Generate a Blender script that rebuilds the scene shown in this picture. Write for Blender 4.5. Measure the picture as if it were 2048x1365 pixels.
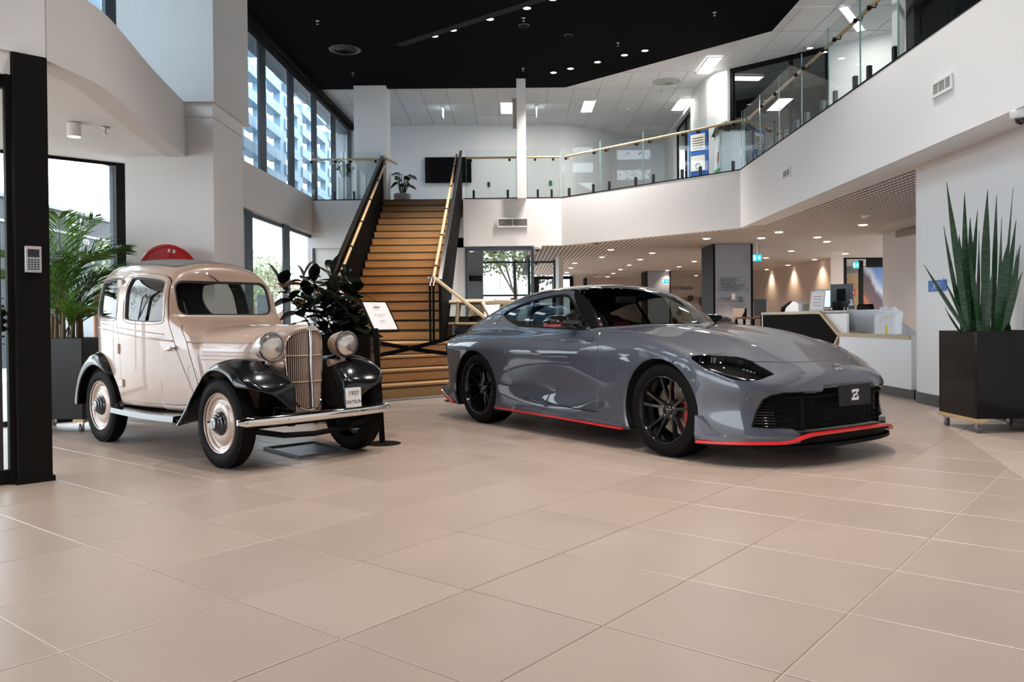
import bpy, bmesh, math, random
import numpy as np
from mathutils import Vector, Matrix
random.seed(7)
PI = math.pi
SC = bpy.context.scene
COL = SC.collection
for _o in list(bpy.data.objects):
    bpy.data.objects.remove(_o)

# ------------------------------------------------------------------ camera
RT = np.array([0.99995936, -0.00901536, 0.0])
FW = np.array([-9.0929e-05, -0.0100856, 0.99994914])
UP = np.array([-0.00901491, -0.9999085, -0.01008601])
CAMZ, FPX, CX, CY = 1.0107, 1648.0, 1024.0, 656.5
cd = bpy.data.cameras.new('camera')
cam = bpy.data.objects.new('camera', cd)
COL.objects.link(cam)
SC.camera = cam
cd.sensor_width = 36.0
cd.lens = 36.0 * FPX / 2048.0
cd.shift_y = -26.0 / 2048.0
cd.clip_start, cd.clip_end = 0.05, 400
_R = Matrix(((RT[0], -RT[1], -RT[2]), (FW[0], -FW[1], -FW[2]), (UP[0], -UP[1], -UP[2])))
cam.matrix_world = Matrix.Translation((0, 0, CAMZ)) @ _R.to_4x4()

# ------------------------------------------------------------------ world, lamps, exposure
wd = bpy.data.worlds.new('sky')
SC.world = wd
wd.use_nodes = True
_bg = wd.node_tree.nodes['Background']
_bg.inputs[0].default_value = (0.86, 0.93, 1.0, 1)
_bg.inputs[1].default_value = 6.0
SC.view_settings.view_transform = 'Standard'
SC.view_settings.look = 'None'
SC.view_settings.gamma = 1
SC.view_settings.use_curve_mapping = False
SC.view_settings.exposure = 0.22
SC.cycles.use_denoising = True
SC.cycles.max_bounces = 10
SC.cycles.transparent_max_bounces = 24
SC.cycles.caustics_reflective = False
SC.cycles.caustics_refractive = False
SC.cycles.sample_clamp_indirect = 8

def lamp(name, kind, loc, energy, color=(1, 1, 1), size=0.1, size_y=None, rot=None, spot=None, blend=0.6):
    d = bpy.data.lights.new(name, kind)
    d.energy = energy
    d.color = color
    if kind == 'AREA':
        d.shape = 'RECTANGLE'
        d.size = size
        d.size_y = size_y or size
    elif kind in ('POINT', 'SPOT'):
        d.shadow_soft_size = size
    if kind == 'SPOT':
        d.spot_size = math.radians(spot or 80)
        d.spot_blend = blend
    o = bpy.data.objects.new(name, d)
    o.location = loc
    if rot: o.rotation_euler = rot
    COL.objects.link(o)
    return o

# ------------------------------------------------------------------ pixel helpers (photo frame 2048x1365)
def ray(x, y):
    d = np.array([(x - CX) / FPX, (y - CY) / FPX, 1.0])
    return np.array([d @ RT, d @ FW, d @ UP])
def pz(x, y, z=0.0):
    w = ray(x, y)
    return Vector(np.array([0, 0, CAMZ]) + w * (z - CAMZ) / w[2])
def pY(x, y, Y):
    w = ray(x, y)
    return Vector(np.array([0, 0, CAMZ]) + w * Y / w[1])
def pX(x, y, X):
    w = ray(x, y)
    return Vector(np.array([0, 0, CAMZ]) + w * X / w[0])
def ppl(x, y, p0, n):
    w = ray(x, y); p0 = np.array(p0, float); n = np.array(n, float)
    c = np.array([0, 0, CAMZ])
    return Vector(c + w * (n @ (p0 - c)) / (n @ w))

# ------------------------------------------------------------------ materials
MATS = {}
def mat(name, color, rough=0.5, metal=0.0, coat=0.0, spec=0.5, emit=None, estr=0.0, noise=0.0, nscale=20.0, bump=0.0, bscale=200.0, alpha=1.0):
    if name in MATS: return MATS[name]
    m = bpy.data.materials.new(name); m.use_nodes = True
    nt = m.node_tree; b = nt.nodes['Principled BSDF']
    c = tuple(color) + (1,) if len(color) == 3 else color
    b.inputs['Base Color'].default_value = c
    b.inputs['Roughness'].default_value = rough
    b.inputs['Metallic'].default_value = metal
    b.inputs['Coat Weight'].default_value = coat
    b.inputs['Coat Roughness'].default_value = 0.02
    b.inputs['Specular IOR Level'].default_value = spec
    if emit is not None:
        b.inputs['Emission Color'].default_value = tuple(emit) + (1,)
        b.inputs['Emission Strength'].default_value = estr
    if noise > 0 or bump > 0:
        tc = nt.nodes.new('ShaderNodeTexCoord')
    if noise > 0:
        n = nt.nodes.new('ShaderNodeTexNoise'); n.inputs['Scale'].default_value = nscale; n.inputs['Detail'].default_value = 4
        nt.links.new(tc.outputs['Object'], n.inputs['Vector'])
        mp = nt.nodes.new('ShaderNodeMapRange'); mp.inputs['From Min'].default_value = 0.3; mp.inputs['From Max'].default_value = 0.7
        mp.inputs['To Min'].default_value = 1 - noise; mp.inputs['To Max'].default_value = 1 + noise
        nt.links.new(n.outputs['Fac'], mp.inputs['Value'])
        mx = nt.nodes.new('ShaderNodeVectorMath'); mx.operation = 'SCALE'
        mx.inputs[0].default_value = c[:3]
        nt.links.new(mp.outputs['Result'], mx.inputs['Scale'])
        nt.links.new(mx.outputs['Vector'], b.inputs['Base Color'])
    if bump > 0:
        n2 = nt.nodes.new('ShaderNodeTexNoise'); n2.inputs['Scale'].default_value = bscale
        nt.links.new(tc.outputs['Object'], n2.inputs['Vector'])
        bp = nt.nodes.new('ShaderNodeBump'); bp.inputs['Strength'].default_value = bump; bp.inputs['Distance'].default_value = 0.002
        nt.links.new(n2.outputs['Fac'], bp.inputs['Height'])
        nt.links.new(bp.outputs['Normal'], b.inputs['Normal'])
    MATS[name] = m
    return m

def glass(name, tint=(0.95, 0.98, 0.98), refl=1.0, rough=0.0, ior=1.5):
    """thin architectural pane: Fresnel mix of a clear and a mirror layer"""
    if name in MATS: return MATS[name]
    m = bpy.data.materials.new(name); m.use_nodes = True
    nt = m.node_tree; nt.nodes.clear()
    out = nt.nodes.new('ShaderNodeOutputMaterial')
    t = nt.nodes.new('ShaderNodeBsdfTransparent'); t.inputs[0].default_value = tuple(tint) + (1,)
    g = nt.nodes.new('ShaderNodeBsdfGlossy'); g.inputs['Roughness'].default_value = rough
    g.inputs[0].default_value = (refl, refl, refl, 1)
    f = nt.nodes.new('ShaderNodeFresnel')
    ge = nt.nodes.new('ShaderNodeNewGeometry'); ma = nt.nodes.new('ShaderNodeMath'); ma.operation = 'MULTIPLY_ADD'      # same reflectance from both sides of the pane
    ma.inputs[1].default_value = 1 / ior - ior; ma.inputs[2].default_value = ior
    nt.links.new(ge.outputs['Backfacing'], ma.inputs[0]); nt.links.new(ma.outputs[0], f.inputs['IOR'])
    mx = nt.nodes.new('ShaderNodeMixShader')
    nt.links.new(f.outputs[0], mx.inputs[0]); nt.links.new(t.outputs[0], mx.inputs[1]); nt.links.new(g.outputs[0], mx.inputs[2])
    nt.links.new(mx.outputs[0], out.inputs[0])
    MATS[name] = m
    return m

def wood(name, c1, c2, scale=(1, 12, 12), rough=0.4):
    if name in MATS: return MATS[name]
    m = mat(name, c1, rough)
    nt = m.node_tree; b = nt.nodes['Principled BSDF']
    tc = nt.nodes.new('ShaderNodeTexCoord'); mp = nt.nodes.new('ShaderNodeMapping'); mp.inputs['Scale'].default_value = scale
    oi = nt.nodes.new('ShaderNodeObjectInfo'); ad = nt.nodes.new('ShaderNodeVectorMath'); ad.operation = 'ADD'
    sc = nt.nodes.new('ShaderNodeMath'); sc.operation = 'MULTIPLY'; sc.inputs[1].default_value = 37
    nt.links.new(oi.outputs['Random'], sc.inputs[0]); nt.links.new(tc.outputs['Object'], ad.inputs[0]); nt.links.new(sc.outputs[0], ad.inputs[1])
    n = nt.nodes.new('ShaderNodeTexNoise'); n.inputs['Scale'].default_value = 3; n.inputs['Detail'].default_value = 6; n.inputs['Distortion'].default_value = 0.6
    r = nt.nodes.new('ShaderNodeValToRGB'); r.color_ramp.elements[0].color = tuple(c1) + (1,); r.color_ramp.elements[1].color = tuple(c2) + (1,)
    r.color_ramp.elements[0].position = 0.3; r.color_ramp.elements[1].position = 0.7
    nt.links.new(ad.outputs[0], mp.inputs[0]); nt.links.new(mp.outputs[0], n.inputs['Vector']); nt.links.new(n.outputs['Fac'], r.inputs[0]); nt.links.new(r.outputs[0], b.inputs['Base Color'])
    return m

# ------------------------------------------------------------------ mesh builder
class MB:
    def __init__(s): s.v = []; s.f = []
    def add(s, vs, fs):
        o = len(s.v); s.v += [tuple(p) for p in vs]; s.f += [tuple(i + o for i in f) for f in fs]; return s
    def box(s, x0, x1, y0, y1, z0, z1, M=None):
        vs = [Vector((x, y, z)) for z in (z0, z1) for y in (y0, y1) for x in (x0, x1)]
        if M is not None: vs = [M @ p for p in vs]
        return s.add(vs, [(0, 2, 3, 1), (4, 5, 7, 6), (0, 1, 5, 4), (2, 6, 7, 3), (0, 4, 6, 2), (1, 3, 7, 5)])
    def bbox(s, x0, x1, y0, y1, z0, z1, b=0.01, M=None):
        """box with chamfered vertical and horizontal edges"""
        b = min(b, (x1 - x0) / 2.01, (y1 - y0) / 2.01, (z1 - z0) / 2.01)
        def ringp(z, i): return [(x0 + i + b, y0 + i, z), (x1 - i - b, y0 + i, z), (x1 - i, y0 + i + b, z), (x1 - i, y1 - i - b, z), (x1 - i - b, y1 - i, z), (x0 + i + b, y1 - i, z), (x0 + i, y1 - i - b, z), (x0 + i, y0 + i + b, z)]
        rings = [ringp(z0, b * .7), ringp(z0 + b * .7, 0), ringp(z1 - b * .7, 0), ringp(z1, b * .7)]
        vs = [Vector(p) for r in rings for p in r]
        if M is not None: vs = [M @ p for p in vs]
        fs = [tuple(reversed(range(8))), tuple(range(24, 32))]
        for k in range(3):
            for i in range(8):
                j = (i + 1) % 8; fs.append((k * 8 + i, k * 8 + j, k * 8 + 8 + j, k * 8 + 8 + i))
        return s.add(vs, fs)
    def prism(s, poly, z0, z1, M=None):
        n = len(poly)
        vs = [Vector((p[0], p[1], z0)) for p in poly] + [Vector((p[0], p[1], z1)) for p in poly]
        if M is not None: vs = [M @ p for p in vs]
        fs = [tuple(reversed(range(n))), tuple(range(n, 2 * n))] + [(i, (i + 1) % n, n + (i + 1) % n, n + i) for i in range(n)]
        return s.add(vs, fs)
    def quad(s, a, b, c, d): return s.add([a, b, c, d], [(0, 1, 2, 3)])
    def poly(s, ps): return s.add(ps, [tuple(range(len(ps)))])
    def cyl(s, p, q, r, n=16, r2=None, cap=True):
        p = Vector(p); q = Vector(q); r2 = r if r2 is None else r2
        d = (q - p).normalized(); a = d.orthogonal().normalized(); b = d.cross(a)
        vs = []
        for c, rr in ((p, r), (q, r2)):
            vs += [c + (a * math.cos(t) + b * math.sin(t)) * rr for t in (2 * PI * i / n for i in range(n))]
        fs = [(i, (i + 1) % n, n + (i + 1) % n, n + i) for i in range(n)]
        if cap: fs += [tuple(reversed(range(n))), tuple(range(n, 2 * n))]
        return s.add(vs, fs)
    def tube(s, pts, r, n=8, closed=False, rs=None):
        pts = [Vector(p) for p in pts]; m = len(pts); vs = []; fs = []
        prev = None
        for i, p in enumerate(pts):
            a = pts[(i - 1) % m] if (closed or i > 0) else p; b = pts[(i + 1) % m] if (closed or i < m - 1) else p
            d = (b - a).normalized()
            if prev is None: u = d.orthogonal().normalized()
            else:
                u = prev - d * prev.dot(d)
                u = u.normalized() if u.length > 1e-6 else d.orthogonal().normalized()
            prev = u; w = d.cross(u); rr = rs[i] if rs else r
            vs += [p + (u * math.cos(t) + w * math.sin(t)) * rr for t in (2 * PI * k / n for k in range(n))]
        for i in range(m if closed else m - 1):
            j = (i + 1) % m
            for k in range(n): fs.append((i * n + k, i * n + (k + 1) % n, j * n + (k + 1) % n, j * n + k))
        if not closed: fs += [tuple(reversed(range(n))), tuple(range((m - 1) * n, m * n))]
        return s.add(vs, fs)
    def lathe(s, prof, n=32, M=None, a0=0.0, a1=2 * PI):
        """profile [(r, h)] about the local z axis"""
        full = abs(a1 - a0 - 2 * PI) < 1e-6; k = n if full else n + 1; vs = []; fs = []
        for i in range(k):
            t = a0 + (a1 - a0) * i / n
            vs += [Vector((r * math.cos(t), r * math.sin(t), h)) for r, h in prof]
        if M is not None: vs = [M @ p for p in vs]
        m = len(prof)
        for i in range(n):
            j = (i + 1) % k
            for q in range(m - 1): fs.append((i * m + q, j * m + q, j * m + q + 1, i * m + q + 1))
        return s.add(vs, fs)
    def sphere(s, c, r, n=16, m=10, sc=(1, 1, 1), M=None):
        c = Vector(c); prof = [(max(1e-4, r * math.sin(PI * i / m)), -r * math.cos(PI * i / m)) for i in range(m + 1)]
        T = Matrix.Translation(c) @ Matrix.Diagonal((sc[0], sc[1], sc[2], 1))
        return s.lathe(prof, n, (M @ T) if M is not None else T)

def mesh_np(name, V, F, smooth=False, N=None):
    me = bpy.data.meshes.new(name)
    me.from_pydata([tuple(map(float, p)) for p in V], [], [tuple(int(i) for i in f) for f in F])
    if smooth or N is not None:
        me.polygons.foreach_set('use_smooth', [True] * len(me.polygons))
    me.update()
    if N is not None and len(me.polygons):
        me.normals_split_custom_set_from_vertices([tuple(map(float, n)) for n in N])
    return me

def link(name, me, m=None, parent=None, world=False):
    o = bpy.data.objects.new(name, me); COL.objects.link(o)
    if m is not None and hasattr(me, 'materials'):
        for q in (m if isinstance(m, (list, tuple)) else [m]): me.materials.append(q)
    if parent is not None:
        o.parent = parent
        if world:
            M = Matrix.Identity(4); p = parent
            chain = []
            while p is not None: chain.append(p); p = p.parent
            for p in reversed(chain): M = M @ p.matrix_parent_inverse @ p.matrix_basis
            o.matrix_parent_inverse = M.inverted()
    return o

def obj(name, mb, m=None, parent=None, world=True, smooth=False, kind=None, label=None, angle=None):
    me = mesh_np(name, mb.v, mb.f, smooth)
    bm = bmesh.new(); bm.from_mesh(me); bmesh.ops.recalc_face_normals(bm, faces=bm.faces[:]); bm.to_mesh(me); bm.free()
    if smooth and angle is not False:
        me.set_sharp_from_angle(angle=math.radians(angle or 40))
    o = link(name, me, m, parent, world)
    if kind: o['kind'] = kind
    if label: o['label'] = label
    return o

def tag(o, label, cat, group=None, kind=None):
    o['label'] = label; o['category'] = cat
    if group: o['group'] = group
    if kind: o['kind'] = kind
    return o
def thing(name, label, cat, loc=(0, 0, 0), rotz=0.0, group=None):
    o = bpy.data.objects.new(name, None); COL.objects.link(o)
    o.location = loc; o.rotation_euler = (0, 0, rotz); o.empty_display_size = 0.1
    return tag(o, label, cat, group)
def struct(name, mb, m, label=None, smooth=False):
    o = obj(name, mb, m, smooth=smooth); o['kind'] = 'structure'
    if label: o['label'] = label
    return o
def copy_tree(o, parent=None):
    c = o.copy(); COL.objects.link(c)
    if parent is not None: c.parent = parent
    for ch in list(o.children): copy_tree(ch, c)
    return c
def text(name, s, size, M, m, parent=None, align='CENTER', depth=0.001, kind=None):
    cu = bpy.data.curves.new(name, 'FONT'); cu.body = s; cu.size = size; cu.align_x = align; cu.align_y = 'CENTER'; cu.extrude = depth
    cu.resolution_u = 3
    o = bpy.data.objects.new(name, cu); COL.objects.link(o); cu.materials.append(m)
    if parent is not None:
        o.parent = parent
        Q = Matrix.Identity(4); p = parent; chain = []
        while p is not None: chain.append(p); p = p.parent
        for p in reversed(chain): Q = Q @ p.matrix_parent_inverse @ p.matrix_basis
        o.matrix_parent_inverse = Q.inverted()
    o.matrix_basis = M
    return o
def frame_m(o, xa, ya):
    """matrix with origin o, local x along xa, local y along ya"""
    x = Vector(xa).normalized(); y = Vector(ya); y = (y - x * y.dot(x)).normalized(); z = x.cross(y)
    M = Matrix((x, y, z)).transposed().to_4x4(); M.translation = Vector(o); return M
# ================================================================== the setting
WHITE = mat('white_paint', (0.80, 0.80, 0.80), 0.75, bump=0.05, bscale=300)
WARM = mat('warm_plaster', (0.62, 0.52, 0.45), 0.8)
BLACK = mat('black_powder_coat', (0.010, 0.0092, 0.0085), 0.55, spec=0.06)
BLACKC = mat('black_ceiling_paint', (0.0035, 0.004, 0.0045), 0.8, spec=0.03)
DARKFR = mat('charcoal_aluminium', (0.050, 0.072, 0.095), 0.45, 0.1)
GLASS = glass('clear_glass', (0.93, 0.97, 0.96))
GLASSB = glass('blue_tinted_glass', (0.80, 0.90, 0.95))
GREYCL = mat('speckled_grey_panel', (0.66, 0.67, 0.68), 0.7, noise=0.06, nscale=160)
OAK = wood('oak', (0.42, 0.225, 0.085), (0.56, 0.33, 0.14), (0.6, 14, 14), 0.38)
OAKR = wood('oak_rail', (0.55, 0.36, 0.17), (0.66, 0.46, 0.25), (3, 3, 14), 0.4)
STEEL = mat('brushed_steel', (0.55, 0.55, 0.56), 0.3, 1.0)
CHROME = mat('chrome', (0.80, 0.79, 0.78), 0.06, 1.0)

# ---- floor: 600 mm tiles on a bed of mortar
TU = np.array([0.7787, -0.6275]); TV = np.array([0.6277, 0.7785]); T0 = None
_t = np.array([-2.31009945, 1.66284729, 4.21990829]) * 0.6
T0 = np.array([_t @ RT, _t @ FW])
GROUT = mat('pale_grout', (0.60, 0.49, 0.41), 0.8)
def tile_mat(name, col):
    m = mat(name, col, 0.30, spec=0.45)
    nt = m.node_tree; b = nt.nodes['Principled BSDF']
    oi = nt.nodes.new('ShaderNodeObjectInfo'); tc = nt.nodes.new('ShaderNodeTexCoord')
    n = nt.nodes.new('ShaderNodeTexNoise'); n.inputs['Scale'].default_value = 2.2; n.inputs['Detail'].default_value = 6
    ad = nt.nodes.new('ShaderNodeVectorMath'); ad.operation = 'ADD'
    sc = nt.nodes.new('ShaderNodeMath'); sc.operation = 'MULTIPLY'; sc.inputs[1].default_value = 50
    nt.links.new(oi.outputs['Random'], sc.inputs[0]); nt.links.new(tc.outputs['Object'], ad.inputs[0]); nt.links.new(sc.outputs[0], ad.inputs[1])
    nt.links.new(ad.outputs[0], n.inputs['Vector'])
    a1 = nt.nodes.new('ShaderNodeMath'); a1.operation = 'MULTIPLY_ADD'; a1.inputs[1].default_value = 0.16; a1.inputs[2].default_value = 0.84
    nt.links.new(n.outputs['Fac'], a1.inputs[0])
    a2 = nt.nodes.new('ShaderNodeMath'); a2.operation = 'MULTIPLY_ADD'; a2.inputs[1].default_value = 0.09
    nt.links.new(oi.outputs['Random'], a2.inputs[0]); nt.links.new(a1.outputs[0], a2.inputs[2])
    v = nt.nodes.new('ShaderNodeVectorMath'); v.operation = 'SCALE'; v.inputs[0].default_value = col
    nt.links.new(a2.outputs[0], v.inputs['Scale']); nt.links.new(v.outputs[0], b.inputs['Base Color'])
    n3 = nt.nodes.new('ShaderNodeTexNoise'); n3.inputs['Scale'].default_value = 260
    nt.links.new(tc.outputs['Object'], n3.inputs['Vector'])
    bp = nt.nodes.new('ShaderNodeBump'); bp.inputs['Strength'].default_value = 0.06; bp.inputs['Distance'].default_value = 0.001
    nt.links.new(n3.outputs['Fac'], bp.inputs['Height']); nt.links.new(bp.outputs[0], b.inputs['Normal'])
    rr = nt.nodes.new('ShaderNodeMath'); rr.operation = 'MULTIPLY_ADD'; rr.inputs[1].default_value = 0.16; rr.inputs[2].default_value = 0.27
    nt.links.new(n.outputs['Fac'], rr.inputs[0]); nt.links.new(rr.outputs[0], b.inputs['Roughness'])
    return m
TILE = tile_mat('beige_porcelain', (0.38, 0.295, 0.245))
TILE2 = tile_mat('light_beige_porcelain', (0.46, 0.37, 0.315))
SUB = mat('floor_slab', (0.5, 0.40, 0.32), 0.8)
flo = MB().box(-9, 13, -9, 37, -0.12, -0.004)
floor = struct('floor', flo, GROUT)

def tile_mesh(poly, bev=0.0035):
    n = len(poly); c = Vector((sum(p[0] for p in poly) / n, sum(p[1] for p in poly) / n, 0))
    ins = [Vector((p[0], p[1], 0)) + (c - Vector((p[0], p[1], 0))).normalized() * bev * 1.4 for p in poly]
    vs = [(p.x, p.y, 0.0) for p in ins] + [(p[0], p[1], -0.002) for p in poly] + [(p[0], p[1], -0.006) for p in poly]
    fs = [tuple(range(n))]
    for k in (0, 1):
        fs += [(k * n + i, k * n + n + i, k * n + n + (i + 1) % n, k * n + (i + 1) % n) for i in range(n)]
    return vs, fs
def clip_half(poly, nx, ny, c):
    out = []
    for i in range(len(poly)):
        a, b = poly[i], poly[(i + 1) % len(poly)]
        da, db = nx * a[0] + ny * a[1] - c, nx * b[0] + ny * b[1] - c
        if da >= 0: out.append(a)
        if (da >= 0) != (db >= 0):
            t = da / (da - db); out.append((a[0] + (b[0] - a[0]) * t, a[1] + (b[1] - a[1]) * t))
    return out
sA, sB = np.array([4.728, 9.771]), np.array([3.153, 5.079])      # line past which the tiles take the lighter colour
sd = (sB - sA) / np.linalg.norm(sB - sA); sn = np.array([-sd[1], sd[0]])
if sn[0] < 0: sn = -sn
sc_ = sn @ sA
g2 = 0.0026
cells = []
for i in range(-60, 60):
    for j in range(-60, 60):
        c = T0 + 0.6 * ((i + .5) * TU + (j + .5) * TV)
        if not (-8.8 < c[0] < 12.6 and -5 < c[1] < 36.5): continue
        cells.append((i, j, c))
def vis(c):
    if c[1] < 1.2: return False
    x = 1024 + 1648 * c[0] / c[1]; y = 640 + 1648 * 1.01 / c[1]
    r = 520 / c[1]
    return -r < x < 2048 + r and y - r * .6 < 1365
full = [(g2, g2), (0.6 - g2, g2), (0.6 - g2, 0.6 - g2), (g2, 0.6 - g2)]
full = [((a - .3) * TU + (b - .3) * TV) for a, b in full]
_tv, _tf = tile_mesh([tuple(p) for p in full])
TM = mesh_np('tile', _tv, _tf); TM.materials.append(TILE)
TM2 = TM.copy(); TM2.materials.clear(); TM2.materials.append(TILE2)
rest = {0: MB(), 1: MB()}
vis_cells = sorted([c for c in cells if vis(c[2]) and not (c[2][0] > 4.9 and c[2][1] < 9.6)], key=lambda c: np.hypot(*c[2]))
near = set((c[0], c[1]) for c in vis_cells[:285])
for i, j, c in cells:
    q = [c + p for p in full]; s = [sn @ p - sc_ for p in q]
    parts = []
    if c[1] > 9.9: parts = [(0, None)]
    elif min(s) >= 0: parts = [(1, None)]
    elif max(s) <= 0: parts = [(0, None)]
    else:
        loc = [tuple(p) for p in full]; cc = sc_ - sn @ c
        for side, sg in ((1, 1), (0, -1)):
            pl = clip_half(loc, sg * sn[0], sg * sn[1], sg * cc + 0.0015)
            if len(pl) >= 3: parts.append((side, pl))
    for side, pl in parts:
        if (i, j) in near:
            if pl is None: me = (TM2 if side else TM)
            else:
                v_, f_ = tile_mesh(pl); me = mesh_np('tile', v_, f_); me.materials.append(TILE2 if side else TILE)
            o = bpy.data.objects.new('tile', me); COL.objects.link(o); o.location = (c[0], c[1], 0); o.parent = floor
        else:
            v_, f_ = tile_mesh(pl or [tuple(p) for p in full]); rest[side].add([(p[0] + c[0], p[1] + c[1], p[2]) for p in v_], f_)
o = obj('far_tiles', rest[0], TILE, floor, kind='stuff')
o = obj('far_light_tiles', rest[1], TILE2, floor, kind='stuff')

# ---- levels
L1, ZS, ZLIP, ZB, ZC = 3.707, 2.75, 2.65, 6.30, 6.40
B = [(-4.45, 18.36), (1.12, 18.30), (4.19, 15.06), (4.03, 7.06), (3.75, -9.0)]

def ribbon(mb, pts, z0, z1, th, side=1):
    """upright wall along a plan polyline, thickness th to one side"""
    P = [Vector((p[0], p[1], 0)) for p in pts]; n = len(P); off = []
    for i in range(n):
        d = []
        if i > 0: d.append((P[i] - P[i - 1]).normalized())
        if i < n - 1: d.append((P[i + 1] - P[i]).normalized())
        nn = [Vector((-q.y, q.x, 0)) * side for q in d]
        m = sum(nn, Vector()) ; m.normalize(); k = 1 / max(0.3, m.dot(nn[0]))
        off.append(P[i] + m * th * k)
    vs = [(p.x, p.y, z) for z in (z0, z1) for p in P] + [(p.x, p.y, z) for z in (z0, z1) for p in off]
    fs = []
    for i in range(n - 1):
        fs += [(i, i + 1, n + i + 1, n + i), (2 * n + i, 3 * n + i, 3 * n + i + 1, 2 * n + i + 1), (n + i, n + i + 1, 3 * n + i + 1, 3 * n + i), (i, 2 * n + i, 2 * n + i + 1, i + 1)]
    fs += [(0, n, 3 * n, 2 * n), (n - 1, 3 * n - 1, 4 * n - 1, 2 * n - 1)]
    mb.add(vs, fs); return [(p.x, p.y) for p in off]
def smooth_poly(pts, it=2, closed=False):
    P = [tuple(p) for p in pts]
    for _ in range(it):
        Q = []; n = len(P); rng = range(n) if closed else range(n - 1)
        if not closed: Q.append(P[0])
        for i in rng:
            a, b = P[i], P[(i + 1) % n]
            Q.append(tuple(.75 * s + .25 * t for s, t in zip(a, b))); Q.append(tuple(.25 * s + .75 * t for s, t in zip(a, b)))
        if not closed: Q.append(P[-1])
        P = Q
    return P

# balcony fascia (left of the stairs, then right of them round to the camera)
m = MB(); ribbon(m, [(-4.45, 18.36), (-2.86, 18.36)], ZLIP, L1, 0.14, 1)
struct('wall_balcony_left', m, WHITE)
m = MB(); ribbon(m, [(-1.06, 18.34), (1.12, 18.30), (4.19, 15.06), (4.03, 7.06), (3.75, -9.0)], ZLIP, L1, 0.14, 1)
struct('wall_balcony', m, WHITE)
trim = MB()
ribbon(trim, [(-4.45, 18.355), (-2.86, 18.355)], L1 - 0.004, L1 + 0.016, 0.05, 1)
ribbon(trim, [(-1.06, 18.335), (1.12, 18.295), (4.185, 15.057), (4.025, 7.06), (3.745, -9.0)], L1 - 0.004, L1 + 0.016, 0.05, 1)
struct('trim_1', trim, BLACK)
# upper storey slab and its soffit band
off75 = [(-1.06, 18.9), (1.45, 18.9), (4.75, 15.5), (4.80, 9.97), (4.75, -9)]
m = MB()
for pl in ([(-4.45, 18.46), (1.2, 18.46), (1.2, 25), (-4.3, 25)], [(1.2, 18.42), (4.33, 15.1), (12.5, 15.1), (12.5, 25), (1.2, 25)], [(4.33, 15.1), (4.17, 7.06), (12.5, 7.06), (12.5, 15.1)], [(4.17, 7.06), (3.88, -9), (12.5, -9), (12.5, 7.06)]):
    m.prism(pl, L1 - 0.25, L1)
struct('floor_upper', m, mat('grey_carpet', (0.25, 0.25, 0.25), 0.9))
m = MB()
inner = [(-1.06, 18.46), (1.2, 18.42), (4.33, 15.1), (4.17, 7.06), (3.88, -9)]
for i in range(len(inner) - 1):
    a, b = inner[i], inner[i + 1]; c, d = off75[i + 1], off75[i]
    m.prism([a, d, c, b], ZS, ZS + 0.05)
struct('ceiling_soffit', m, WHITE)

# perforated metal ceiling over the reception, staggered round holes, dark void above
PERF = mat('perforated_metal', (0.88, 0.84, 0.80), 0.6)
def perf_ceiling():
    P, r, n = 0.107, 0.039, 8
    cells = []
    for a in range(-15, 113):
        for b in range(0, 245):
            x = a * P + .45; y = 9.8 + b * P
            if y > 35 or x > 12.2: continue
            if y < 15.5 and x < 4.80 - 0.10: continue
            if y >= 15.5 and x + (y - 15.5) * 0.97 < 4.66: continue
            if y > 18.0 and x < 0.62: continue
            if abs(x) / y * 1648 > 900: continue
            if x < 2.0 and y < 19.4: continue
            if x < 0.2 : continue
            cells.append((x, y))
    c = np.array(cells); k = len(c)
    ang = np.arange(n) * 2 * PI / n + PI / n
    hole = np.stack([r * np.cos(ang), r * np.sin(ang)], 1)
    h = P / 2
    dia = np.array([[h, h], [-h, h], [-h, -h], [h, -h]])
    # ring: hole verts 0..7 (angles 22.5, 67.5, ...), outer diamond 8..11
    V = np.concatenate([hole, dia], 0)
    F = []
    for q in range(4):
        # corner q lies at angle 90q ; between hole vert 2q-1 and 2q
        a, b_ = (2 * q) % 8, (2 * q + 1) % 8
        F.append((a, 8 + q, b_))
        F.append((b_, 8 + q, 8 + (q + 1) % 4, (2 * q + 2) % 8))
    allV = (c[:, None, :] + V[None]).reshape(-1, 2)
    vs = np.concatenate([allV, np.full((len(allV), 1), ZS + .004)], 1)
    tri = []
    base = np.arange(k)[:, None] * 12
    me = bpy.data.meshes.new('perforated_panel')
    F3 = [f for f in F if len(f) == 3]; F4 = [f for f in F if len(f) == 4]
    for f in F4: F3 += [(f[0], f[1], f[2]), (f[0], f[2], f[3])]
    T = (base[:, :, None] + np.array(F3)[None]).reshape(-1, 3)
    me.vertices.add(len(vs)); me.vertices.foreach_set('co', vs.astype(np.float32).ravel())
    me.loops.add(T.size); me.loops.foreach_set('vertex_index', T[:, ::-1].astype(np.int32).ravel())
    me.polygons.add(len(T)); me.polygons.foreach_set('loop_start', (np.arange(len(T)) * 3).astype(np.int32))
    me.update(calc_edges=True); me.validate()
    o = link('perforated_sheet', me, PERF); return o
pc = perf_ceiling()
m = MB()
for pl in ([(0.45, 18.9), (1.45, 18.9), (12.5, 18.9), (12.5, 36.5), (0.45, 36.5)], [(1.45, 18.9), (4.75, 15.5), (12.5, 15.5), (12.5, 18.9)], [(4.75, 15.5), (4.80, 9.7), (12.5, 9.7), (12.5, 15.5)]): m.prism(pl, ZS + 0.22, ZS + 0.30)
cg = struct('ceiling_reception', m, mat('dark_void', (0.03, 0.026, 0.022), 0.9))
pc.parent = cg; pc['kind'] = 'stuff'
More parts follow.
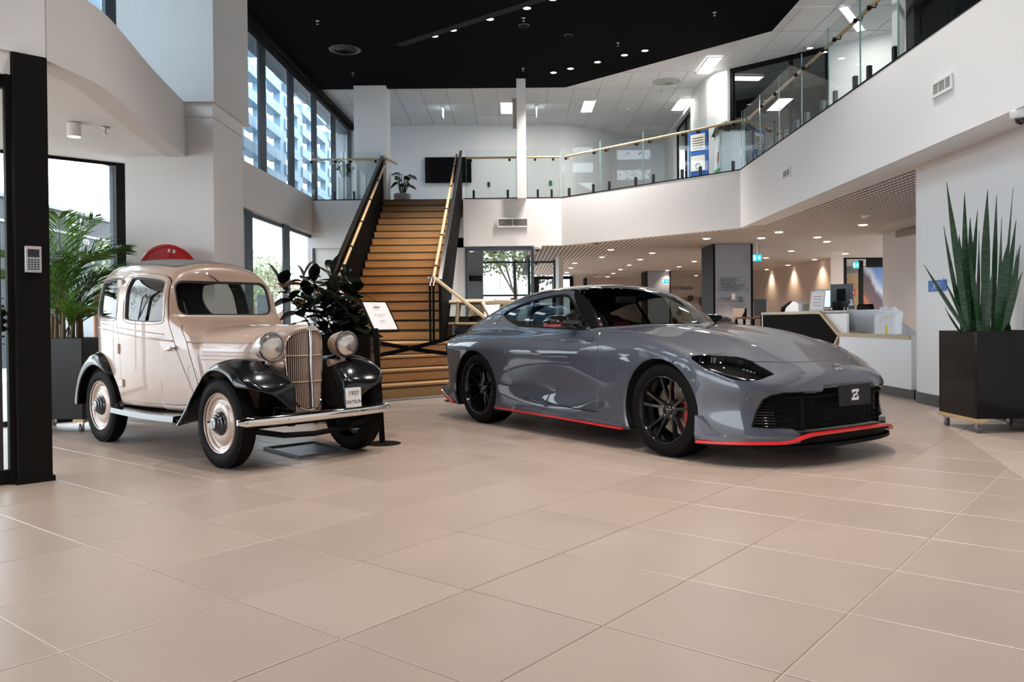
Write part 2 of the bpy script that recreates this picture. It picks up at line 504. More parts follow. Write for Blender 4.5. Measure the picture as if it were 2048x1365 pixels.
# plain white margin between wall window and perforated field
m = MB(); m.prism([(0.42, 18.9), (1.45, 18.9), (2.0, 19.4), (0.8, 19.45), (0.62, 22.2), (0.42, 22.2)], ZS - 0.002, ZS + 0.03)
struct('ceiling_margin', m, WHITE)

# black lid over the double-height hall
m = MB(); m.prism([(-5.6, -9), (4.75, -9), (4.85, 15.27), (1.27, 18.85), (-4.75, 18.85)], ZB, ZB + 0.12)
struct('ceiling', m, BLACKC)
# suspended tile ceiling of the upper floor: individual panels in a grid
CT = mat('mineral_fibre_tile', (0.74, 0.75, 0.75), 0.9, bump=0.1, bscale=400)
cgrid = struct('ceiling_upper', MB().box(-5, 14, 6, 26.5, ZC + 0.012, ZC + 0.05), mat('ceiling_grid_white', (0.72, 0.72, 0.72), 0.7))
pm = MB().bbox(-0.293, 0.293, -0.593, 0.593, -0.006, 0.012, 0.006)
pme = mesh_np('ceiling_panel', pm.v, pm.f); pme.materials.append(CT)
cnt = 0
for i in range(-8, 20):
    for k in range(-9, 7):
        x = -0.3 + 0.3 + 0.6 * i; y = 19.29 + 0.62 + 1.24 * k
        if x < -4.7 or x > 9 or y < 8 or y > 25: continue
        if y < 18.4 and x < 4.4: continue
        if y < 18.4 and x + y < 19.6: continue
        px = 1024 + 1648 * x / y; py_ = 640 - 1648 * 5.39 / y
        if not (-60 < px < 2120 and py_ > -120): continue
        o = bpy.data.objects.new('ceiling_panel', pme); COL.objects.link(o); o.location = (x, y, ZC); o.parent = cgrid; cnt += 1
# ---- upper floor walls
m = MB(); ribbon(m, smooth_poly([(-4.9, 22.8), (1.0, 22.8), (1.7, 22.85), (2.6, 23.6), (3.2, 24.4), (4.8, 24.6)], 2), L1, ZC + .02, 0.15, 1)
struct('wall_back_upper', m, WHITE)
m = MB(); ribbon(m, [(4.72, 24.6), (4.66, 23.0)], L1, ZC + .02, 0.12, -1); ribbon(m, [(4.66, 23.0), (4.58, 20.4)], 6.28, ZC + .02, 0.12, -1)
ribbon(m, [(4.58, 20.4), (4.54, 19.8), (4.50, 19.2), (4.52, 18.5), (4.62, 18.15), (4.79, 17.9)], L1, ZC + .02, 0.12, -1)
struct('wall_right_upper', m, WHITE)
m = MB(); ribbon(m, [(6.35, 16.45), (9.5, 13.5)], L1, ZC + .02, 0.12, 1)
struct('wall_office_upper', m, WHITE)
# ---- white columns
m = MB().box(-3.51, -2.79, 18.55, 19.25, L1, ZC)
tag(obj('column', m, WHITE), 'broad square white column beside the head of the stairs', 'column', kind='structure')
m = MB().box(0.145, 0.345, 18.12, 18.32, L1 - .02, ZB)
tag(obj('column', m, WHITE), 'slim white post on the balcony edge right of the stairs', 'column', kind='structure')
# ---- left facade
def XL(Y): return -4.41 + 0.03 * (Y - 18.4)
m = MB(); ribbon(m, [(XL(9.3), 9.3), (XL(23), 23)], 2.97, 3.77, 0.36, 1)
struct('wall_left', m, mat('off_white_paint', (0.74, 0.71, 0.69), 0.75))
m = MB(); ribbon(m, [(XL(-9), -9), (XL(9.3), 9.3)], 2.97, 3.77, 0.36, 1)
struct('wall_left_near', m, WHITE)
FR = DARKFR
fr_low = thing('window_frame', 'grey framed ground floor glazing behind the rubber plant', 'window', (XL(16), 16, 0)); fr_low['kind'] = 'structure'; fr_low.name = 'window_1'
fr_up = thing('window_frame', 'tall grey framed upper glazing facing the sunshade', 'window', (XL(16), 16, 3.77)); fr_up['kind'] = 'structure'; fr_up.name = 'window_2'
ys = [14.15 + 2.2 * k for k in range(-2, 5)]
for y in ys:
    x = XL(y); obj('mullion', MB().bbox(x - 0.075, x - 0.03, y, y + 0.44, 0, 2.955, .004), FR, fr_low)
for a, b in zip(ys[:-1], ys[1:]):
    obj('pane', MB().quad((XL(a) - .09, a + .42, 0.08), (XL(b) - .09, b + .02, 0.08), (XL(b) - .09, b + .02, 2.9), (XL(a) - .09, a + .42, 2.9)), GLASS, fr_low)
m = MB(); ribbon(m, [(XL(9.6), 9.6), (XL(23), 23)], 2.88, 2.945, 0.06, 1)
for p in range(len(m.v)): m.v[p] = (m.v[p][0] - .06, m.v[p][1], m.v[p][2])
obj('head', m, FR, fr_low)
m = MB(); ribbon(m, [(XL(9.6), 9.6), (XL(23), 23)], 0.0, 0.09, 0.06, 1)
for p in range(len(m.v)): m.v[p] = (m.v[p][0] - .06, m.v[p][1], m.v[p][2])
obj('sill', m, FR, fr_low)
yu = [14.96 + 1.78 * k for k in range(-13, 5)]
for y in yu:
    x = XL(y); obj('mullion', MB().bbox(x - 0.065, x - 0.02, y, y + 0.40, 3.77, 6.12, .004), FR, fr_up)
for a, b in zip(yu[:-1], yu[1:]):
    obj('pane', MB().quad((XL(a) - .09, a + .38, 3.78), (XL(b) - .09, b + .02, 3.78), (XL(b) - .09, b + .02, 6.1), (XL(a) - .09, a + .38, 6.1)), GLASSB, fr_up)
m = MB(); ribbon(m, [(XL(-9), -9), (XL(22.3), 22.3)], 6.06, 6.31, 0.34, 1)
obj('head', m, mat('black_head', (0.02, 0.022, 0.025), 0.3), fr_up)
m = MB(); ribbon(m, [(XL(-9) + .1, -9), (XL(22.7) + .1, 22.7)], 6.20, 6.30, 0.12, 1)
obj('blind_box', m, BLACK, fr_up)
# end wall strip past the upper glazing
m = MB(); ribbon(m, [(XL(22.4) - .5, 22.45), (XL(22.4) + .02, 22.45), (XL(22.4) + .02, 22.9)], L1, ZC, 0.1, 1)
struct('wall_left_end', m, WHITE)

# ---- left column with its cladding
m = MB().box(-3.97, -3.06, 8.5, 9.44, 0, 3.115); m.box(-3.955, -3.075, 8.515, 9.43, 3.115, 3.13); m.box(-3.97, -3.06, 8.5, 9.44, 3.13, 3.30)
tag(obj('column', m, WHITE), 'wide white column behind the beige vintage car', 'column', kind='structure')
m = MB().box(-4.01, -3.025, 8.44, 9.56, 3.27, ZB); m.box(-4.06, -4.012, 8.6, 9.5, 3.27, ZB)
tag(obj('column_cladding', m, GREYCL), 'speckled grey panel cladding round the upper column', 'cladding', kind='structure')
# ---- vestibule bulkhead (curved band), its soffit, entrance wall and post
band = smooth_poly([(-3.0, 5.36), (-2.97, 5.6), (-2.93, 5.95), (-3.01, 6.45), (-3.17, 7.29), (-3.34, 8.52)], 2)
BANDM = mat('band_paint', (0.70, 0.675, 0.665), 0.75)
m = MB(); ribbon(m, band, 2.72, 3.27, 0.2, 1)
struct('wall_vestibule_band', m, BANDM, smooth=False)
e = Vector((-0.72, -0.694, 0)).normalized(); en = Vector((e.y, -e.x, 0))   # door plane runs along e from the post; en points outdoors
if en.y < 0: en = -en
PF = Vector((-2.994, 5.332, 0))
m = MB(); _pl = [(p[0] - .02, p[1]) for p in band] + [(-3.95, 8.52), (-4.15, 8.89), (-6.6, 6.7), (-5.4, 2.8), (-3.1, 5.22)]
for i in range(len(_pl)):
    q, r = _pl[i], _pl[(i + 1) % len(_pl)]; m.prism([(-4.4, 6.6), q, r], 2.728, 2.80)
struct('ceiling_vestibule', m, WHITE)
a = PF + e * 0.2; b2 = PF + e * 4
m = MB(); ribbon(m, [(a.x, a.y), (b2.x, b2.y)], 2.58, ZB, 0.14, -1); ribbon(m, [(PF.x, PF.y), (a.x, a.y)], 2.725, ZB, 0.14, -1)
struct('wall_entrance', m, mat('entrance_paint', (0.76, 0.755, 0.75), 0.75))
# post: black, with foot plate
Mp = frame_m(PF, e, (0, 0, 1))     # local x along the door plane away from the post, y up, z = horizontal normal
post = thing('door_post', 'thick black door post with a keypad, at the entrance', 'post', PF)
sgn = 1 if (Mp.to_3x3() @ Vector((0, 0, 1))).dot(en) > 0 else -1
def zb(a, b): return (min(sgn * a, sgn * b), max(sgn * a, sgn * b))
z0_, z1_ = zb(-0.035, 0.19)
obj('shaft', MB().bbox(0.0, 0.195, 0.0, 2.72, z0_, z1_, 0.004, Mp), BLACK, post)
z0_, z1_ = zb(-0.05, 0.2)
obj('foot_plate', MB().box(-0.012, 0.21, 0, 0.035, z0_, z1_, Mp), BLACK, post)
# sliding glass door
door = thing('door_1', 'glass sliding entrance door with black dot pattern', 'door', PF + e * .3); door['kind'] = 'structure'
z0_, z1_ = zb(0.0, 0.06)
obj('stile', MB().box(0.2, 0.232, 0.0, 2.58, z0_, z1_, Mp), BLACK, door)
z0_, z1_ = zb(0.03, 0.08)
obj('stile', MB().box(0.262, 0.30, 0.0, 2.52, z0_, z1_, Mp), mat('door_stile', (.03, .03, .032), .3, .4), door)
obj('bottom_rail', MB().box(0.20, 1.6, 0.0, 0.09, z0_, z1_, Mp), BLACK, door)
obj('top_rail', MB().box(0.20, 1.6, 2.5, 2.60, z0_, z1_, Mp), BLACK, door)
zc = sgn * 0.055
obj('glass', MB().add([Mp @ Vector(p) for p in ((0.23, 0.09, zc), (1.6, 0.09, zc), (1.6, 2.5, zc), (0.23, 2.5, zc))], [(0, 1, 2, 3)]), GLASS, door)
dm = MB(); zc = sgn * 0.045
for k in range(-9, 10):
    for q in range(0, 14):
        rr = 0.013 * (1 - abs(k) / 10.0)
        x_ = 0.25 + q * 0.034 + (k % 2) * .017; y_ = 1.03 + k * 0.024
        if abs(k) < 3: rr = .019
        if rr < 0.003: continue
        dm.add([Mp @ Vector((x_ + rr * math.cos(t), y_ + rr * math.sin(t), zc)) for t in (2 * PI * i / 10 for i in range(10))], [tuple(range(10))])
obj('dot_pattern', dm, BLACK, door, kind='stuff')
# glazed screen behind the palm
w0, w1 = Vector((-4.15, 8.89, 0)), Vector((-6.6, 6.7, 0))
wn = thing('window_3', 'black framed glass screen behind the potted palm', 'window', (w0 + w1) / 2); wn['kind'] = 'structure'
dd = (w1 - w0).normalized(); nn = Vector((-dd.y, dd.x, 0))
Mw = frame_m(w0, dd, (0, 0, 1)); LW = (w1 - w0).length
obj('jamb', MB().box(-0.02, 0.10, 0, 2.725, -0.02, 0.02, Mw), BLACK, wn)
obj('jamb', MB().box(LW - .1, LW, 0, 2.72, -0.05, 0.05, Mw), BLACK, wn)
obj('head', MB().box(0.1, LW - .1, 2.695, 2.726, -0.012, 0.012, Mw), BLACK, wn)
obj('sill', MB().box(0.1, LW - .1, 0.0, 0.05, -0.04, 0.04, Mw), BLACK, wn)
obj('pane', MB().add([Mw @ Vector(p) for p in ((0.1, .05, 0), (LW - .1, .05, 0), (LW - .1, 2.70, 0), (.1, 2.70, 0))], [(0, 1, 2, 3)]), GLASS, wn)

# ---- right wall beneath the balcony, with kick board
rw = smooth_poly([(5.2, 9.95), (4.95, 9.9), (4.74, 9.72), (4.70, 9.4), (4.70, 8.0)], 2) + [(4.70, -9.0)]
m = MB(); ribbon(m, rw, 0.0, ZS + .02, 0.3, 1)
struct('wall_right', m, WHITE)
m = MB(); ribbon(m, [(p[0] - .012, p[1]) for p in rw], 0.0, 0.13, 0.02, 1)
struct('baseboard_right', m, mat('dark_vinyl_skirting', (0.03, 0.028, 0.027), 0.4))
# ---- ground floor back walls
m = MB(); ribbon(m, [(9.58, 36), (9.56, 24.5), (9.82, 24.5)], 0, ZS + .2, 0.12, -1)
struct('wall_reception', m, WARM)
m = MB().box(2.5, 9.7, 35.0, 35.2, 0, ZS + .2)
struct('wall_back', m, WARM)
m = MB().box(7.88, 8.1, 9.5, 17.5, 0, ZS + .2)
struct('wall_reception_end', m, mat('cool_white', (.70, .71, .72), .75))
m = MB().box(-1.36, -1.03, 18.40, 18.6, 0, ZLIP + .2); m.box(-1.36, 0.5, 18.40, 18.6, 2.63, ZLIP + .2)
struct('wall_stair', m, WHITE)
m = MB().box(-4.6, -1.36, 18.6, 18.75, 0, ZLIP + .3)
struct('wall_under_balcony', m, WHITE)
# black panel block at the upper right, with the white end strip
m = MB().box(4.42, 4.55, -9.0, 9.22, L1, ZB); 
struct('wall_screen_upper', m, mat('gloss_black_panel', (0.008, 0.009, 0.011), 0.12))
m = MB().box(4.33, 4.41, 9.22, 9.36, L1, ZB)
struct('trim_2', m, WHITE)

# wall behind the photographer
struct('wall_front', MB().box(-5.6, 5.0, -9.2, -9.0, 0, ZB), mat('rear_wall_grey', (.20, .20, .21), .8))

# unseen slab added to hold back sky light at the entrance
struct('sky_blocker', MB().box(-9.0, -5.05, -9, 3.5, 3.30, 3.55), mat('blocker_grey', (.5, .5, .5), .8))
# ================================================================== staircase
RI, GO = 0.1685, 0.275
st = thing('staircase', 'wide oak staircase with black slatted sides rising to the upper floor', 'staircase', (-1.96, 13.0, 0))
DK = mat('stair_shadow_gap', (0.02, 0.014, 0.01), 0.8)
SX0, SX1 = -2.82, -1.16
for k in range(18):
    z = L1 - k * RI; y = 18.36 - k * GO
    obj('riser', MB().bbox(SX0, SX1, y, y + 0.02, z - RI + 0.020, z - 0.001, 0.003), OAK, st)
    obj('nosing_dark_line', MB().box(SX0 + .005, SX1 - .005, y - .004, y + .03, z - .018, z + .0005), DK, st)  # solid black strip standing in for the dark line under each nosing
    if k: obj('tread', MB().bbox(SX0, SX1, y + 0.02, y + GO + 0.01, z - 0.04, z - 0.0015, 0.003), OAK, st)
    if k == 0: obj('tread', MB().bbox(SX0, SX1, y + 0.02, y + 0.24, z - 0.04, z + 0.002, 0.003), OAK, st)
gp = MB()
for k in range(18):
    z = L1 - k * RI; y = 18.36 - k * GO
    gp.box(SX0 - .01, SX1 + .01, y + 0.012, y + 0.05, z - RI - .0, z - RI + 0.021)
obj('shadow_gap', gp, DK, st)
# solid soffit under the flight
obj('soffit', MB().add([(SX0 - .02, 13.69, 0.3), (SX1 + .02, 13.69, 0.3), (SX1 + .02, 18.5, 3.25), (SX0 - .02, 18.5, 3.25), (SX0 - .02, 13.69, 0.66), (SX1 + .02, 13.69, 0.66), (SX1 + .02, 18.5, 3.60), (SX0 - .02, 18.5, 3.60)],
    [(0, 1, 2, 3), (0, 3, 7, 4), (1, 5, 6, 2), (0, 4, 5, 1)]), BLACK, st)
# lower flight, turned towards the hall
A_ = Vector((0.769, 0.64, 0)); D_ = Vector((0.64, -0.769, 0)); F_ = Vector((-1.742, 10.574, 0)); GL = 0.385
def lowpt(n, s): return F_ - D_ * ((n - 1) * GL) + A_ * s
def right_s(n, xr): return (xr - lowpt(n, 0).x) / A_.x
XR = {1: -0.905, 2: -0.895, 3: -0.875, 4: -1.02}
for n in range(1, 5):
    z = n * RI
    l, r = lowpt(n, -1.75), lowpt(n, right_s(n, XR[n]))
    if n < 4: l2, r2 = lowpt(n + 1, -1.75), lowpt(n + 1, right_s(n + 1, XR[n]))
    back = D_ * -0.02
    obj('riser', MB().prism([(l.x, l.y), (r.x, r.y), (r.x + back.x, r.y + back.y), (l.x + back.x, l.y + back.y)], z - RI + (0.013 if n > 1 else 0.001), z - 0.034), OAK, st)
    nose = D_ * 0.018
    if n < 4: pl = [(l.x + nose.x, l.y + nose.y), (r.x + nose.x, r.y + nose.y), (r2.x, r2.y), (l2.x, l2.y)]
    else: pl = [(l.x + nose.x, l.y + nose.y), (r.x + nose.x, r.y + nose.y), (-1.02, 13.70), (-3.4, 13.70), (l.x, 13.70)]
    obj('tread' if n < 4 else 'landing', MB().prism(pl, z - 0.026, z), OAK, st)
    o1 = D_ * .010
    obj('nosing_dark_line', MB().prism([(l.x + o1.x, l.y + o1.y), (r.x + o1.x, r.y + o1.y), (r.x + back.x, r.y + back.y), (l.x + back.x, l.y + back.y)], z - .040, z - .026), DK, st)
    q = [(l.x + back.x, l.y + back.y), (r.x + back.x, r.y + back.y)] + ([(XR[n], 13.68), (l.x, 13.68)])
    obj('carcass', MB().prism(q, max(0.001, z - RI), z - 0.033), mat('dark_stain', (.035, .02, .012), .5), st)
# balustrade sides
def ztop(Y): return 1.865 + (Y - 13.35) * 0.5496
def znose(Y): return L1 + (Y - 18.36) * RI / GO
for nm, X, y0, y1 in (('balustrade', -2.88, 13.33, 18.98), ('balustrade', -1.13, 13.0, 18.85)):
    sl = MB(); y = y0
    while y < y1:
        zb_ = max(0.64, znose(y) - 0.33); zb_ = min(zb_, 3.36)
        sl.box(X - 0.022, X + 0.022, y, y + 0.022, zb_, ztop(y) - 0.01); y += 0.048
    b = obj(nm, sl, mat('black_slat', (0.010, 0.0095, 0.009), 0.6, spec=.05), st, kind='stuff')
    cap = MB(); cap.add([(X - .03, y0 - .02, ztop(y0 - .02)), (X + .03, y0 - .02, ztop(y0 - .02)), (X + .03, y1, ztop(y1)), (X - .03, y1, ztop(y1)),
             (X - .03, y0 - .02, ztop(y0 - .02) - .045), (X + .03, y0 - .02, ztop(y0 - .02) - .045), (X + .03, y1, ztop(y1) - .045), (X - .03, y1, ztop(y1) - .045)],
             [(0, 1, 2, 3), (4, 7, 6, 5), (0, 4, 5, 1), (1, 5, 6, 2), (2, 6, 7, 3), (3, 7, 4, 0)])
    obj('cap_rail', cap, mat('black_cap', (0.02, 0.02, 0.022), 0.25), st)
    core = MB()
    core.add([(X - .006, y0, max(0.64, znose(y0) - .3)), (X - .006, y1, 3.38), (X - .006, y1, ztop(y1) - .02), (X - .006, y0, ztop(y0) - .02)], [(0, 1, 2, 3)])
    core.v = [(X, y0, .66), (X, 13.9, .66), (X, 18.4, 3.38), (X, y1, 3.38), (X, y1, ztop(y1) - .02), (X, y0, ztop(y0) - .02)]; core.f = [(0, 1, 2, 3, 4, 5)]
    obj('backing_sheet', core, mat('dark_bronze_sheet', (0.010, 0.008, 0.007), 0.6, spec=.05), st)
# handrails
def rail(pts, bands):
    h = obj('handrail', MB().tube(pts, 0.026, 12), OAKR, st, smooth=True)
    P = [Vector(p) for p in pts]
    bm_ = MB()
    for t in bands:
        p = P[0] + (P[1] - P[0]) * t; d = (P[1] - P[0]).normalized()
        obj('rail_sleeve', MB().cyl(p - d * .03, p + d * .03, 0.030, 12), BLACK, h, smooth=True)
    return h
rail([(-2.78, 13.1, 1.62), (-2.78, 18.6, 4.67), (-2.65, 19.2, 4.66)], [.02, .22, .4, .58, .76, .93])
rail([(-1.225, 12.98, 1.69), (-1.225, 18.8, 4.78)], [.06, .26, .46, .66, .86])
rail([(-1.225, 12.96, 1.69), (-0.36, 11.92, 1.02), (-0.2, 11.73, 0.95)], [])
rail([(-2.78, 13.08, 1.60), (-1.98, 10.9, 0.98)], [.5])
obj('rail_elbow', MB().bbox(-1.31, -1.20, 12.93, 13.0, 1.655, 1.70, .01), mat('grey_elbow', (.35, .36, .37), .35, .6), st)
for X in (-1.245, -1.192):
    obj('newel_post', MB().cyl((X, 12.55, 0.674), (X, 12.55, 1.54), 0.019, 10), BLACK, st, smooth=True)
    obj('newel_pin', MB().cyl((X, 12.55, 1.54), (X + .01, 12.75, 1.66), 0.006, 8), STEEL, st)
# ================================================================== drainage grate strip before the stairs
gr = thing('floor_grate', 'metal grate strip in the floor before the lowest step', 'grate', (-1.2, 10.7, 0))
g0 = F_ + D_ * 0.32; m = MB()
obj('tray', MB().prism([tuple((g0 + A_ * s + D_ * o)[:2]) for s, o in ((-1.4, .02), (1.5, .02), (1.5, -.24), (-1.4, -.24))], 0.0005, 0.0012), mat('grate_void', (.02, .018, .016), .8), gr)
s = -1.38
while s < 1.48:
    p = [tuple((g0 + A_ * (s + ds + o * .35) + D_ * -o)[:2]) for ds, o in ((0, 0), (.013, 0), (.013, .22), (0, .22))]
    m.prism(p, 0.0015, 0.006); s += 0.032
for o in (0.0, .07, .14, .21):
    m.prism([tuple((g0 + A_ * s + D_ * -(o + w))[:2]) for s, w in ((-1.4, 0), (1.5, 0), (1.5, .012), (-1.4, .012))], 0.001, 0.006)
obj('bars', m, mat('grate_metal', (.42, .40, .38), .45, .5), gr, kind='stuff')
# ================================================================== upper glass balustrade
def on_line(px, a, b):
    a = Vector((a[0], a[1], 0)); b = Vector((b[0], b[1], 0)); k = (px - CX) / FPX
    # x = k*y on a + t(b-a)
    d = b - a; t = (k * a.y - a.x) / (d.x - k * d.y); return a + d * t
ZG0, ZG1 = L1 + 0.03, L1 + 1.09
BG = glass('balustrade_glass', (0.93, 0.975, 0.965), 1.0)
EDGE = mat('green_glass_edge', (0.16, 0.30, 0.27), 0.15)
def balu(label, segs, loc, cat='balustrade'):
    t = thing('glass_balustrade', label, cat, loc)
    for (a, b, joints, spig, rails) in segs:
        A0 = Vector((a[0], a[1], 0)); B0 = Vector((b[0], b[1], 0)); d = (B0 - A0).normalized(); n = Vector((-d.y, d.x, 0))
        if n.y < 0 and abs(n.y) > .3: n = -n
        if abs(n.y) <= .3 and n.x < 0: n = -n
        js = [A0 + n * .07 if j is None else on_line(j, A0 + n * .07, B0 + n * .07) for j in joints[:-1]]
        js.append(B0 + n * .07 if joints[-1] is None else on_line(joints[-1], A0 + n * .07, B0 + n * .07))
        for p, q in zip(js[:-1], js[1:]):
            g = .008; u = (q - p).normalized(); p_, q_ = p + u * g, q - u * g; o = n * .006
            pan = obj('glass_panel', MB().quad((p_.x, p_.y, ZG0), (q_.x, q_.y, ZG0), (q_.x, q_.y, ZG1), (p_.x, p_.y, ZG1)), BG, t)
            for e_ in (p_, q_):
                ed = MB()
                ed.box(-.004, .004, -.007, .007, ZG0, ZG1, frame_m((e_.x, e_.y, 0), u, (0, 1, 0)) if False else Matrix.Translation((e_.x, e_.y, 0)))
                obj('polished_edge', ed, EDGE, pan)
        for sx in spig:
            p = on_line(sx, A0 + n * .07, B0 + n * .07)
            M = frame_m((p.x, p.y, L1), d, n)
            obj('spigot', MB().bbox(-.024, .024, -.03, .03, 0, 0.20, .008, M), mat('black_spigot', (.012, .013, .015), .3), t)
        rz = L1 + 0.935
        h = obj('handrail', MB().tube([A0 + n * .16 + Vector((0, 0, rz)), B0 + n * .16 + Vector((0, 0, rz))], 0.024, 10), OAKR, t, smooth=True)
        for sx in rails:
            p = on_line(sx, A0 + n * .1, B0 + n * .1)
            k = obj('bracket', MB().tube([p + n * -.03 + Vector((0, 0, rz - .07)), p + n * .05 + Vector((0, 0, rz - .065)), p + n * .06 + Vector((0, 0, rz - .02))], 0.008, 6), BLACK, h)
            obj('bracket_disc', MB().cyl(p + n * -.045 + Vector((0, 0, rz - .07)), p + n * -.01 + Vector((0, 0, rz - .07)), 0.028, 12), BLACK, k)
    return t
balu('glass balustrade left of the stair head, before the tall potted plant', [((-4.45, 18.36), (-2.9, 18.36), [None, 691, None], [635, 672, 711], [627, 675, 705, 755])], (-3.6, 18.4, L1))
balu('glass balustrade between stairs and slim white post', [((-1.0, 18.34), (0.13, 18.31), [None, None], [950, 1018], [945, 1022])], (-.4, 18.4, L1))
balu('glass balustrade turning along the whole white balcony right of the slim post',
     [((0.36, 18.31), (1.12, 18.30), [None, 1122], [1078, 1105.6], [1073, 1109]),
      ((1.12, 18.30), (4.19, 15.06), [1127, 1203, 1289, 1382.6, None], [1140.6, 1189, 1220.7, 1273.6, 1308.8, 1366.4, 1402.7, 1468.4], [1136, 1192, 1216, 1276.6, 1303, 1370, 1400, 1472]),
      ((4.19, 15.06), (4.03, 7.06), [None, 1522.3, 1560.7, 1606, 1660, 1723.4, 1799, None], [1498.5, 1517.5, 1531.8, 1553.7, 1571, 1596.5, 1616.6, 1647.7, 1673, 1713, 1741, 1792.5], [1529, 1556, 1598, 1613, 1652, 1676, 1718, 1746])], (2.8, 16.6, L1))
# ================================================================== curved bodywork: implicit surfaces meshed on a grid, then trimmed into panels
def spl(xs,ys):
    # natural cubic spline, linear extrapolation
    x=np.array(xs,float);y=np.array(ys,float);n=len(x);h=np.diff(x)
    A=np.zeros((n,n));b=np.zeros(n);A[0,0]=A[-1,-1]=1
    for i in range(1,n-1):
        A[i,i-1]=h[i-1];A[i,i]=2*(h[i-1]+h[i]);A[i,i+1]=h[i]
        b[i]=6*((y[i+1]-y[i])/h[i]-(y[i]-y[i-1])/h[i-1])
    m=np.linalg.solve(A,b)
    def f(t):
        t=np.asarray(t,float);tc=np.clip(t,x[0],x[-1]);i=np.clip(np.searchsorted(x,tc)-1,0,n-2)
        a=(x[i+1]-tc)/h[i];c=1-a
        v=a*y[i]+c*y[i+1]+((a**3-a)*m[i]+(c**3-c)*m[i+1])*h[i]**2/6
        s0=(y[1]-y[0])/h[0]-h[0]*m[1]/6;s1=(y[-1]-y[-2])/h[-1]+h[-1]*m[-2]/6
        return v+np.where(t<x[0],(t-x[0])*s0,0)+np.where(t>x[-1],(t-x[-1])*s1,0)
    return f
def smax(a,b,k):
    h=np.clip(.5+.5*(a-b)/k,0,1);return b+(a-b)*h+k*h*(1-h)
def smin(a,b,k): return -smax(-a,-b,k)
def sstep(a,b,x):
    t=np.clip((x-a)/(b-a),0,1);return t*t*(3-2*t)
ga=lambda x,c,s:np.exp(-((x-c)/s)**2)
# ---- sports car, u forward from the rear axle, w=|v|, z up
zT=spl([-1.0,-.8,-.4,.2,.8,1.4,1.7,2.0,2.4,2.7,2.95,3.1,3.25,3.38,3.46,3.52],[.865,.895,.935,.937,.93,.945,.952,.950,.922,.871,.801,.746,.69,.635,.575,.50])
zD=spl([-1,-.5,0,.6,1.2,1.8,2.3,2.6,2.9,3.1,3.3,3.6],[.12,.085,.05,.035,.03,.04,.055,.065,.085,.12,.18,.2])
zW=spl([-1.0,-.85,-.6,-.25,0,.3,.7,1.2,1.6,2.0,2.35,2.6,2.85,3.0,3.2,3.5],[.80,.86,.915,.94,.945,.925,.893,.875,.877,.892,.925,.932,.918,.895,.855,.80])
zR=spl([-1.1,-.9,-.7,-.5,-.25,.1,.5,.8,1.1,1.32,1.59,1.75,1.9,2.1],[.88,.945,1.005,1.068,1.152,1.255,1.325,1.338,1.328,1.296,1.185,1.085,.975,.82])
zgb=spl([-1,-.6,-.2,.2,.6,1.0,1.4,1.8],[.50,.62,.70,.76,.79,.80,.80,.79])
zgt=spl([-1,-.6,-.2,.2,.6,1.0,1.4,1.8],[.34,.40,.46,.53,.57,.585,.59,.59])
def z_lower(u,w,z):
    T=zT(u)-zD(u)*np.clip(w/.85,0,2)**2.6+.018*ga(w,.42,.16)*sstep(1.7,2.2,u)*(1-sstep(2.9,3.25,u))
    W=zW(u)-.5*np.clip(z-.60,0,1)**2-.25*np.clip(.34-z,0,1)**2-.030*ga(u,1.15,.55)*ga(z,.40,.13)+.012*ga(z,.74,.07)*(1-sstep(1.5,2.4,u))
    N=3.475-.47*np.clip(w/.9,0,2)**3.6-.03*ga(z,.40,.11)*sstep(.35,.6,w)
    tl=-(.89-.22*np.clip(w/.85,0,2)**3+.10*ga(z,.93,.10)-.05*ga(z,.35,.25))
    f=smax(z-T,w-W,.10)
    f=smax(f,u-N,.10)
    f=smax(f,tl-u,.06)
    return smax(f,.15-z,.03)
def z_green(u,w,z):
    sh=.185*np.clip(w/.75,0,2)**2*sstep(.5,1.3,u)
    R=zR(u+sh)-.055*np.clip(w/.55,0,2)**2.2
    t=np.clip((z-.93)/.40,-.5,1.4)
    G=zgb(u)+(zgt(u)-zgb(u))*np.sign(t)*np.abs(t)**1.15
    f=smax(z-R,w-G,.11)
    return smax(f,.85-z,.02)
def z_body(u,v,z):
    w=np.abs(v);return smin(z_lower(u,w,z),z_green(u,w,z),.045)

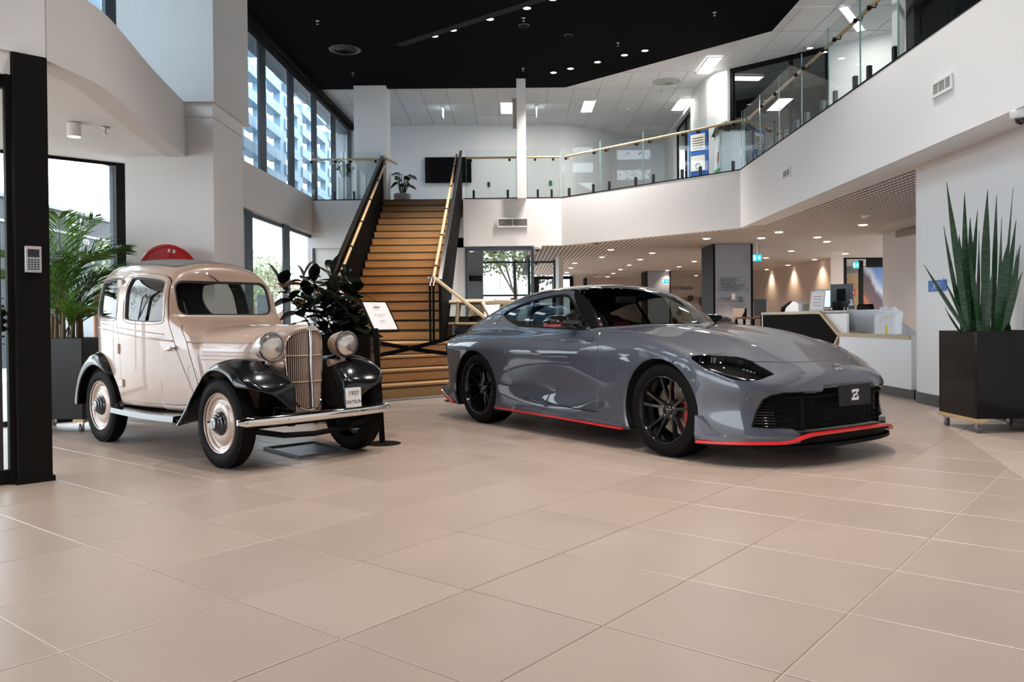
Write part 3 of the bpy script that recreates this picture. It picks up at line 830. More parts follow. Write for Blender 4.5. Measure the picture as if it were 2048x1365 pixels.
def grad(F, P, e=2e-3):
    x, y, z = P.T
    return np.stack([F(x + e, y, z) - F(x - e, y, z), F(x, y + e, z) - F(x, y - e, z), F(x, y, z + e) - F(x, y, z - e)], 1) / (2 * e)
def net(F, lo, hi, h, its=5):
    ax = [np.arange(a, b + h, h) for a, b in zip(lo, hi)]
    G = F(ax[0][:, None, None], ax[1][None, :, None], ax[2][None, None, :])
    G = np.broadcast_to(G, [len(a) for a in ax]); I = G < 0
    s = sum(I[i:I.shape[0] - 1 + i, j:I.shape[1] - 1 + j, k:I.shape[2] - 1 + k].astype(np.int8) for i in (0, 1) for j in (0, 1) for k in (0, 1))
    act = (s > 0) & (s < 8); idx = -np.ones(act.shape, int); c = np.argwhere(act); idx[act] = np.arange(len(c))
    P = np.stack([ax[q][c[:, q]] + h / 2 for q in range(3)], 1)
    Q = []
    for q in range(3):
        a, b = (q + 1) % 3, (q + 2) % 3
        sl0 = [slice(None)] * 3; sl1 = [slice(None)] * 3; sl0[q] = slice(0, -1); sl1[q] = slice(1, None)
        d = I[tuple(sl0)].astype(np.int8) - I[tuple(sl1)].astype(np.int8)
        e = np.argwhere(d != 0); sg = d[d != 0]
        ok = (e[:, a] > 0) & (e[:, b] > 0) & (e[:, a] < act.shape[a]) & (e[:, b] < act.shape[b]) & (e[:, q] < act.shape[q]); e = e[ok]; sg = sg[ok]
        def cell(da, db):
            k = e.copy(); k[:, a] -= da; k[:, b] -= db; return idx[k[:, 0], k[:, 1], k[:, 2]]
        qd = np.stack([cell(1, 1), cell(0, 1), cell(0, 0), cell(1, 0)], 1)
        qd[sg < 0] = qd[sg < 0][:, ::-1]; Q.append(qd)
    Q = np.concatenate(Q); Q = Q[(Q >= 0).all(1)]
    for _ in range(its):
        g = grad(F, P); f = F(*P.T); st = f[:, None] * g / np.maximum((g * g).sum(1), 1e-3)[:, None]
        n = np.linalg.norm(st, axis=1); st *= (np.minimum(n, h * .6) / np.maximum(n, 1e-9))[:, None]; P = P - st
    g = grad(F, P); N = g / np.maximum(np.linalg.norm(g, axis=1), 1e-9)[:, None]
    T = np.concatenate([Q[:, [0, 1, 2]], Q[:, [0, 2, 3]]])
    return P, N, T
def compact(V, N, T):
    u, inv = np.unique(T, return_inverse=True); return V[u], N[u], inv.reshape(T.shape)
def cut(Mh, fn):
    """keep the part of the mesh where fn >= 0, splitting triangles on the line"""
    V, N, T = Mh
    if len(T) == 0: return Mh
    for _ in range(2):                     # finer triangles along the cutting line
        f = fn(V); e = np.linalg.norm(V[T] - V[np.roll(T, -1, 1)], axis=2).max(1)
        ft = f[T]; m = (np.abs(ft).min(1) < 1.1 * e) & (e > .0055)
        if not m.any(): break
        t = T[m]; n0 = len(V)
        E = np.sort(np.concatenate([t[:, [0, 1]], t[:, [1, 2]], t[:, [2, 0]]]), 1)
        u, inv = np.unique(E, axis=0, return_inverse=True); inv = inv.reshape(-1)
        V = np.concatenate([V, (V[u[:, 0]] + V[u[:, 1]]) / 2]); nn = N[u[:, 0]] + N[u[:, 1]]; N = np.concatenate([N, nn / np.maximum(np.linalg.norm(nn, axis=1), 1e-9)[:, None]])
        k = len(t); a, b, c = inv[:k] + n0, inv[k:2 * k] + n0, inv[2 * k:] + n0
        T = np.concatenate([T[~m], np.stack([t[:, 0], a, c], 1), np.stack([a, t[:, 1], b], 1), np.stack([c, b, t[:, 2]], 1), np.stack([a, b, c], 1)])
    f = fn(V); f = np.where(np.abs(f) < 1e-7, 1e-7, f); S = f >= 0; k = S[T].sum(1); out = [T[k == 3]]
    NV, NN = [V], [N]; base = len(V)
    for kk in (1, 2):
        t = T[k == kk]
        if len(t) == 0: continue
        odd = S[t] if kk == 1 else ~S[t]; r = odd.argmax(1)
        t = np.stack([t[np.arange(len(t)), (r + i) % 3] for i in range(3)], 1)
        E = np.concatenate([t[:, [0, 1]], t[:, [0, 2]]]); Es = np.sort(E, 1)
        u, inv = np.unique(Es, axis=0, return_inverse=True); inv = inv.reshape(-1)
        w = f[u[:, 0]] / (f[u[:, 0]] - f[u[:, 1]])
        p = V[u[:, 0]] + (V[u[:, 1]] - V[u[:, 0]]) * w[:, None]; n = N[u[:, 0]] + (N[u[:, 1]] - N[u[:, 0]]) * w[:, None]
        NV.append(p); NN.append(n / np.maximum(np.linalg.norm(n, axis=1), 1e-9)[:, None])
        ab, ac = inv[:len(t)] + base, inv[len(t):] + base; base += len(u)
        if kk == 1: out.append(np.stack([t[:, 0], ab, ac], 1))
        else: out += [np.stack([ab, t[:, 1], t[:, 2]], 1), np.stack([ab, t[:, 2], ac], 1)]
    return compact(np.concatenate(NV), np.concatenate(NN), np.concatenate(out))
def psd(px, py, poly):
    """signed distance to a polygon, negative inside"""
    P = np.array(poly, float); d = np.full(px.shape, 1e9); ins = np.zeros(px.shape, bool)
    for a, b in zip(P, np.roll(P, -1, 0)):
        e = b - a; wx, wy = px - a[0], py - a[1]; t = np.clip((wx * e[0] + wy * e[1]) / max(e @ e, 1e-12), 0, 1)
        d = np.minimum(d, (wx - e[0] * t) ** 2 + (wy - e[1] * t) ** 2)
        c = ((a[1] <= py) & (b[1] > py)) | ((b[1] <= py) & (a[1] > py))
        with np.errstate(divide='ignore', invalid='ignore'):
            xi = a[0] + (py - a[1]) * e[0] / (e[1] if e[1] != 0 else 1e-12)
        ins ^= c & (px < xi)
    d = np.sqrt(d); return np.where(ins, -d, d)
def pld(px, py, line):
    P = np.array(line, float); d = np.full(px.shape, 1e9)
    for a, b in zip(P[:-1], P[1:]):
        e = b - a; wx, wy = px - a[0], py - a[1]; t = np.clip((wx * e[0] + wy * e[1]) / max(e @ e, 1e-12), 0, 1)
        d = np.minimum(d, (wx - e[0] * t) ** 2 + (wy - e[1] * t) ** 2)
    return np.sqrt(d)
def chaik(p, it=2): return smooth_poly(p, it, True)
def emit_mesh(name, Mh, m, parent, off=0.0, thick=0.0, label=None):
    V, N, T = Mh
    if len(T) == 0: return None
    V = V + N * off
    V = V * np.array([1, -1, 1]); N = N * np.array([1, -1, 1]); T = T[:, ::-1]      # (u, v, z) with v to the right side -> local x, y, z
    if thick > 0:
        # close the panel with a rim and an inner skin so it has real gauge
        E = np.concatenate([T[:, [0, 1]], T[:, [1, 2]], T[:, [2, 0]]]); key = np.sort(E, 1)
        _, i, c = np.unique(key, axis=0, return_index=True, return_counts=True); be = E[i[c == 1]]; n0 = len(V)
        bi, inv = np.unique(be, return_inverse=True); inv = inv.reshape(be.shape)
        Vi = V[bi] - N[bi] * thick
        R = np.concatenate([np.stack([be[:, 1], be[:, 0], n0 + inv[:, 0]], 1), np.stack([be[:, 1], n0 + inv[:, 0], n0 + inv[:, 1]], 1)])
        V = np.concatenate([V, Vi]); N = np.concatenate([N, N[bi]]); T = np.concatenate([T, R])
    q = T[:2000]; fn = np.cross(V[q[:, 1]] - V[q[:, 0]], V[q[:, 2]] - V[q[:, 0]])
    if (fn * N[q[:, 0]]).sum() < 0: T = T[:, ::-1]
    me = bpy.data.meshes.new(name)
    me.vertices.add(len(V)); me.vertices.foreach_set('co', V.astype(np.float32).ravel())
    me.loops.add(T.size); me.loops.foreach_set('vertex_index', T.astype(np.int32).ravel())
    me.polygons.add(len(T)); me.polygons.foreach_set('loop_start', (np.arange(len(T)) * 3).astype(np.int32))
    me.polygons.foreach_set('use_smooth', np.ones(len(T), bool))
    me.update(calc_edges=True); me.validate()
    if len(me.vertices) == len(N): me.normals_split_custom_set_from_vertices(N.astype(float).tolist())
    o = link(name, me, m, parent)
    if label: o['label'] = label
    return o
# ================================================================== grey-blue sports coupe
CARO = Vector((0.405, 8.617, 0)); CARA = math.atan2(-.824, .5665)
zc = thing('sports_car', 'low grey-blue two-door sports car with red lower trim and black wheels', 'car', CARO, CARA)
PAINT = mat('slate_blue_car_paint', (0.043, 0.048, 0.066), 0.5, 0.0, 1.0)
GBLK = mat('gloss_black', (0.006, 0.006, 0.007), 0.08, 0, 0.6)
MBLK = mat('matt_black_plastic', (0.008, 0.008, 0.008), 0.55, spec=0.05)
RED = mat('red_trim', (0.62, 0.012, 0.014), 0.3, 0, 0.6)
RUBBER = mat('tyre_rubber', (0.0065, 0.006, 0.0055), 0.65, spec=0.06)
CGL = glass('car_glass', (0.50, 0.54, 0.52), 1.0)
DGL = glass('dark_car_glass', (0.20, 0.21, 0.21), 1.0)
ZM = net(lambda u, v, z: z_body(u, v, z), (-1.05, -1.0, 0.08), (3.56, 1.0, 1.40), 0.019)
def _s(V): w = np.abs(V[:, 1]); return z_lower(V[:, 0], w, V[:, 2]) - z_green(V[:, 0], w, V[:, 2])
BGP = [(1.645, .88), (1.102, 1.258), (1.0, 1.276), (.8, 1.272), (.5, 1.238), (.25, 1.182), (0, 1.115), (-.25, 1.035), (-.5, .975), (-.8, .945), (-1.3, .9), (-1.3, .4), (1.75, .4)]
fb = lambda V: np.maximum(-_s(V), -psd(V[:, 0], V[:, 2], BGP))
ZBlue = cut(ZM, fb); ZBlk = cut(ZM, lambda V: -fb(V))
wv = lambda V: np.abs(V[:, 1])
for cx_, cz_, r_ in ((2.497, .330, .388), (-.03, .335, .378)):
    ZBlue = cut(ZBlue, lambda V: np.maximum(np.hypot(V[:, 0] - cx_, V[:, 2] - cz_) - r_, .60 - wv(V)))
WINP = chaik([(.101, 1.073), (.29, 1.134), (.515, 1.188), (.731, 1.220), (.897, 1.240), (1.06, 1.243), (1.216, 1.172), (1.385, 1.067), (1.60, .918), (1.30, .93), (1.071, .934), (.731, .938), (.522, .948), (.35, .985), (.217, 1.024)], 1)
fw_ = lambda V: np.maximum(psd(V[:, 0], V[:, 2], WINP), .45 - wv(V))
ZWin = cut(ZBlue, lambda V: -fw_(V)); ZBlue = cut(ZBlue, fw_)
LAMP = chaik([(2.785, .736), (2.844, .752), (2.906, .751), (2.969, .744), (3.022, .735), (3.075, .715), (3.138, .685), (3.211, .651), (3.268, .624), (3.259, .612), (3.246, .592), (3.209, .580), (3.139, .586), (3.062, .608), (2.975, .644), (2.887, .686)], 1)
fl_ = lambda V: np.maximum(psd(V[:, 0], V[:, 2], LAMP), .42 - wv(V))
ZLamp = cut(ZBlue, lambda V: -fl_(V)); ZBlue = cut(ZBlue, fl_)
GR = [(.70, .462), (.664, .492), (.60, .508), (.46, .515), (.315, .514), (.285, .550), (-.285, .550), (-.315, .514), (-.46, .515), (-.60, .508), (-.664, .492), (-.70, .462), (-.758, .27), (-.552, .256), (-.512, .232), (-.46, .235), (.46, .235), (.512, .232), (.552, .256), (.758, .27)]
fg_ = lambda V: np.maximum(psd(V[:, 1], V[:, 2], GR), 2.9 - V[:, 0])
ZGr = cut(ZBlue, lambda V: -fg_(V)); ZBlue = cut(ZBlue, fg_)
g = .0042
DOOR = [(1.722, .913), (1.798, .728), (1.763, .486), (1.755, .255), (1.172, .266), (.736, .30), (.605, .41), (.532, .554), (.503, .682), (.468, .783), (.470, .87), (.49, .952), (.6, .948), (1.07, .934), (1.62, .917)]
fd_ = lambda V: np.maximum(psd(V[:, 0], V[:, 2], DOOR), .55 - wv(V))
ZDoor = cut(ZBlue, lambda V: -fd_(V) - g); rest = cut(ZBlue, lambda V: fd_(V) - g)
HD = [(1.60, -.79), (1.93, -.803), (2.25, -.797), (2.6, -.765), (2.9, -.69), (3.03, -.625), (3.108, -.575), (3.192, -.385), (3.236, -.198), (3.242, 0), (3.236, .198), (3.192, .385), (3.108, .575), (3.03, .625), (2.9, .69), (2.6, .765), (2.25, .797), (1.93, .803), (1.60, .79)]
fh_ = lambda V: np.maximum(psd(V[:, 0], V[:, 1], HD), .6 - V[:, 2])
ZHood = cut(rest, lambda V: -fh_(V) - g); rest = cut(rest, lambda V: fh_(V) - g)
BP = [(2.638, .693), (2.79, .742), (3.02, .77), (3.3, .74), (3.8, .62), (3.8, -.1), (2.62, -.1), (2.62, .3)]
fp_ = lambda V: psd(V[:, 0], V[:, 2], BP)
ZBump = cut(rest, lambda V: -fp_(V) - g * .7); rest = cut(rest, lambda V: fp_(V) - g * .7)
FUEL = lambda V: np.maximum(np.abs(np.hypot(V[:, 0] - .53, (V[:, 2] - .775) * .8) - .085) - .003, .5 - V[:, 1])
ZFl = cut(rest, lambda V: FUEL(V))
QL = lambda V: np.maximum(pld(V[:, 0], V[:, 2], [(.33, .401), (.60, .399)]) - .003, .6 - wv(V))
emit_mesh('body_shell', cut(ZFl, QL), PAINT, zc, thick=.02)
emit_mesh('hood', ZHood, PAINT, zc, thick=.02)
fc_ = lambda V: np.minimum(np.minimum(.50 - wv(V), .262 - V[:, 2]), V[:, 0] - 3.2)
emit_mesh('front_bumper', cut(ZBump, lambda V: -fc_(V)), PAINT, zc, thick=.02)
emit_mesh('lower_grille', cut(ZBump, fc_), MBLK, zc, thick=.02)
emit_mesh('door', cut(ZDoor, lambda V: V[:, 1]), PAINT, zc, thick=.02)
emit_mesh('door', cut(ZDoor, lambda V: -V[:, 1]), PAINT, zc, thick=.02)
emit_mesh('groove_filler', cut(ZM, lambda V: np.minimum(np.minimum(.93 - V[:, 2], V[:, 2] - .2), np.minimum(np.minimum(np.hypot(V[:, 0] - 2.497, V[:, 2] - .33) - .40, np.hypot(V[:, 0] + .03, V[:, 2] - .335) - .40), np.minimum(psd(V[:, 0], V[:, 2], LAMP), psd(V[:, 1], V[:, 2], GR) + np.where(V[:, 0] < 2.9, 9, 0))) - .01)), MBLK, zc, off=-.018)
# side glazing: door glass, quarter glass, black pillar and surround
PIL = [(.555, 1.20), (.60, 1.21), (.70, .93), (.635, .93)]
inset = lambda V: -psd(V[:, 0], V[:, 2], WINP) - .016
emit_mesh('window_surround', cut(ZWin, lambda V: -inset(V)), MBLK, zc, off=-.003, thick=.012)
ZW2 = cut(ZWin, inset); fpil = lambda V: psd(V[:, 0], V[:, 2], PIL)
emit_mesh('door_pillar', cut(ZW2, lambda V: -fpil(V)), GBLK, zc, off=-.005)
gl = cut(ZW2, fpil)
for sg in (1, -1):
    h = cut(gl, lambda V: sg * V[:, 1])
    emit_mesh('door_window', cut(h, lambda V: V[:, 0] - .63), CGL, zc, off=-.01)
    emit_mesh('quarter_window', cut(h, lambda V: .63 - V[:, 0]), DGL, zc, off=-.01)
# roof, windscreen, tailgate glass
def _ue(V): w = wv(V); return V[:, 0] + .185 * np.clip(w / .75, 0, 2) ** 2 * sstep(.5, 1.3, V[:, 0])
def _G(V): t = np.clip((V[:, 2] - .93) / .4, 0, 1.4); return zgb(V[:, 0]) + (zgt(V[:, 0]) - zgb(V[:, 0])) * t ** 1.15
fws = lambda V: np.minimum(np.minimum(_ue(V) - 1.19, _G(V) - .075 - wv(V)), _s(V) - .012)
fha = lambda V: np.minimum(np.minimum(.12 - V[:, 0], _G(V) - .10 - wv(V)), V[:, 0] + .74)
emit_mesh('windscreen', cut(ZBlk, fws), glass('windscreen_glass', (0.66, 0.71, 0.68)), zc, off=-.003)
emit_mesh('rear_window', cut(ZBlk, fha), DGL, zc, off=-.003)
emit_mesh('roof', cut(ZBlk, lambda V: np.minimum(-fws(V), -fha(V))), GBLK, zc, thick=.015)
# headlamps
for sg in (1, -1):
    L_ = cut(ZLamp, lambda V: sg * V[:, 1])
    hl = emit_mesh('headlight', L_, MBLK, zc, off=-.055)
    emit_mesh('lens', L_, glass('lamp_lens', (0.75, .76, .76)), hl, off=-.004)
    rim = cut(L_, lambda V: psd(V[:, 0], V[:, 2], LAMP) + .010)
    emit_mesh('bezel', rim, GBLK, hl, off=-.004, thick=.05)
    low = cut(L_, lambda V: np.minimum(np.minimum(-psd(V[:, 0], V[:, 2], LAMP) - .016, .66 - V[:, 2] + (V[:, 0] - 3.0) * -.30), V[:, 0] - 2.90))
    low = cut(low, lambda V: .024 - np.abs(V[:, 2] - (.655 - (V[:, 0] - 3.0) * .28)))
    emit_mesh('light_blade', low, mat('lamp_silver', (.5, .5, .52), .2, 1), hl, off=-.028)
    for k in range(5):
        u_ = 3.06 + k * .022; vv = .64 - k * .012
        obj('led', MB().bbox(u_ - .008, u_ + .008, -sg * vv - .008, -sg * vv + .008, .640 - k * .006, .654 - k * .006, .002), mat('lamp_white', (.8, .8, .8), .15, .6), hl, world=False)
# grille insert, vent bars, plate
GI = emit_mesh('grille', ZGr, MBLK, zc, off=-.07)
rimg = cut(ZGr, lambda V: psd(V[:, 1], V[:, 2], GR) + .008)
emit_mesh('grille_rim', rimg, GBLK, GI, off=-.002, thick=.068)
def z_front(v, z):
    a, b = 2.6, 3.6
    for _ in range(40):
        m = (a + b) / 2
        if z_body(np.array(m), np.array(v), np.array(z)) < 0: a = m
        else: b = m
    return a
for k in range(9):
    z = .275 + k * .019
    for sg in (1, -1):
        pts = [(z_front(v, z) - .028, -sg * v, z) for v in (.745 - k * .006, .70, .655, .62)]
        obj('vent_fin', MB().tube(pts, .0055, 6), GBLK, GI, world=False, smooth=True)
for k in range(7):
    z = .27 + k * .035
    obj('mesh_bar', MB().tube([(z_front(v, z) - .05, -v, z) for v in np.linspace(-.6, .6, 13)], .004, 5), MBLK, GI, world=False)
for v in (.44, .30):
    for sg in (1, -1):
        gb = MB(); gb.bbox(3.375, 3.40, sg * v - .006, sg * v + .006, .24, .51, .002); obj('grille_strut', gb, MBLK, GI, world=False)
obj('bumper_bar', MB().tube([(z_front(v, .47) - .035, -v, .47) for v in np.linspace(-.55, .55, 13)], .010, 8), MBLK, GI, world=False, smooth=True)
# red splitter line round the lower edge
def strip(path, hw=.014, hh=.013):
    m = MB(); P = [Vector((u, -v, z)) for u, v, z in path]; n = len(P); vs = []
    for i, p in enumerate(P):
        d = (P[min(i + 1, n - 1)] - P[max(i - 1, 0)]).normalized(); o = Vector((d.y, -d.x, 0)).normalized()
        for a, b in ((-1, -1), (1, -.6), (1, .6), (-1, 1)): vs.append(p + o * a * hw + Vector((0, 0, b * hh)))
    fs = [(0, 1, 2, 3), tuple((n - 1) * 4 + k for k in (3, 2, 1, 0))]
    for i in range(n - 1):
        for k in range(4): fs.append((i * 4 + k, i * 4 + (k + 1) % 4, i * 4 + 4 + (k + 1) % 4, i * 4 + 4 + k))
    return m.add(vs, fs)
half = [(2.852, .900, .150), (2.97, .882, .155), (3.094, .850, .162), (3.23, .762, .166), (3.357, .630, .170), (3.40, .565, .181), (3.44, .46, .218), (3.470, .33, .226), (3.482, .2, .228), (3.487, 0, .229)]
pth = half + [(u, -v, z) for u, v, z in reversed(half[:-1])]
obj('red_splitter', strip([(u + .02, v * 1.02, z) for u, v, z in smooth_poly(pth, 1)]), RED, zc, world=False, smooth=True, label='bright red splitter edge')
m = MB(); m.prism([(u + .012, -v) for u, v, z in pth] + [(2.9, .6), (2.9, -.6)], .128, .150)
obj('undertray', m, MBLK, zc, world=False)
for sg in (1, -1):
    o_ = [(2.855, .915), (2.97, .898), (3.094, .868), (3.23, .782), (3.36, .655), (3.415, .575), (3.43, .52)]
    i_ = [(3.36, .50), (3.25, .64), (3.12, .76), (3.0, .82), (2.855, .86)]
    m = MB(); n = len(o_)
    top = [Vector((u, -sg * v, .200)) for u, v in o_]; bot = [Vector((u, -sg * v, .168)) for u, v in o_]; inn = [Vector((u, -sg * v, .232)) for u, v in reversed(i_)]
    inn = inn + [inn[-1]] * (n - len(inn))
    inn = [Vector((2.855, -sg * .885, .232)), Vector((2.98, -sg * .86, .238)), Vector((3.09, -sg * .81, .238)), Vector((3.20, -sg * .715, .238)), Vector((3.31, -sg * .58, .236)), Vector((3.36, -sg * .52, .225)), Vector((3.37, -sg * .50, .21))]
    m.add(top + bot + inn, [(i, i + 1, n + i + 1, n + i) for i in range(n - 1)] + [(2 * n + i, 2 * n + i + 1, i + 1, i) for i in range(n - 1)])
    obj('front_lip', m, PAINT, zc, world=False, smooth=True)
    # canard flick ahead of the wheel
    c = [Vector((2.86, -sg * .925, .19)), Vector((2.86, -sg * .918, .335)), Vector((2.92, -sg * .912, .335)), Vector((2.98, -sg * .895, .26)), Vector((3.07, -sg * .855, .20))]
    c2 = [p + Vector((.0, sg * .03, 0)) for p in c]
    m = MB().add(c + c2, [(0, 1, 2, 3, 4), (9, 8, 7, 6, 5)] + [(i, (i + 1) % 5, 5 + (i + 1) % 5, 5 + i) for i in range(5)])
    obj('canard', m, PAINT, zc, world=False)
    # side skirt with red lower edge
    sk = []
    prof = [(.33, .935, .205), (.60, .918, .215), (.66, .925, .245), (1.2, .915, .225), (1.75, .915, .212), (2.09, .918, .196)]
    vs = [Vector((u, -sg * v, .178)) for u, v, z in prof] + [Vector((u, -sg * v, z - .02)) for u, v, z in prof] + [Vector((u, -sg * (v - .055), z)) for u, v, z in prof]
    n = len(prof); m = MB().add(vs, [(k * n + i, k * n + i + 1, (k + 1) * n + i + 1, (k + 1) * n + i) for k in (0, 1) for i in range(n - 1)])
    obj('side_skirt', m, PAINT, zc, world=False)
    obj('red_side_strip', strip([(.335, sg * .925, .181), (.7, sg * .925, .176), (1.4, sg * .922, .170), (2.12, sg * .925, .160)], .014, .0085), RED, zc, world=False, label='red pinstripe along the sill')
    obj('rear_winglet', MB().add([Vector((u, -sg * v, z)) for u, v, z in ((-.43, .925, .17), (-.42, .925, .21), (-.60, .93, .30), (-.74, .88, .32), (-.74, .88, .27), (-.43, .89, .17), (-.42, .89, .21), (-.60, .88, .30), (-.74, .82, .32), (-.74, .82, .27))],
        [(0, 1, 2, 3, 4), (9, 8, 7, 6, 5)] + [(i, (i + 1) % 5, 5 + (i + 1) % 5, 5 + i) for i in range(5)]), PAINT, zc, world=False)
    obj('winglet_strip', strip([(-.42, sg * .93, .17), (-.6, sg * .925, .225), (-.75, sg * .88, .265)], .012, .012), RED, zc, world=False)
# wheels
WCH = mat('wheel_black', (0.008, 0.008, 0.009), 0.12, 0, 0.5)
def z_wheel(u, sg, front):
    Wp = Matrix.Translation((u, -sg * .79, .343)) @ Matrix.Rotation(sg * PI / 2, 4, 'X')      # local z points outwards
    tp = [(.236, .112), (.250, .126), (.275, .133), (.305, .132), (.328, .122), (.340, .100), (.3435, .06), (.3435, .02), (.338, .018), (.338, .008), (.3435, .006), (.3435, -.05), (.340, -.1), (.325, -.125), (.27, -.13), (.236, -.112)]
    w = obj('wheel', MB().lathe(tp, 64, Wp), RUBBER, zc, world=False, smooth=True, angle=30)
    rp = [(.262, .1345), (.244, .131), (.240, .118), (.232, .112), (.226, .05), (.215, .03), (.212, -.1)]
    obj('rim', MB().lathe([(.247, .122), (.2465, .128), (.240, .129), (.236, .118), (.230, .108), (.224, .05), (.212, -.1)], 64, Wp), WCH, w, world=False, smooth=True)
    for k in range(5):
        for d in (-.17, .17):
            a = 2 * PI * k / 5 + d + .3; ca, sa = math.cos(a), math.sin(a); a2 = 2 * PI * k / 5 + d * 1.25 + .3
            r0 = Vector((math.cos(2 * PI * k / 5 + .3 + d * .9) * .055, math.sin(2 * PI * k / 5 + .3 + d * .9) * .055, .062)); r1 = Vector((math.cos(a2) * .236, math.sin(a2) * .236, .098))
            t = Vector((-sa, ca, 0)); vs = []
            for p, hw, dp in ((r0, .017, .035), (r0 * .45 + r1 * .55 + Vector((0, 0, .004)), .0125, .03), (r1, .016, .03)):
                vs += [p - t * hw + Vector((0, 0, -dp)), p + t * hw + Vector((0, 0, -dp)), p + t * hw * .7, p - t * hw * .7]
            fs = [(0, 1, 2, 3), (11, 10, 9, 8)]
            for i in (0, 4):
                for q in range(4): fs.append((i + q, i + (q + 1) % 4, i + 4 + (q + 1) % 4, i + 4 + q))
            obj('spoke', MB().add([Wp @ p for p in vs], fs), WCH, w, world=False)
    hub = obj('hub', MB().lathe([(.0001, .066), (.03, .066), (.034, .060), (.072, .058), (.078, .045), (.078, .0)], 32, Wp), WCH, w, world=False, smooth=True)
    obj('cap_ring', MB().tube([Wp @ Vector((.022 * math.cos(t), .022 * math.sin(t), .068)) for t in np.linspace(0, 2 * PI, 20)[:-1]], .0018, 6, True), STEEL, hub, world=False)
    obj('cap_bar', MB().box(-.025, .025, -.004, .004, .066, .069, Wp), STEEL, hub, world=False)
    for k in range(5):
        a = 2 * PI * k / 5 + .3; c = Vector((.056 * math.cos(a), .056 * math.sin(a), .055))
        obj('wheel_nut', MB().cyl(Wp @ c, Wp @ (c + Vector((0, 0, .02))), .010, 6, .008), STEEL, hub, world=False)
    obj('brake_disc', MB().lathe([(.06, -.01), (.185, -.01), (.188, -.014), (.188, -.035), (.06, -.035)], 48, Wp), mat('brake_iron', (.42, .33, .25), .35, .9), w, world=False, smooth=True)
    # caliper on the leading side
    ang = 0.05 if front else PI - .1
    cp = MB(); n = 9
    for rr0, rr1, h0, h1 in ((.125, .198, -.005, .040),):
        vs = []
        for i in range(n):
            t = (ang if sg > 0 else PI - ang) + (i / (n - 1) - .5) * 1.25 * (1 if front else .8)
            if True:
                vs += [Wp @ Vector((r * math.cos(t), r * math.sin(t), h)) for r, h in ((rr0 + .02 * abs(i - 4) / 4, h0), (rr1, h0), (rr1, h1 * .7), (rr0 + .045, h1), (rr0 + .02 * abs(i - 4) / 4, h1 * .8))]
        fs = [tuple(range(5)), tuple(reversed(range((n - 1) * 5, n * 5)))]
        for i in range(n - 1):
            for q in range(5): fs.append((i * 5 + q, i * 5 + (q + 1) % 5, i * 5 + 5 + (q + 1) % 5, i * 5 + 5 + q))
        cp.add(vs, fs)
    if front: obj('brake_caliper', cp, RED, w, world=False, smooth=True, angle=35)
    # wheel housing
    obj('wheel_arch_liner', MB().lathe([(.383, -.02 if front else -.02), (.383, -.36), (.05, -.36)], 40, Matrix.Translation((u - (.05 if front else .05), -sg * .90, .333)) @ Matrix.Rotation(sg * PI / 2, 4, 'X'), (-.42 if sg > 0 else -PI - .42), (PI + .42 if sg > 0 else .42)), mat('arch_liner', (.006, .006, .006), .9), w, world=False)
    return w
for u, fr in ((0.02, False), (2.548, True)):
    for sg in (1, -1): z_wheel(u, sg, fr)
# mirrors
for sg in (1, -1):
    mr = MB()
    prof = [(1.235, .93, .985, .030), (1.25, .93, .99, .048), (1.32, .945, .995, .056), (1.42, .955, .995, .052), (1.50, .945, .99, .036), (1.525, .94, .988, .015)]
    vs = []; n = 14
    for u, v, z, r in prof:
        vs += [Vector((u, -sg * (v + .095 * math.cos(t)), z + r * math.sin(t))) for t in (2 * PI * i / n for i in range(n))]
    fs = [tuple(reversed(range(n))), tuple(range((len(prof) - 1) * n, len(prof) * n))]
    for i in range(len(prof) - 1):
        for q in range(n): fs.append((i * n + q, i * n + (q + 1) % n, i * n + n + (q + 1) % n, i * n + n + q))
    mm = obj('door_mirror', mr.add(vs, fs), GBLK, zc, world=False, smooth=True, angle=50)
    obj('mirror_stripe', strip([(1.24, sg * 1.015, .958), (1.32, sg * 1.045, .958), (1.42, sg * 1.05, .958), (1.50, sg * 1.03, .962)], .006, .008), RED, mm, world=False)
    obj('mirror_arm', MB().tube([(1.40, -sg * .88, .965), (1.44, -sg * .78, .93)], .022, 8), GBLK, mm, world=False, smooth=True)
# badges, plate, spoiler, sensor, details
e0 = Vector((z_front(0, .640) + .004, 0, .640)); n_ = Vector((.75, 0, .66)).normalized(); up_ = Vector((-.66, 0, .75))
Mb = frame_m(e0, (0, 1, 0), up_)
em = obj('nose_emblem', MB().tube([Mb @ Vector((.052 * math.cos(t), .046 * math.sin(t), 0)) for t in np.linspace(0.25, PI - .25, 18)], .0042, 8), CHROME, zc, world=False, smooth=True)
obj('emblem_arc', MB().tube([Mb @ Vector((.052 * math.cos(t), .046 * math.sin(t), 0)) for t in np.linspace(PI + .25, 2 * PI - .25, 18)], .0042, 8), CHROME, em, world=False, smooth=True)
text('emblem_word', 'NISSAN', .026, Mb @ Matrix.Translation((0, 0, .002)), CHROME, zc, depth=.002); bpy.data.objects['emblem_word'].matrix_parent_inverse = Matrix.Identity(4)
Mpl = frame_m((3.495, 0, .468), (0, 1, 0), (-.06, 0, 1))
pl = obj('number_plate', MB().bbox(-.188, .188, -.073, .073, -.004, .004, .004, Mpl), mat('plate_charcoal', (.014, .014, .016), .5, spec=.15), zc, world=False)
zz = [(-.052, .040), (-.034, .047), (.052, .047), (.052, .030), (.014, .006), (.036, .006), (.028, -.006), (-.004, -.006), (-.028, -.024), (.020, -.024), (.024, -.014), (.050, -.014), (.040, -.047), (-.060, -.047), (-.060, -.030), (-.020, -.006), (-.040, -.006), (-.032, .006), (-.002, .006), (.020, .026), (-.022, .026), (-.026, .018), (-.050, .018)]
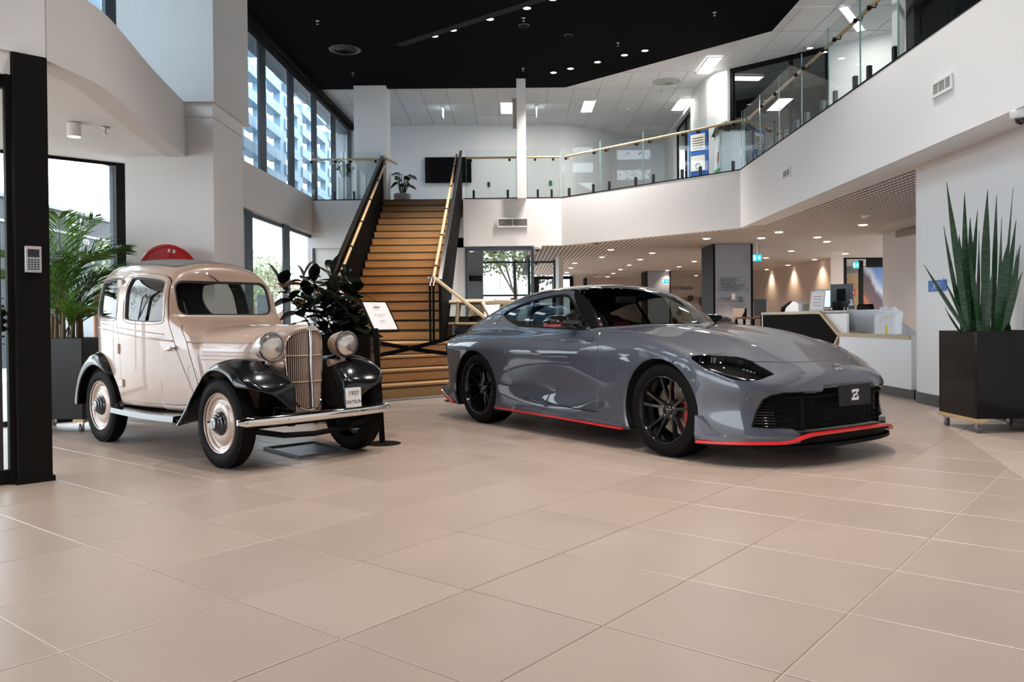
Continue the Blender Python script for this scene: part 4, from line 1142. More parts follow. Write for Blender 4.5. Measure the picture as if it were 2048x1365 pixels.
obj('plate_letter', MB().prism([(x * .8, y * .8) for x, y in zz], .004, .006, Mpl), mat('letter_silver', (.72, .72, .74), .35, .2), pl, world=False)
obj('rear_spoiler', MB().bbox(-.93, -.80, -.60, .60, .835, .872, .012), GBLK, zc, world=False)
obj('spoiler_blade', MB().bbox(-.95, -.89, -.64, .64, .855, .950, .012), GBLK, zc, world=False)
for sg in (1, -1):
    v_ = .70; cx0 = Vector((.053, -sg * .714, 1.001)); Mq = frame_m(cx0, (1, 0, .1), (0, sg * .45, .9))
    bd = obj('pillar_badge', MB().tube([Mq @ Vector((.030 * math.cos(t), .030 * math.sin(t), .004)) for t in np.linspace(0, 2 * PI, 20)[:-1]], .003, 6, True), CHROME, zc, world=False)
    obj('badge_bar', MB().box(-.03, .03, -.006, .006, .0, .005, Mq), CHROME, bd, world=False)
    obj('door_grip', MB().bbox(1.56, 1.69, -sg * .853 - .006, -sg * .853 + .006, .835, .868, .005), PAINT, zc, world=False)
    obj('parking_sensor', MB().cyl((3.19, -sg * .765, .455), (3.216, -sg * .777, .455), .012, 12), mat('sensor_grey', (.08, .085, .10), .4), zc, world=False)
# cabin
CAB = mat('cabin_black', (.010, .010, .010), .7)
cb = obj('cabin_tub', MB().bbox(-.3, 1.70, -.70, .70, .25, .80, .05), CAB, zc, world=False)
obj('dashboard', MB().bbox(1.22, 1.85, -.70, .70, .70, .925, .06), CAB, zc, world=False)
obj('wheel_house_floor', MB().box(-.85, 3.2, -.55, .55, .15, .25), CAB, zc, world=False)
SRED = mat('seat_red', (.35, .01, .012), .6)
for sg in (1, -1):
    s0 = obj('seat', MB().bbox(.30, .50, -sg * .38 - .24, -sg * .38 + .24, .55, 1.02, .06, Matrix.Translation((0.15, 0, -.03)) @ Matrix.Rotation(-.15, 4, 'Y')), CAB, zc, world=False)
    obj('headrest', MB().bbox(.30, .40, -sg * .38 - .13, -sg * .38 + .13, .98, 1.15, .04), CAB, s0, world=False)
    obj('seat_insert', MB().bbox(.665, .68, -sg * .38 - .10, -sg * .38 + .10, .6, .98, .004, Matrix.Translation((0, 0, 0)) @ Matrix.Rotation(-.0, 4, 'Y')), SRED, s0, world=False)
Ms = Matrix.Translation((1.12, -.37, .93)) @ Matrix.Rotation(PI / 2 - .4, 4, 'Y')
sw = obj('steering_wheel', MB().tube([Ms @ Vector((.18 * math.cos(t), .18 * math.sin(t), 0)) for t in np.linspace(0, 2 * PI, 28)[:-1]], .014, 8, True), CAB, zc, world=False, smooth=True)
obj('wheel_spoke', MB().box(-.17, .17, -.02, .02, -.01, .01, Ms), CAB, sw, world=False)
obj('airbag_cover', MB().bbox(-.06, .06, -.08, .08, -.02, .025, .015, Ms), mat('grey_vinyl', (.10, .10, .09), .5), sw, world=False)
obj('interior_mirror', MB().bbox(1.14, 1.17, -.12, .12, 1.155, 1.215, .01), CAB, zc, world=False)
# ================================================================== beige 1930s saloon
DO = Vector((-3.122, 7.463, 0)); DA = math.atan2(-.6677, .7445)
dcar = thing('vintage_car', 'beige 1930s saloon car with black wings and a 1937 DATSUN board', 'car', DO, DA)
BEI = mat('beige_car_paint', (0.385, 0.275, 0.218), 0.3, 0, 0.8)
BPT = mat('black_wing_paint', (0.006, 0.007, 0.008), 0.15, 0, 0.3, spec=.4)
dW = spl([-.7, -.5, -.4, -.25, 0, .4, .8, 1.05, 1.3, 1.6], [.20, .42, .485, .54, .572, .575, .538, .492, .44, .40])
dR = spl([-.6, -.35, -.1, .2, .5, .8, 1.0, 1.3], [1.52, 1.545, 1.565, 1.562, 1.543, 1.508, 1.478, 1.42])
dH = spl([1.0, 1.25, 1.6, 1.98, 2.1, 2.2, 2.3], [.47, .428, .362, .288, .245, .212, .19])
def d_cabin(u, w, z):
    W = dW(u) - .17 * np.clip(z - 1.02, 0, 1) ** 1.15 - .25 * np.clip(.62 - z, 0, 1) ** 2
    uf = 1.09 - .31 * (z - 1.0) + .20 * sstep(1.08, .90, z)
    f = smax(z - (dR(u) - .11 * np.clip(w / .45, 0, 2) ** 2.4), w - W, .15)
    f = smax(f, u - uf, .07)
    ur = -.47 + .03 * sstep(.9, .4, z) + .16 * np.clip((z - 1.15) / .4, 0, 2) ** 2 + .22 * np.clip(w / .52, 0, 2) ** 4
    f = smax(f, ur - u, .14)
    return smax(f, .335 - z, .03)
def d_hood(u, w, z):
    W = dH(u) * (1 - .28 * np.clip((.80 - z) / .42, 0, 1) * sstep(1.75, 2.15, u)) 
    f = smax(z - (.99 + .010 * (1.9 - u) - .12 * np.clip(w / dH(u), 0, 3) ** 2.6), w - W, .085)
    f = smax(f, u - (2.225 - .10 * np.clip(w / .17, 0, 3) ** 2 - .10 * np.clip(z - .86, 0, 1) ** 1.2 + .05 * (.6 - z) * (z < .6)), .05)
    f = smax(f, 1.0 - u, .02)
    return smax(f, .35 - z, .03)
def d_body(u, v, z):
    w = np.abs(v); return smin(d_cabin(u, w, z), d_hood(u, w, z), .055)
DM = net(d_body, (-.65, -.72, .28), (2.36, .72, 1.66), 0.0155)
def rrect(x0, x1, y0, y1, r, n=5, sk=(0, 0, 0, 0)):
    out = []
    for cx, cy, a in ((x1 - r, y1 - r, 0), (x0 + r, y1 - r, PI / 2), (x0 + r, y0 + r, PI), (x1 - r, y0 + r, 1.5 * PI)):
        for i in range(n + 1):
            t = a + PI / 2 * i / n; out.append((cx + r * math.cos(t), cy + r * math.sin(t)))
    return out
WF = chaik([(.40, 1.375), (.42, 1.40), (.70, 1.378), (.90, 1.345), (.935, 1.31), (.985, 1.04), (.96, 1.015), (.70, 1.02), (.465, 1.035), (.44, 1.06)], 2)
WR = chaik([(.215, 1.40), (.235, 1.38), (.285, 1.07), (.265, 1.045), (.05, 1.055), (-.15, 1.07), (-.22, 1.12), (-.275, 1.24), (-.235, 1.36), (-.17, 1.395)], 2)
WS = rrect(-.415, .415, 1.068, 1.348, .075)
ww = lambda V: np.abs(V[:, 1])
fWF = lambda V: np.maximum(psd(V[:, 0], V[:, 2], WF), .25 - ww(V)); fWR = lambda V: np.maximum(psd(V[:, 0], V[:, 2], WR), .25 - ww(V))
fWS = lambda V: np.maximum(psd(V[:, 1], V[:, 2], WS), .80 - V[:, 0])
Bd = DM
dg = {}
for nm, fn in (('f', fWF), ('r', fWR), ('w', fWS)):
    dg[nm] = cut(Bd, lambda V: -fn(V)); Bd = cut(Bd, fn)
DDO = chaik([(.262, 1.43), (.30, 1.43), (.8, 1.405), (.93, 1.375), (.975, 1.32), (1.05, 1.02), (1.12, .86), (1.19, .72), (1.37, .42), (1.36, .375), (.44, .365), (.412, .39), (.355, .80), (.335, .93), (.30, 1.05)], 1)
fD = lambda V: np.maximum(psd(V[:, 0], V[:, 2], DDO), .2 - ww(V))
DRE = chaik([(-.05, .31), (.40, .31)], 0)
gd = .0038
Dd = cut(Bd, lambda V: -fD(V) - gd); Bd = cut(Bd, lambda V: fD(V) - gd)
# wheel cut outs in the tub
Bd = cut(Bd, lambda V: np.maximum(np.hypot(V[:, 0], V[:, 2] - .31) - .36, .30 - ww(V)))
seam1 = lambda V: np.abs(V[:, 0] - (1.20 + .12 * np.clip(.96 - V[:, 2], -.1, .1) / .1 * .5 + .55 * np.clip(.86 - V[:, 2], 0, 1) * .75)) - .0045
seam1c = lambda V: np.where((V[:, 2] < .99) & (V[:, 0] > 1.1), seam1(V), 1)
seam2 = lambda V: np.where(V[:, 2] > .55, np.abs(V[:, 0] - (2.045 - .02 * (1 - V[:, 2]))) - .006, 1)
Bd = cut(cut(Bd, seam1c), seam2)
hoodreg = lambda V: np.minimum(V[:, 0] - (1.20 + .06 * np.clip((.96 - V[:, 2]) / .1, -1, 1) + .41 * np.clip(.86 - V[:, 2], 0, 1)), 2.045 - .02 * (1 - V[:, 2]) - V[:, 0])
GRI = [(0, .952), (.045, .950), (.095, .938), (.135, .905), (.155, .86), (.160, .80), (.152, .66), (.140, .54), (.122, .46), (.095, .405), (.05, .378), (0, .372)]
GRO = GRI + [(-a, b) for a, b in reversed(GRI[1:-1])]
fG = lambda V: np.maximum(psd(V[:, 1], V[:, 2], GRO), 2.0 - V[:, 0])
Dgr = cut(Bd, lambda V: -fG(V)); Bd = cut(Bd, fG)
emit_mesh('hood', cut(Bd, hoodreg), BEI, dcar, thick=.012)
shell = cut(Bd, lambda V: -hoodreg(V))
emit_mesh('radiator_shell', cut(shell, lambda V: V[:, 0] - 1.7), BEI, dcar, thick=.014)
shell = cut(shell, lambda V: 1.7 - V[:, 0])
TOPP = [(-.02, -.33), (.80, -.31), (.84, -.27), (.84, .27), (.80, .31), (-.02, .33), (-.06, .27), (-.06, -.27)]
emit_mesh('body_shell', shell, BEI, dcar, thick=.014)
emit_mesh('roof_insert', cut(shell, lambda V: np.minimum(-psd(V[:, 0], V[:, 1], TOPP), V[:, 2] - 1.4)), mat('grey_fabric_top', (.16, .165, .16), .7), dcar, off=.010, thick=.012)
emit_mesh('door', cut(Dd, lambda V: V[:, 1]), BEI, dcar, thick=.014)
emit_mesh('door', cut(Dd, lambda V: -V[:, 1]), BEI, dcar, thick=.014)
emit_mesh('inner_lining', cut(DM, lambda V: np.minimum(np.minimum(np.maximum(psd(V[:, 0], V[:, 2], WF), .25 - ww(V)), np.maximum(psd(V[:, 0], V[:, 2], WR), .25 - ww(V))) , np.minimum(np.maximum(psd(V[:, 1], V[:, 2], WS), .8 - V[:, 0]), np.maximum(psd(V[:, 1], V[:, 2], rrect(-.30, .30, 1.08, 1.34, .08)), V[:, 0] + .1))) - .004), mat('brown_lining', (.028, .02, .014), .8), dcar, off=-.022)
SEAL = mat('window_rubber', (.010, .010, .010), .5)
VGL = glass('vintage_glass', (0.86, 0.9, 0.88), 1.0)
def pane(nm, Mh, P, ax, fr):
    emit_mesh('window_seal', cut(Mh, lambda V: psd(V[:, ax], V[:, 2], P) + fr), SEAL, dcar, off=-.006, thick=.02)
    emit_mesh(nm, cut(Mh, lambda V: -psd(V[:, ax], V[:, 2], P) - fr), VGL, dcar, off=-.018)
for sg in (1, -1):
    pane('door_window', cut(dg['f'], lambda V: sg * V[:, 1]), WF, 0, .010)
    pane('rear_side_window', cut(dg['r'], lambda V: sg * V[:, 1]), WR, 0, .012)
pane('windscreen', dg['w'], WS, 1, .013)
# raised mouldings
def d_side(u, z, F=d_body):
    a, b = .0, .8
    for _ in range(36):
        m = (a + b) / 2
        if F(np.array(u), np.array(m), np.array(z)) < 0: a = m
        else: b = m
    return a
def d_front(v, z, F=d_body):
    a, b = .9, 2.6
    for _ in range(36):
        m = (a + b) / 2
        if F(np.array(m), np.array(v), np.array(z)) < 0: a = m
        else: b = m
    return a
zbelt = spl([-.42, .0, .4, .8, 1.12, 1.26], [1.005, .968, .928, .892, .868, .862])
for sg in (1, -1):
    obj('belt_moulding', MB().tube([(u, -sg * (d_side(u, float(zbelt(u))) + .001), float(zbelt(u))) for u in np.linspace(-.38, 1.10, 22)], .0075, 8), BEI, dcar, world=False, smooth=True)
    obj('upper_moulding', MB().tube([(u, -sg * (d_side(u, float(zbelt(u)) + .045) + .0), float(zbelt(u)) + .045) for u in np.linspace(-.38, 1.0, 22)], .005, 8), BEI, dcar, world=False, smooth=True)
    obj('hood_moulding', MB().tube([(u, -sg * (d_side(u, .862) + .001), .862) for u in np.linspace(1.27, 2.03, 14)], .0065, 8), BEI, dcar, world=False, smooth=True)
    for P in (WF, WR):
        for o_, r_ in ((.022, .005),):
            c = np.mean(np.array(P), 0); pts = []
            for a, b in P[::2]:
                d = np.array((a, b)) - c; q = np.array((a, b)) + d / np.linalg.norm(d) * o_
                pts.append((q[0], -sg * (d_side(q[0], q[1]) + .0005), q[1]))
            obj('window_moulding', MB().tube(pts, r_, 6, True), BEI, dcar, world=False, smooth=True)
    for q in range(3):
        zl = .79 - q * .030
        obj('louvre_line', MB().tube([(u, -sg * (d_side(u, zl) + .0005), zl) for u in np.linspace(1.40, 1.93, 9)], .003, 6), BEI, dcar, world=False, smooth=True)
    # hinges and handle
    for u_, z_ in ((.262, 1.345), (.352, .80), (.395, .52)):
        v_ = d_side(u_, z_)
        hs = (.045, .032) if z_ != .80 else (.015, .04)
        obj('hinge', MB().bbox(u_ - hs[0], u_ + hs[0] * .8, -sg * v_ - .014, -sg * v_ + .014, z_ - hs[1], z_ + hs[1], .006), BEI, dcar, world=False)
    v_ = d_side(1.12, .815)
    h = obj('door_handle', MB().lathe([(.0001, .012), (.018, .010), (.02, 0), (.02, -.01)], 16, Matrix.Translation((1.13, -sg * v_, .818)) @ Matrix.Rotation(sg * PI / 2, 4, 'X')), CHROME, dcar, world=False, smooth=True, label='chrome door handle')
    obj('lever', MB().tube([(1.13, -sg * (v_ + .008), .818), (1.13, -sg * (v_ + .035), .816), (1.09, -sg * (v_ + .042), .808), (1.03, -sg * (v_ + .038), .795)], .009, 8, rs=[.008, .009, .011, .006]), CHROME, h, world=False, smooth=True)
    # hood side vent panel outline
    lp = [(1.30, .68), (1.385, .68), (1.47, .44)]
    obj('scuttle_vent', MB().tube([(u, -sg * (d_side(u, z) + .0), z) for u, z in [(1.29, .50), (1.285, .60), (1.275, .665), (1.30, .685), (1.335, .68), (1.36, .655), (1.40, .57), (1.425, .50)]], .0024, 6), BEI, dcar, world=False)
# ---- wings
fZ = spl([1.40, 1.47, 1.55, 1.65, 1.75, 1.86, 2.0, 2.12, 2.23, 2.34, 2.41, 2.46, 2.52], [.318, .342, .410, .525, .630, .713, .757, .745, .702, .622, .535, .45, .34])
rZ = spl([-.46, -.42, -.37, -.28, -.18, -.08, .03, .13, .22, .30, .36, .42], [.30, .43, .56, .685, .752, .778, .765, .712, .615, .49, .385, .30])
wUE = spl([.0, .22, .33, .42, .5, .62, .75], [2.33, 2.36, 2.395, 2.41, 2.395, 2.28, 2.05]); wZL = spl([0, .22, .33, .42, .5, .62, .75], [.30, .372, .455, .515, .542, .572, .59])
def f_wing(u, v, z):
    w = np.abs(v)
    c = np.clip((w - .42) / .22, -2, 2)
    zt = fZ(u) - .055 * np.abs(c) ** 2.6
    wo = .628 + .035 * sstep(1.75, 1.42, u) 
    wi = .20 + .10 * sstep(1.9, 1.45, u)
    f = smax(z - zt, smax(w - wo, wi - w, .02), .05)
    f = smax(f, np.where(u < 1.74, (fZ(u) - .12 + .04 * 0) - z, -1), .02)
    f = smax(f, smax(1.425 - u, u - wUE(w), .03), .03)
    f = smax(f, wZL(w) - z - 2 * np.clip(2.16 - u, 0, 1), .01)
    hole = smax(np.hypot(u - 2.0, z - .30) - .375 - .02 * np.clip(u - 2, 0, 1), smax(.33 - w, w - .9, .02), .02)
    f = smax(f, -hole, .012)
    # hollow under the outer lip
    hol2 = smax(z - (zt - .055), smax(w - (wo - .026), (wi + .06) - w, .02), .03)
    hol2 = smax(hol2, u - (wUE(w) - .03), .02)
    return smax(f, -hol2, .012)
def r_wing(u, v, z):
    w = np.abs(v)
    c = np.clip((w - .45) / .20, -2, 2)
    zt = rZ(u) - .05 * np.abs(c) ** 2.6
    f = smax(z - zt, smax(w - .645, .36 - w, .02), .05)
    f = smax(f, smax(-.435 - u, u - .40, .02), .02)
    f = smax(f, .29 - z, .02)
    hole = smax(np.hypot((u - .0), (z - .29)) - .365, smax(.40 - w, w - .9, .02), .02)
    f = smax(f, -hole, .012)
    hol2 = smax(z - (zt - .045), smax(w - .625, .42 - w, .02), .03)
    hol2 = smax(hol2, np.abs(u + .02) - .40, .02)
    return smax(f, -hol2, .012)
FWM = net(f_wing, (1.38, -.72, .26), (2.50, .72, .82), .0085); RWM = net(r_wing, (-.50, -.70, .26), (.46, .70, .84), .0085)
for sg in (1, -1):
    emit_mesh('front_wing', cut(FWM, lambda V: sg * V[:, 1]), BPT, dcar, label='gloss black front wing')
    emit_mesh('rear_wing', cut(RWM, lambda V: sg * V[:, 1]), BPT, dcar, label='gloss black rear wing')
    rb = MB(); n = 12; vs = []
    for i in range(n):
        u = .36 + 1.09 * i / (n - 1); zz = .327 - .010 * math.sin(PI * i / (n - 1))
        for v, z in ((.46, zz), (.635, zz), (.655, zz - .004), (.66, zz - .045), (.645, zz - .05), (.46, zz - .03)): vs.append((u, -sg * v, z))
    fs = [(0, 1, 2, 3, 4, 5), tuple((n - 1) * 6 + k for k in (5, 4, 3, 2, 1, 0))]
    for i in range(n - 1):
        for k in range(6): fs.append((i * 6 + k, i * 6 + (k + 1) % 6, i * 6 + 6 + (k + 1) % 6, i * 6 + 6 + k))
    r_ = obj('running_board', rb.add(vs, fs), BPT, dcar, world=False, smooth=True, angle=30)
# chassis
ch = obj('chassis', MB().box(-.42, 2.0, -.33, .33, .24, .37), MBLK, dcar, world=False)
obj('axle_beam', MB().cyl((2.0, -.5, .27), (2.0, .5, .27), .03, 10), MBLK, ch, world=False)
obj('leaf_spring', MB().tube([(2.30, -.50, .27), (2.27, -.25, .215), (2.26, 0, .20), (2.27, .25, .215), (2.30, .50, .27)], .02, 8), MBLK, ch, world=False)
for v in (-.22, .22): obj('chassis_horn', MB().bbox(1.9, 2.33, v - .025, v + .025, .28, .34, .006), MBLK, ch, world=False)
obj('rear_axle', MB().cyl((0, -.5, .3), (0, .5, .3), .04, 10), MBLK, ch, world=False)
# ---- grille
Gm = emit_mesh('grille', Dgr, mat('grille_shadow', (.05, .035, .03), .8), dcar, off=-.028)
obj('grille_surround', MB().tube([(d_front(v, z) + .002, -v, z) for v, z in smooth_poly(GRO, 2, True)], .0062, 8, True), CHROME, Gm, world=False, smooth=True, label='thin chrome grille surround')
SL = mat('grille_slat_beige', (.42, .31, .255), .4)
gtop = spl([0, .045, .095, .135, .152], [.948, .945, .930, .895, .86]); gbot = spl([0, .05, .095, .122, .140, .152], [.378, .385, .412, .47, .56, .68])
for k in range(1, 13):
    v = .0035 + k * .01185
    for sg in (1, -1):
        z0, z1 = float(gbot(v)), float(gtop(v))
        obj('slat', MB().tube([(d_front(v, z) - .008, -sg * v, z) for z in np.linspace(z0, z1, 8)], .0042, 6), SL, Gm, world=False, smooth=True)
for zc_ in (.765, .575):
    for sg in (1, -1):
        lim = .150 if zc_ > .7 else .138
        obj('cross_bar', MB().tube([(d_front(v, zc_) - .002, -sg * v, zc_) for v in np.linspace(.012, lim, 7)], .004, 6), mat('warm_bar', (.62, .42, .27), .4), Gm, world=False, smooth=True)
obj('centre_rib', MB().tube([(d_front(0, z) + .008, 0, z) for z in np.linspace(.39, .965, 14)], .0115, 10, rs=[.012] * 12 + [.012, .008]), CHROME, Gm, world=False, smooth=True, label='chrome centre rib')
obj('radiator_cap', MB().sphere((2.205, 0, .975), .013, 12, 8), CHROME, Gm, world=False, smooth=True)
# ---- headlamps
LENS = mat('fluted_lens', (.62, .58, .52), .12, .75, 0.6, bump=.6, bscale=60)
for sg in (1, -1):
    Mh = Matrix.Translation((2.235, -sg * .318, .838)) @ Matrix.Rotation(PI / 2, 4, 'Y')     # local z = forward
    hl = obj('headlamp', MB().lathe([(.0001, -.19), (.03, -.185), (.062, -.158), (.085, -.115), (.097, -.06), (.101, -.02), (.101, 0)], 36, Mh), BEI, dcar, world=False, smooth=True)
    obj('bezel', MB().lathe([(.1015, -.008), (.103, .0), (.099, .010), (.089, .010), (.087, .004)], 36, Mh), mat('dark_chrome', (.25, .24, .23), .12, 1.0), hl, world=False, smooth=True)
    obj('reflector', MB().lathe([(.0001, -.05), (.04, -.042), (.07, -.022), (.088, .002)], 36, Mh), CHROME, hl, world=False, smooth=True)
    obj('lens', MB().lathe([(.0001, .022), (.03, .021), (.06, .016), (.08, .008), (.088, .003)], 36, Mh), LENS, hl, world=False, smooth=True)
    obj('bracket', MB().tube([(2.17, -sg * .20, .70), (2.17, -sg * .27, .70), (2.18, -sg * .325, .712)], .024, 10, rs=[.030, .024, .020]), BEI, hl, world=False, smooth=True)
    obj('stem', MB().cyl((2.18, -sg * .322, .70), (2.18, -sg * .318, .75), .02, 12), BEI, hl, world=False, smooth=True)
    obj('stem_foot', MB().bbox(2.12, 2.22, -sg * .33 - .025, -sg * .33 + .025, .735, .748, .004), BEI, hl, world=False)
# ---- bumper and number board
bp_ = []
for t in np.linspace(-1, 1, 25): bp_.append(Vector((2.40 - .05 * t * t - .02 * abs(t) ** 8, -.645 * t, .345)))
m = MB(); vs = []; prof = [(-.012, -.036), (.004, -.034), (.016, -.018), (.020, 0), (.016, .018), (.004, .034), (-.012, .036)]
for p in bp_:
    q_ = 1 - .45 * max(0, abs(p.y) / .645 - .93) / .07
    for a, b in prof: vs.append(p + Vector((a * q_, 0, b * q_)))
n = len(prof); fs = []
for i in range(24):
    for k in range(n): fs.append((i * n + k, i * n + (k + 1) % n, (i + 1) * n + (k + 1) % n, (i + 1) * n + k))
fs += [tuple(range(n)), tuple(reversed(range(24 * n, 25 * n)))]
bu = obj('front_bumper', m.add(vs, fs), CHROME, dcar, world=False, smooth=True, angle=50, label='chrome bumper bar')
for v in (-.60, -.3, .3, .60): obj('bumper_bolt', MB().sphere((2.415 - .05 * (v / .645) ** 2, v, .345), .011, 10, 6, (.6, 1, 1)), STEEL, bu, world=False, smooth=True)
for v in (-.22, .22): obj('bumper_iron', MB().bbox(2.28, 2.40, v - .02, v + .02, .325, .365, .004), MBLK, bu, world=False)
obj('rear_bumper', MB().tube([(-.48, .58, .36), (-.56, .45, .36), (-.60, 0, .36), (-.56, -.45, .36), (-.48, -.60, .36)], .022, 10), CHROME, dcar, world=False, smooth=True)
# board
Mn = frame_m((2.408, .243, .447), (0, 1, 0.0), (-.06, 0, 1))
nb = obj('name_board', MB().bbox(-.070, .070, -.068, .076, -.004, .004, .003, Mn), mat('white_card', (.72, .72, .72), .5), dcar, world=False, label='white board reading 1937 DATSUN')
INK = mat('black_ink', (.012, .012, .012), .6)
def ltext(nm, s, size, M, m, parent, **k):
    o = text(nm, s, size, M, m, parent, **k); o.matrix_parent_inverse = Matrix.Identity(4); return o
ltext('board_year', '1937', .046, Mn @ Matrix.Translation((0, .034, .0045)), INK, nb)
ltext('board_word', 'DATSUN', .036, Mn @ Matrix.Translation((0, -.028, .0045)), INK, nb)
# ---- wheels
HUBB = mat('hub_black', (.012, .013, .015), .2, 0, .5)
def d_wheel(u, sg):
    Wp = Matrix.Translation((u, -sg * .535, .312)) @ Matrix.Rotation(sg * PI / 2, 4, 'X')
    tp = [(.205, .050), (.222, .062), (.25, .068), (.28, .064), (.298, .052), (.3105, .036), (.3125, 0), (.3105, -.036), (.298, -.052), (.25, -.068), (.205, -.05)]
    w = obj('wheel', MB().lathe(tp, 60, Wp), RUBBER, dcar, world=False, smooth=True, angle=60)
    tr = MB()
    for i in range(110):
        a = 2 * PI * i / 110; R_ = Wp @ Matrix.Rotation(a, 4, 'Z')
        tr.box(.296, .3125, -.004, .004, .030, .055, R_)
    obj('tread_blocks', tr, RUBBER, w, world=False, kind='stuff')
    obj('wheel_disc', MB().lathe([(.075, .046), (.10, .050), (.135, .046), (.150, .036), (.160, .032), (.172, .036), (.178, .046), (.186, .050), (.205, .052), (.212, .058), (.208, .064), (.200, .060)], 60, Wp), BEI, w, world=False, smooth=True, angle=60)
    h = obj('hubcap', MB().lathe([(.0001, .106), (.034, .106), (.042, .103), (.048, .094), (.056, .091), (.062, .079), (.070, .075), (.076, .062), (.084, .056), (.087, .044)], 48, Wp), HUBB, w, world=False, smooth=True, angle=35)
    obj('hub_badge', MB().lathe([(.0001, .1085), (.029, .1082), (.031, .106)], 32, Wp), mat('badge_grey', (.42, .43, .43), .35, .7), h, world=False, smooth=True)
    obj('badge_mark', MB().box(-.004, .004, -.022, .022, .108, .110, Wp @ Matrix.Rotation(.4, 4, 'Z')), HUBB, h, world=False)
    obj('valve', MB().cyl(Wp @ Vector((-.125, .0, .045)), Wp @ Vector((-.135, .0, .075)), .006, 8), HUBB, w, world=False)
    obj('brake_drum', MB().cyl(Wp @ Vector((0, 0, .03)), Wp @ Vector((0, 0, -.08)), .15, 24), MBLK, w, world=False)
for u in (0.0, 2.0):
    for sg in (1, -1): d_wheel(u, sg)
# ---- wiper, steering wheel, seats
u0 = d_front(.13, 1.40)
obj('wiper', MB().tube([(.935, -.13, 1.415), (.955, -.13, 1.418), (.99, -.075, 1.375), (1.0, -.03, 1.335)], .005, 6), CHROME, dcar, world=False, smooth=True)
Ms = Matrix.Translation((.86, -.22, 1.03)) @ Matrix.Rotation(PI / 2 - .5, 4, 'Y')
sw = obj('steering_wheel', MB().tube([Ms @ Vector((.19 * math.cos(t), .19 * math.sin(t), 0)) for t in np.linspace(0, 2 * PI, 32)[:-1]], .011, 8, True), SEAL, dcar, world=False, smooth=True)
obj('wheel_spokes', MB().box(-.18, .18, -.01, .01, -.006, .006, Ms).box(-.01, .01, -.18, .18, -.006, .006, Ms), SEAL, sw, world=False)
obj('dashboard', MB().bbox(.95, 1.06, -.42, .42, .86, 1.05, .02), mat('dark_dash', (.02, .016, .013), .5), dcar, world=False)
for u in (.30, -.28):
    s_ = obj('bench_seat', MB().bbox(u, u + .42, -.44, .44, .50, .66, .05), mat('brown_leather', (.035, .022, .015), .5), dcar, world=False)
    obj('bench_back', MB().bbox(u - .08, u + .06, -.44, .44, .62, 1.0, .05), mat('brown_leather', (.035, .022, .015), .5), s_, world=False)
# ================================================================== planters and plants
PLB = mat('planter_gloss_black', (0.009, 0.008, 0.008), 0.2, 0, 0.08, spec=.15, bump=.25, bscale=5)
PINE = wood('pine_batten', (.52, .33, .15), (.62, .42, .22), (6, 6, 2), .5)
SOIL = mat('soil', (.03, .02, .014), .95)
def planter(label, x0, x1, y0, y1, ztop=.876, zbot=.125):
    t = thing('planter_plant', label, 'potted plant', ((x0 + x1) / 2, (y0 + y1) / 2, 0))
    w = .02; m = MB()
    for a in ((x0, x1, y0, y0 + w), (x0, x1, y1 - w, y1), (x0, x0 + w, y0 + w, y1 - w), (x1 - w, x1, y0 + w, y1 - w)): m.bbox(*a, zbot, ztop, .004)
    m.box(x0 + w, x1 - w, y0 + w, y1 - w, zbot, zbot + .02)
    p = obj('planter_box', m, PLB, t)
    obj('soil', MB().box(x0 + w, x1 - w, y0 + w, y1 - w, ztop - .10, ztop - .05), SOIL, t)
    for x in (x0 + .01, x1 - .07): obj('batten', MB().bbox(x - .02, x + .08, y0 - .01, y1 - .01, zbot - .03, zbot - .001, .003), PINE, t)
    for x in (x0 + .04, x1 - .04):
        for y in (y0 + .05, y1 - .06):
            c = obj('castor', MB().cyl((x - .012, y, .034), (x + .012, y, .034), .034, 16), mat('castor_grey', (.12, .12, .12), .4), t, smooth=True)
            obj('castor_fork', MB().box(x - .018, x - .013, y - .018, y + .018, .03, .085).box(x + .013, x + .018, y - .018, y + .018, .03, .085).box(x - .03, x + .03, y - .03, y + .03, .083, .095), STEEL, c)
    return t
def leafmat(name, c1, c2, rough=.4, tr=0.0):
    m = mat(name, c1, rough, coat=.15)
    nt = m.node_tree; b = nt.nodes['Principled BSDF']
    tc = nt.nodes.new('ShaderNodeTexCoord'); n = nt.nodes.new('ShaderNodeTexNoise'); n.inputs['Scale'].default_value = 14; n.inputs['Detail'].default_value = 5
    mp = nt.nodes.new('ShaderNodeMapping'); mp.inputs['Scale'].default_value = (1, 1, 4)
    r = nt.nodes.new('ShaderNodeValToRGB'); r.color_ramp.elements[0].color = tuple(c1) + (1,); r.color_ramp.elements[1].color = tuple(c2) + (1,)
    r.color_ramp.elements[0].position = .38; r.color_ramp.elements[1].position = .66
    nt.links.new(tc.outputs['Object'], mp.inputs[0]); nt.links.new(mp.outputs[0], n.inputs[0]); nt.links.new(n.outputs['Fac'], r.inputs[0]); nt.links.new(r.outputs[0], b.inputs['Base Color'])
    if tr:
        t_ = nt.nodes.new('ShaderNodeBsdfTranslucent'); mx = nt.nodes.new('ShaderNodeMixShader'); mx.inputs[0].default_value = tr
        nt.links.new(r.outputs[0], t_.inputs[0]); nt.links.new(b.outputs[0], mx.inputs[1]); nt.links.new(t_.outputs[0], mx.inputs[2]); nt.links.new(mx.outputs[0], nt.nodes['Material Output'].inputs[0])
    return m
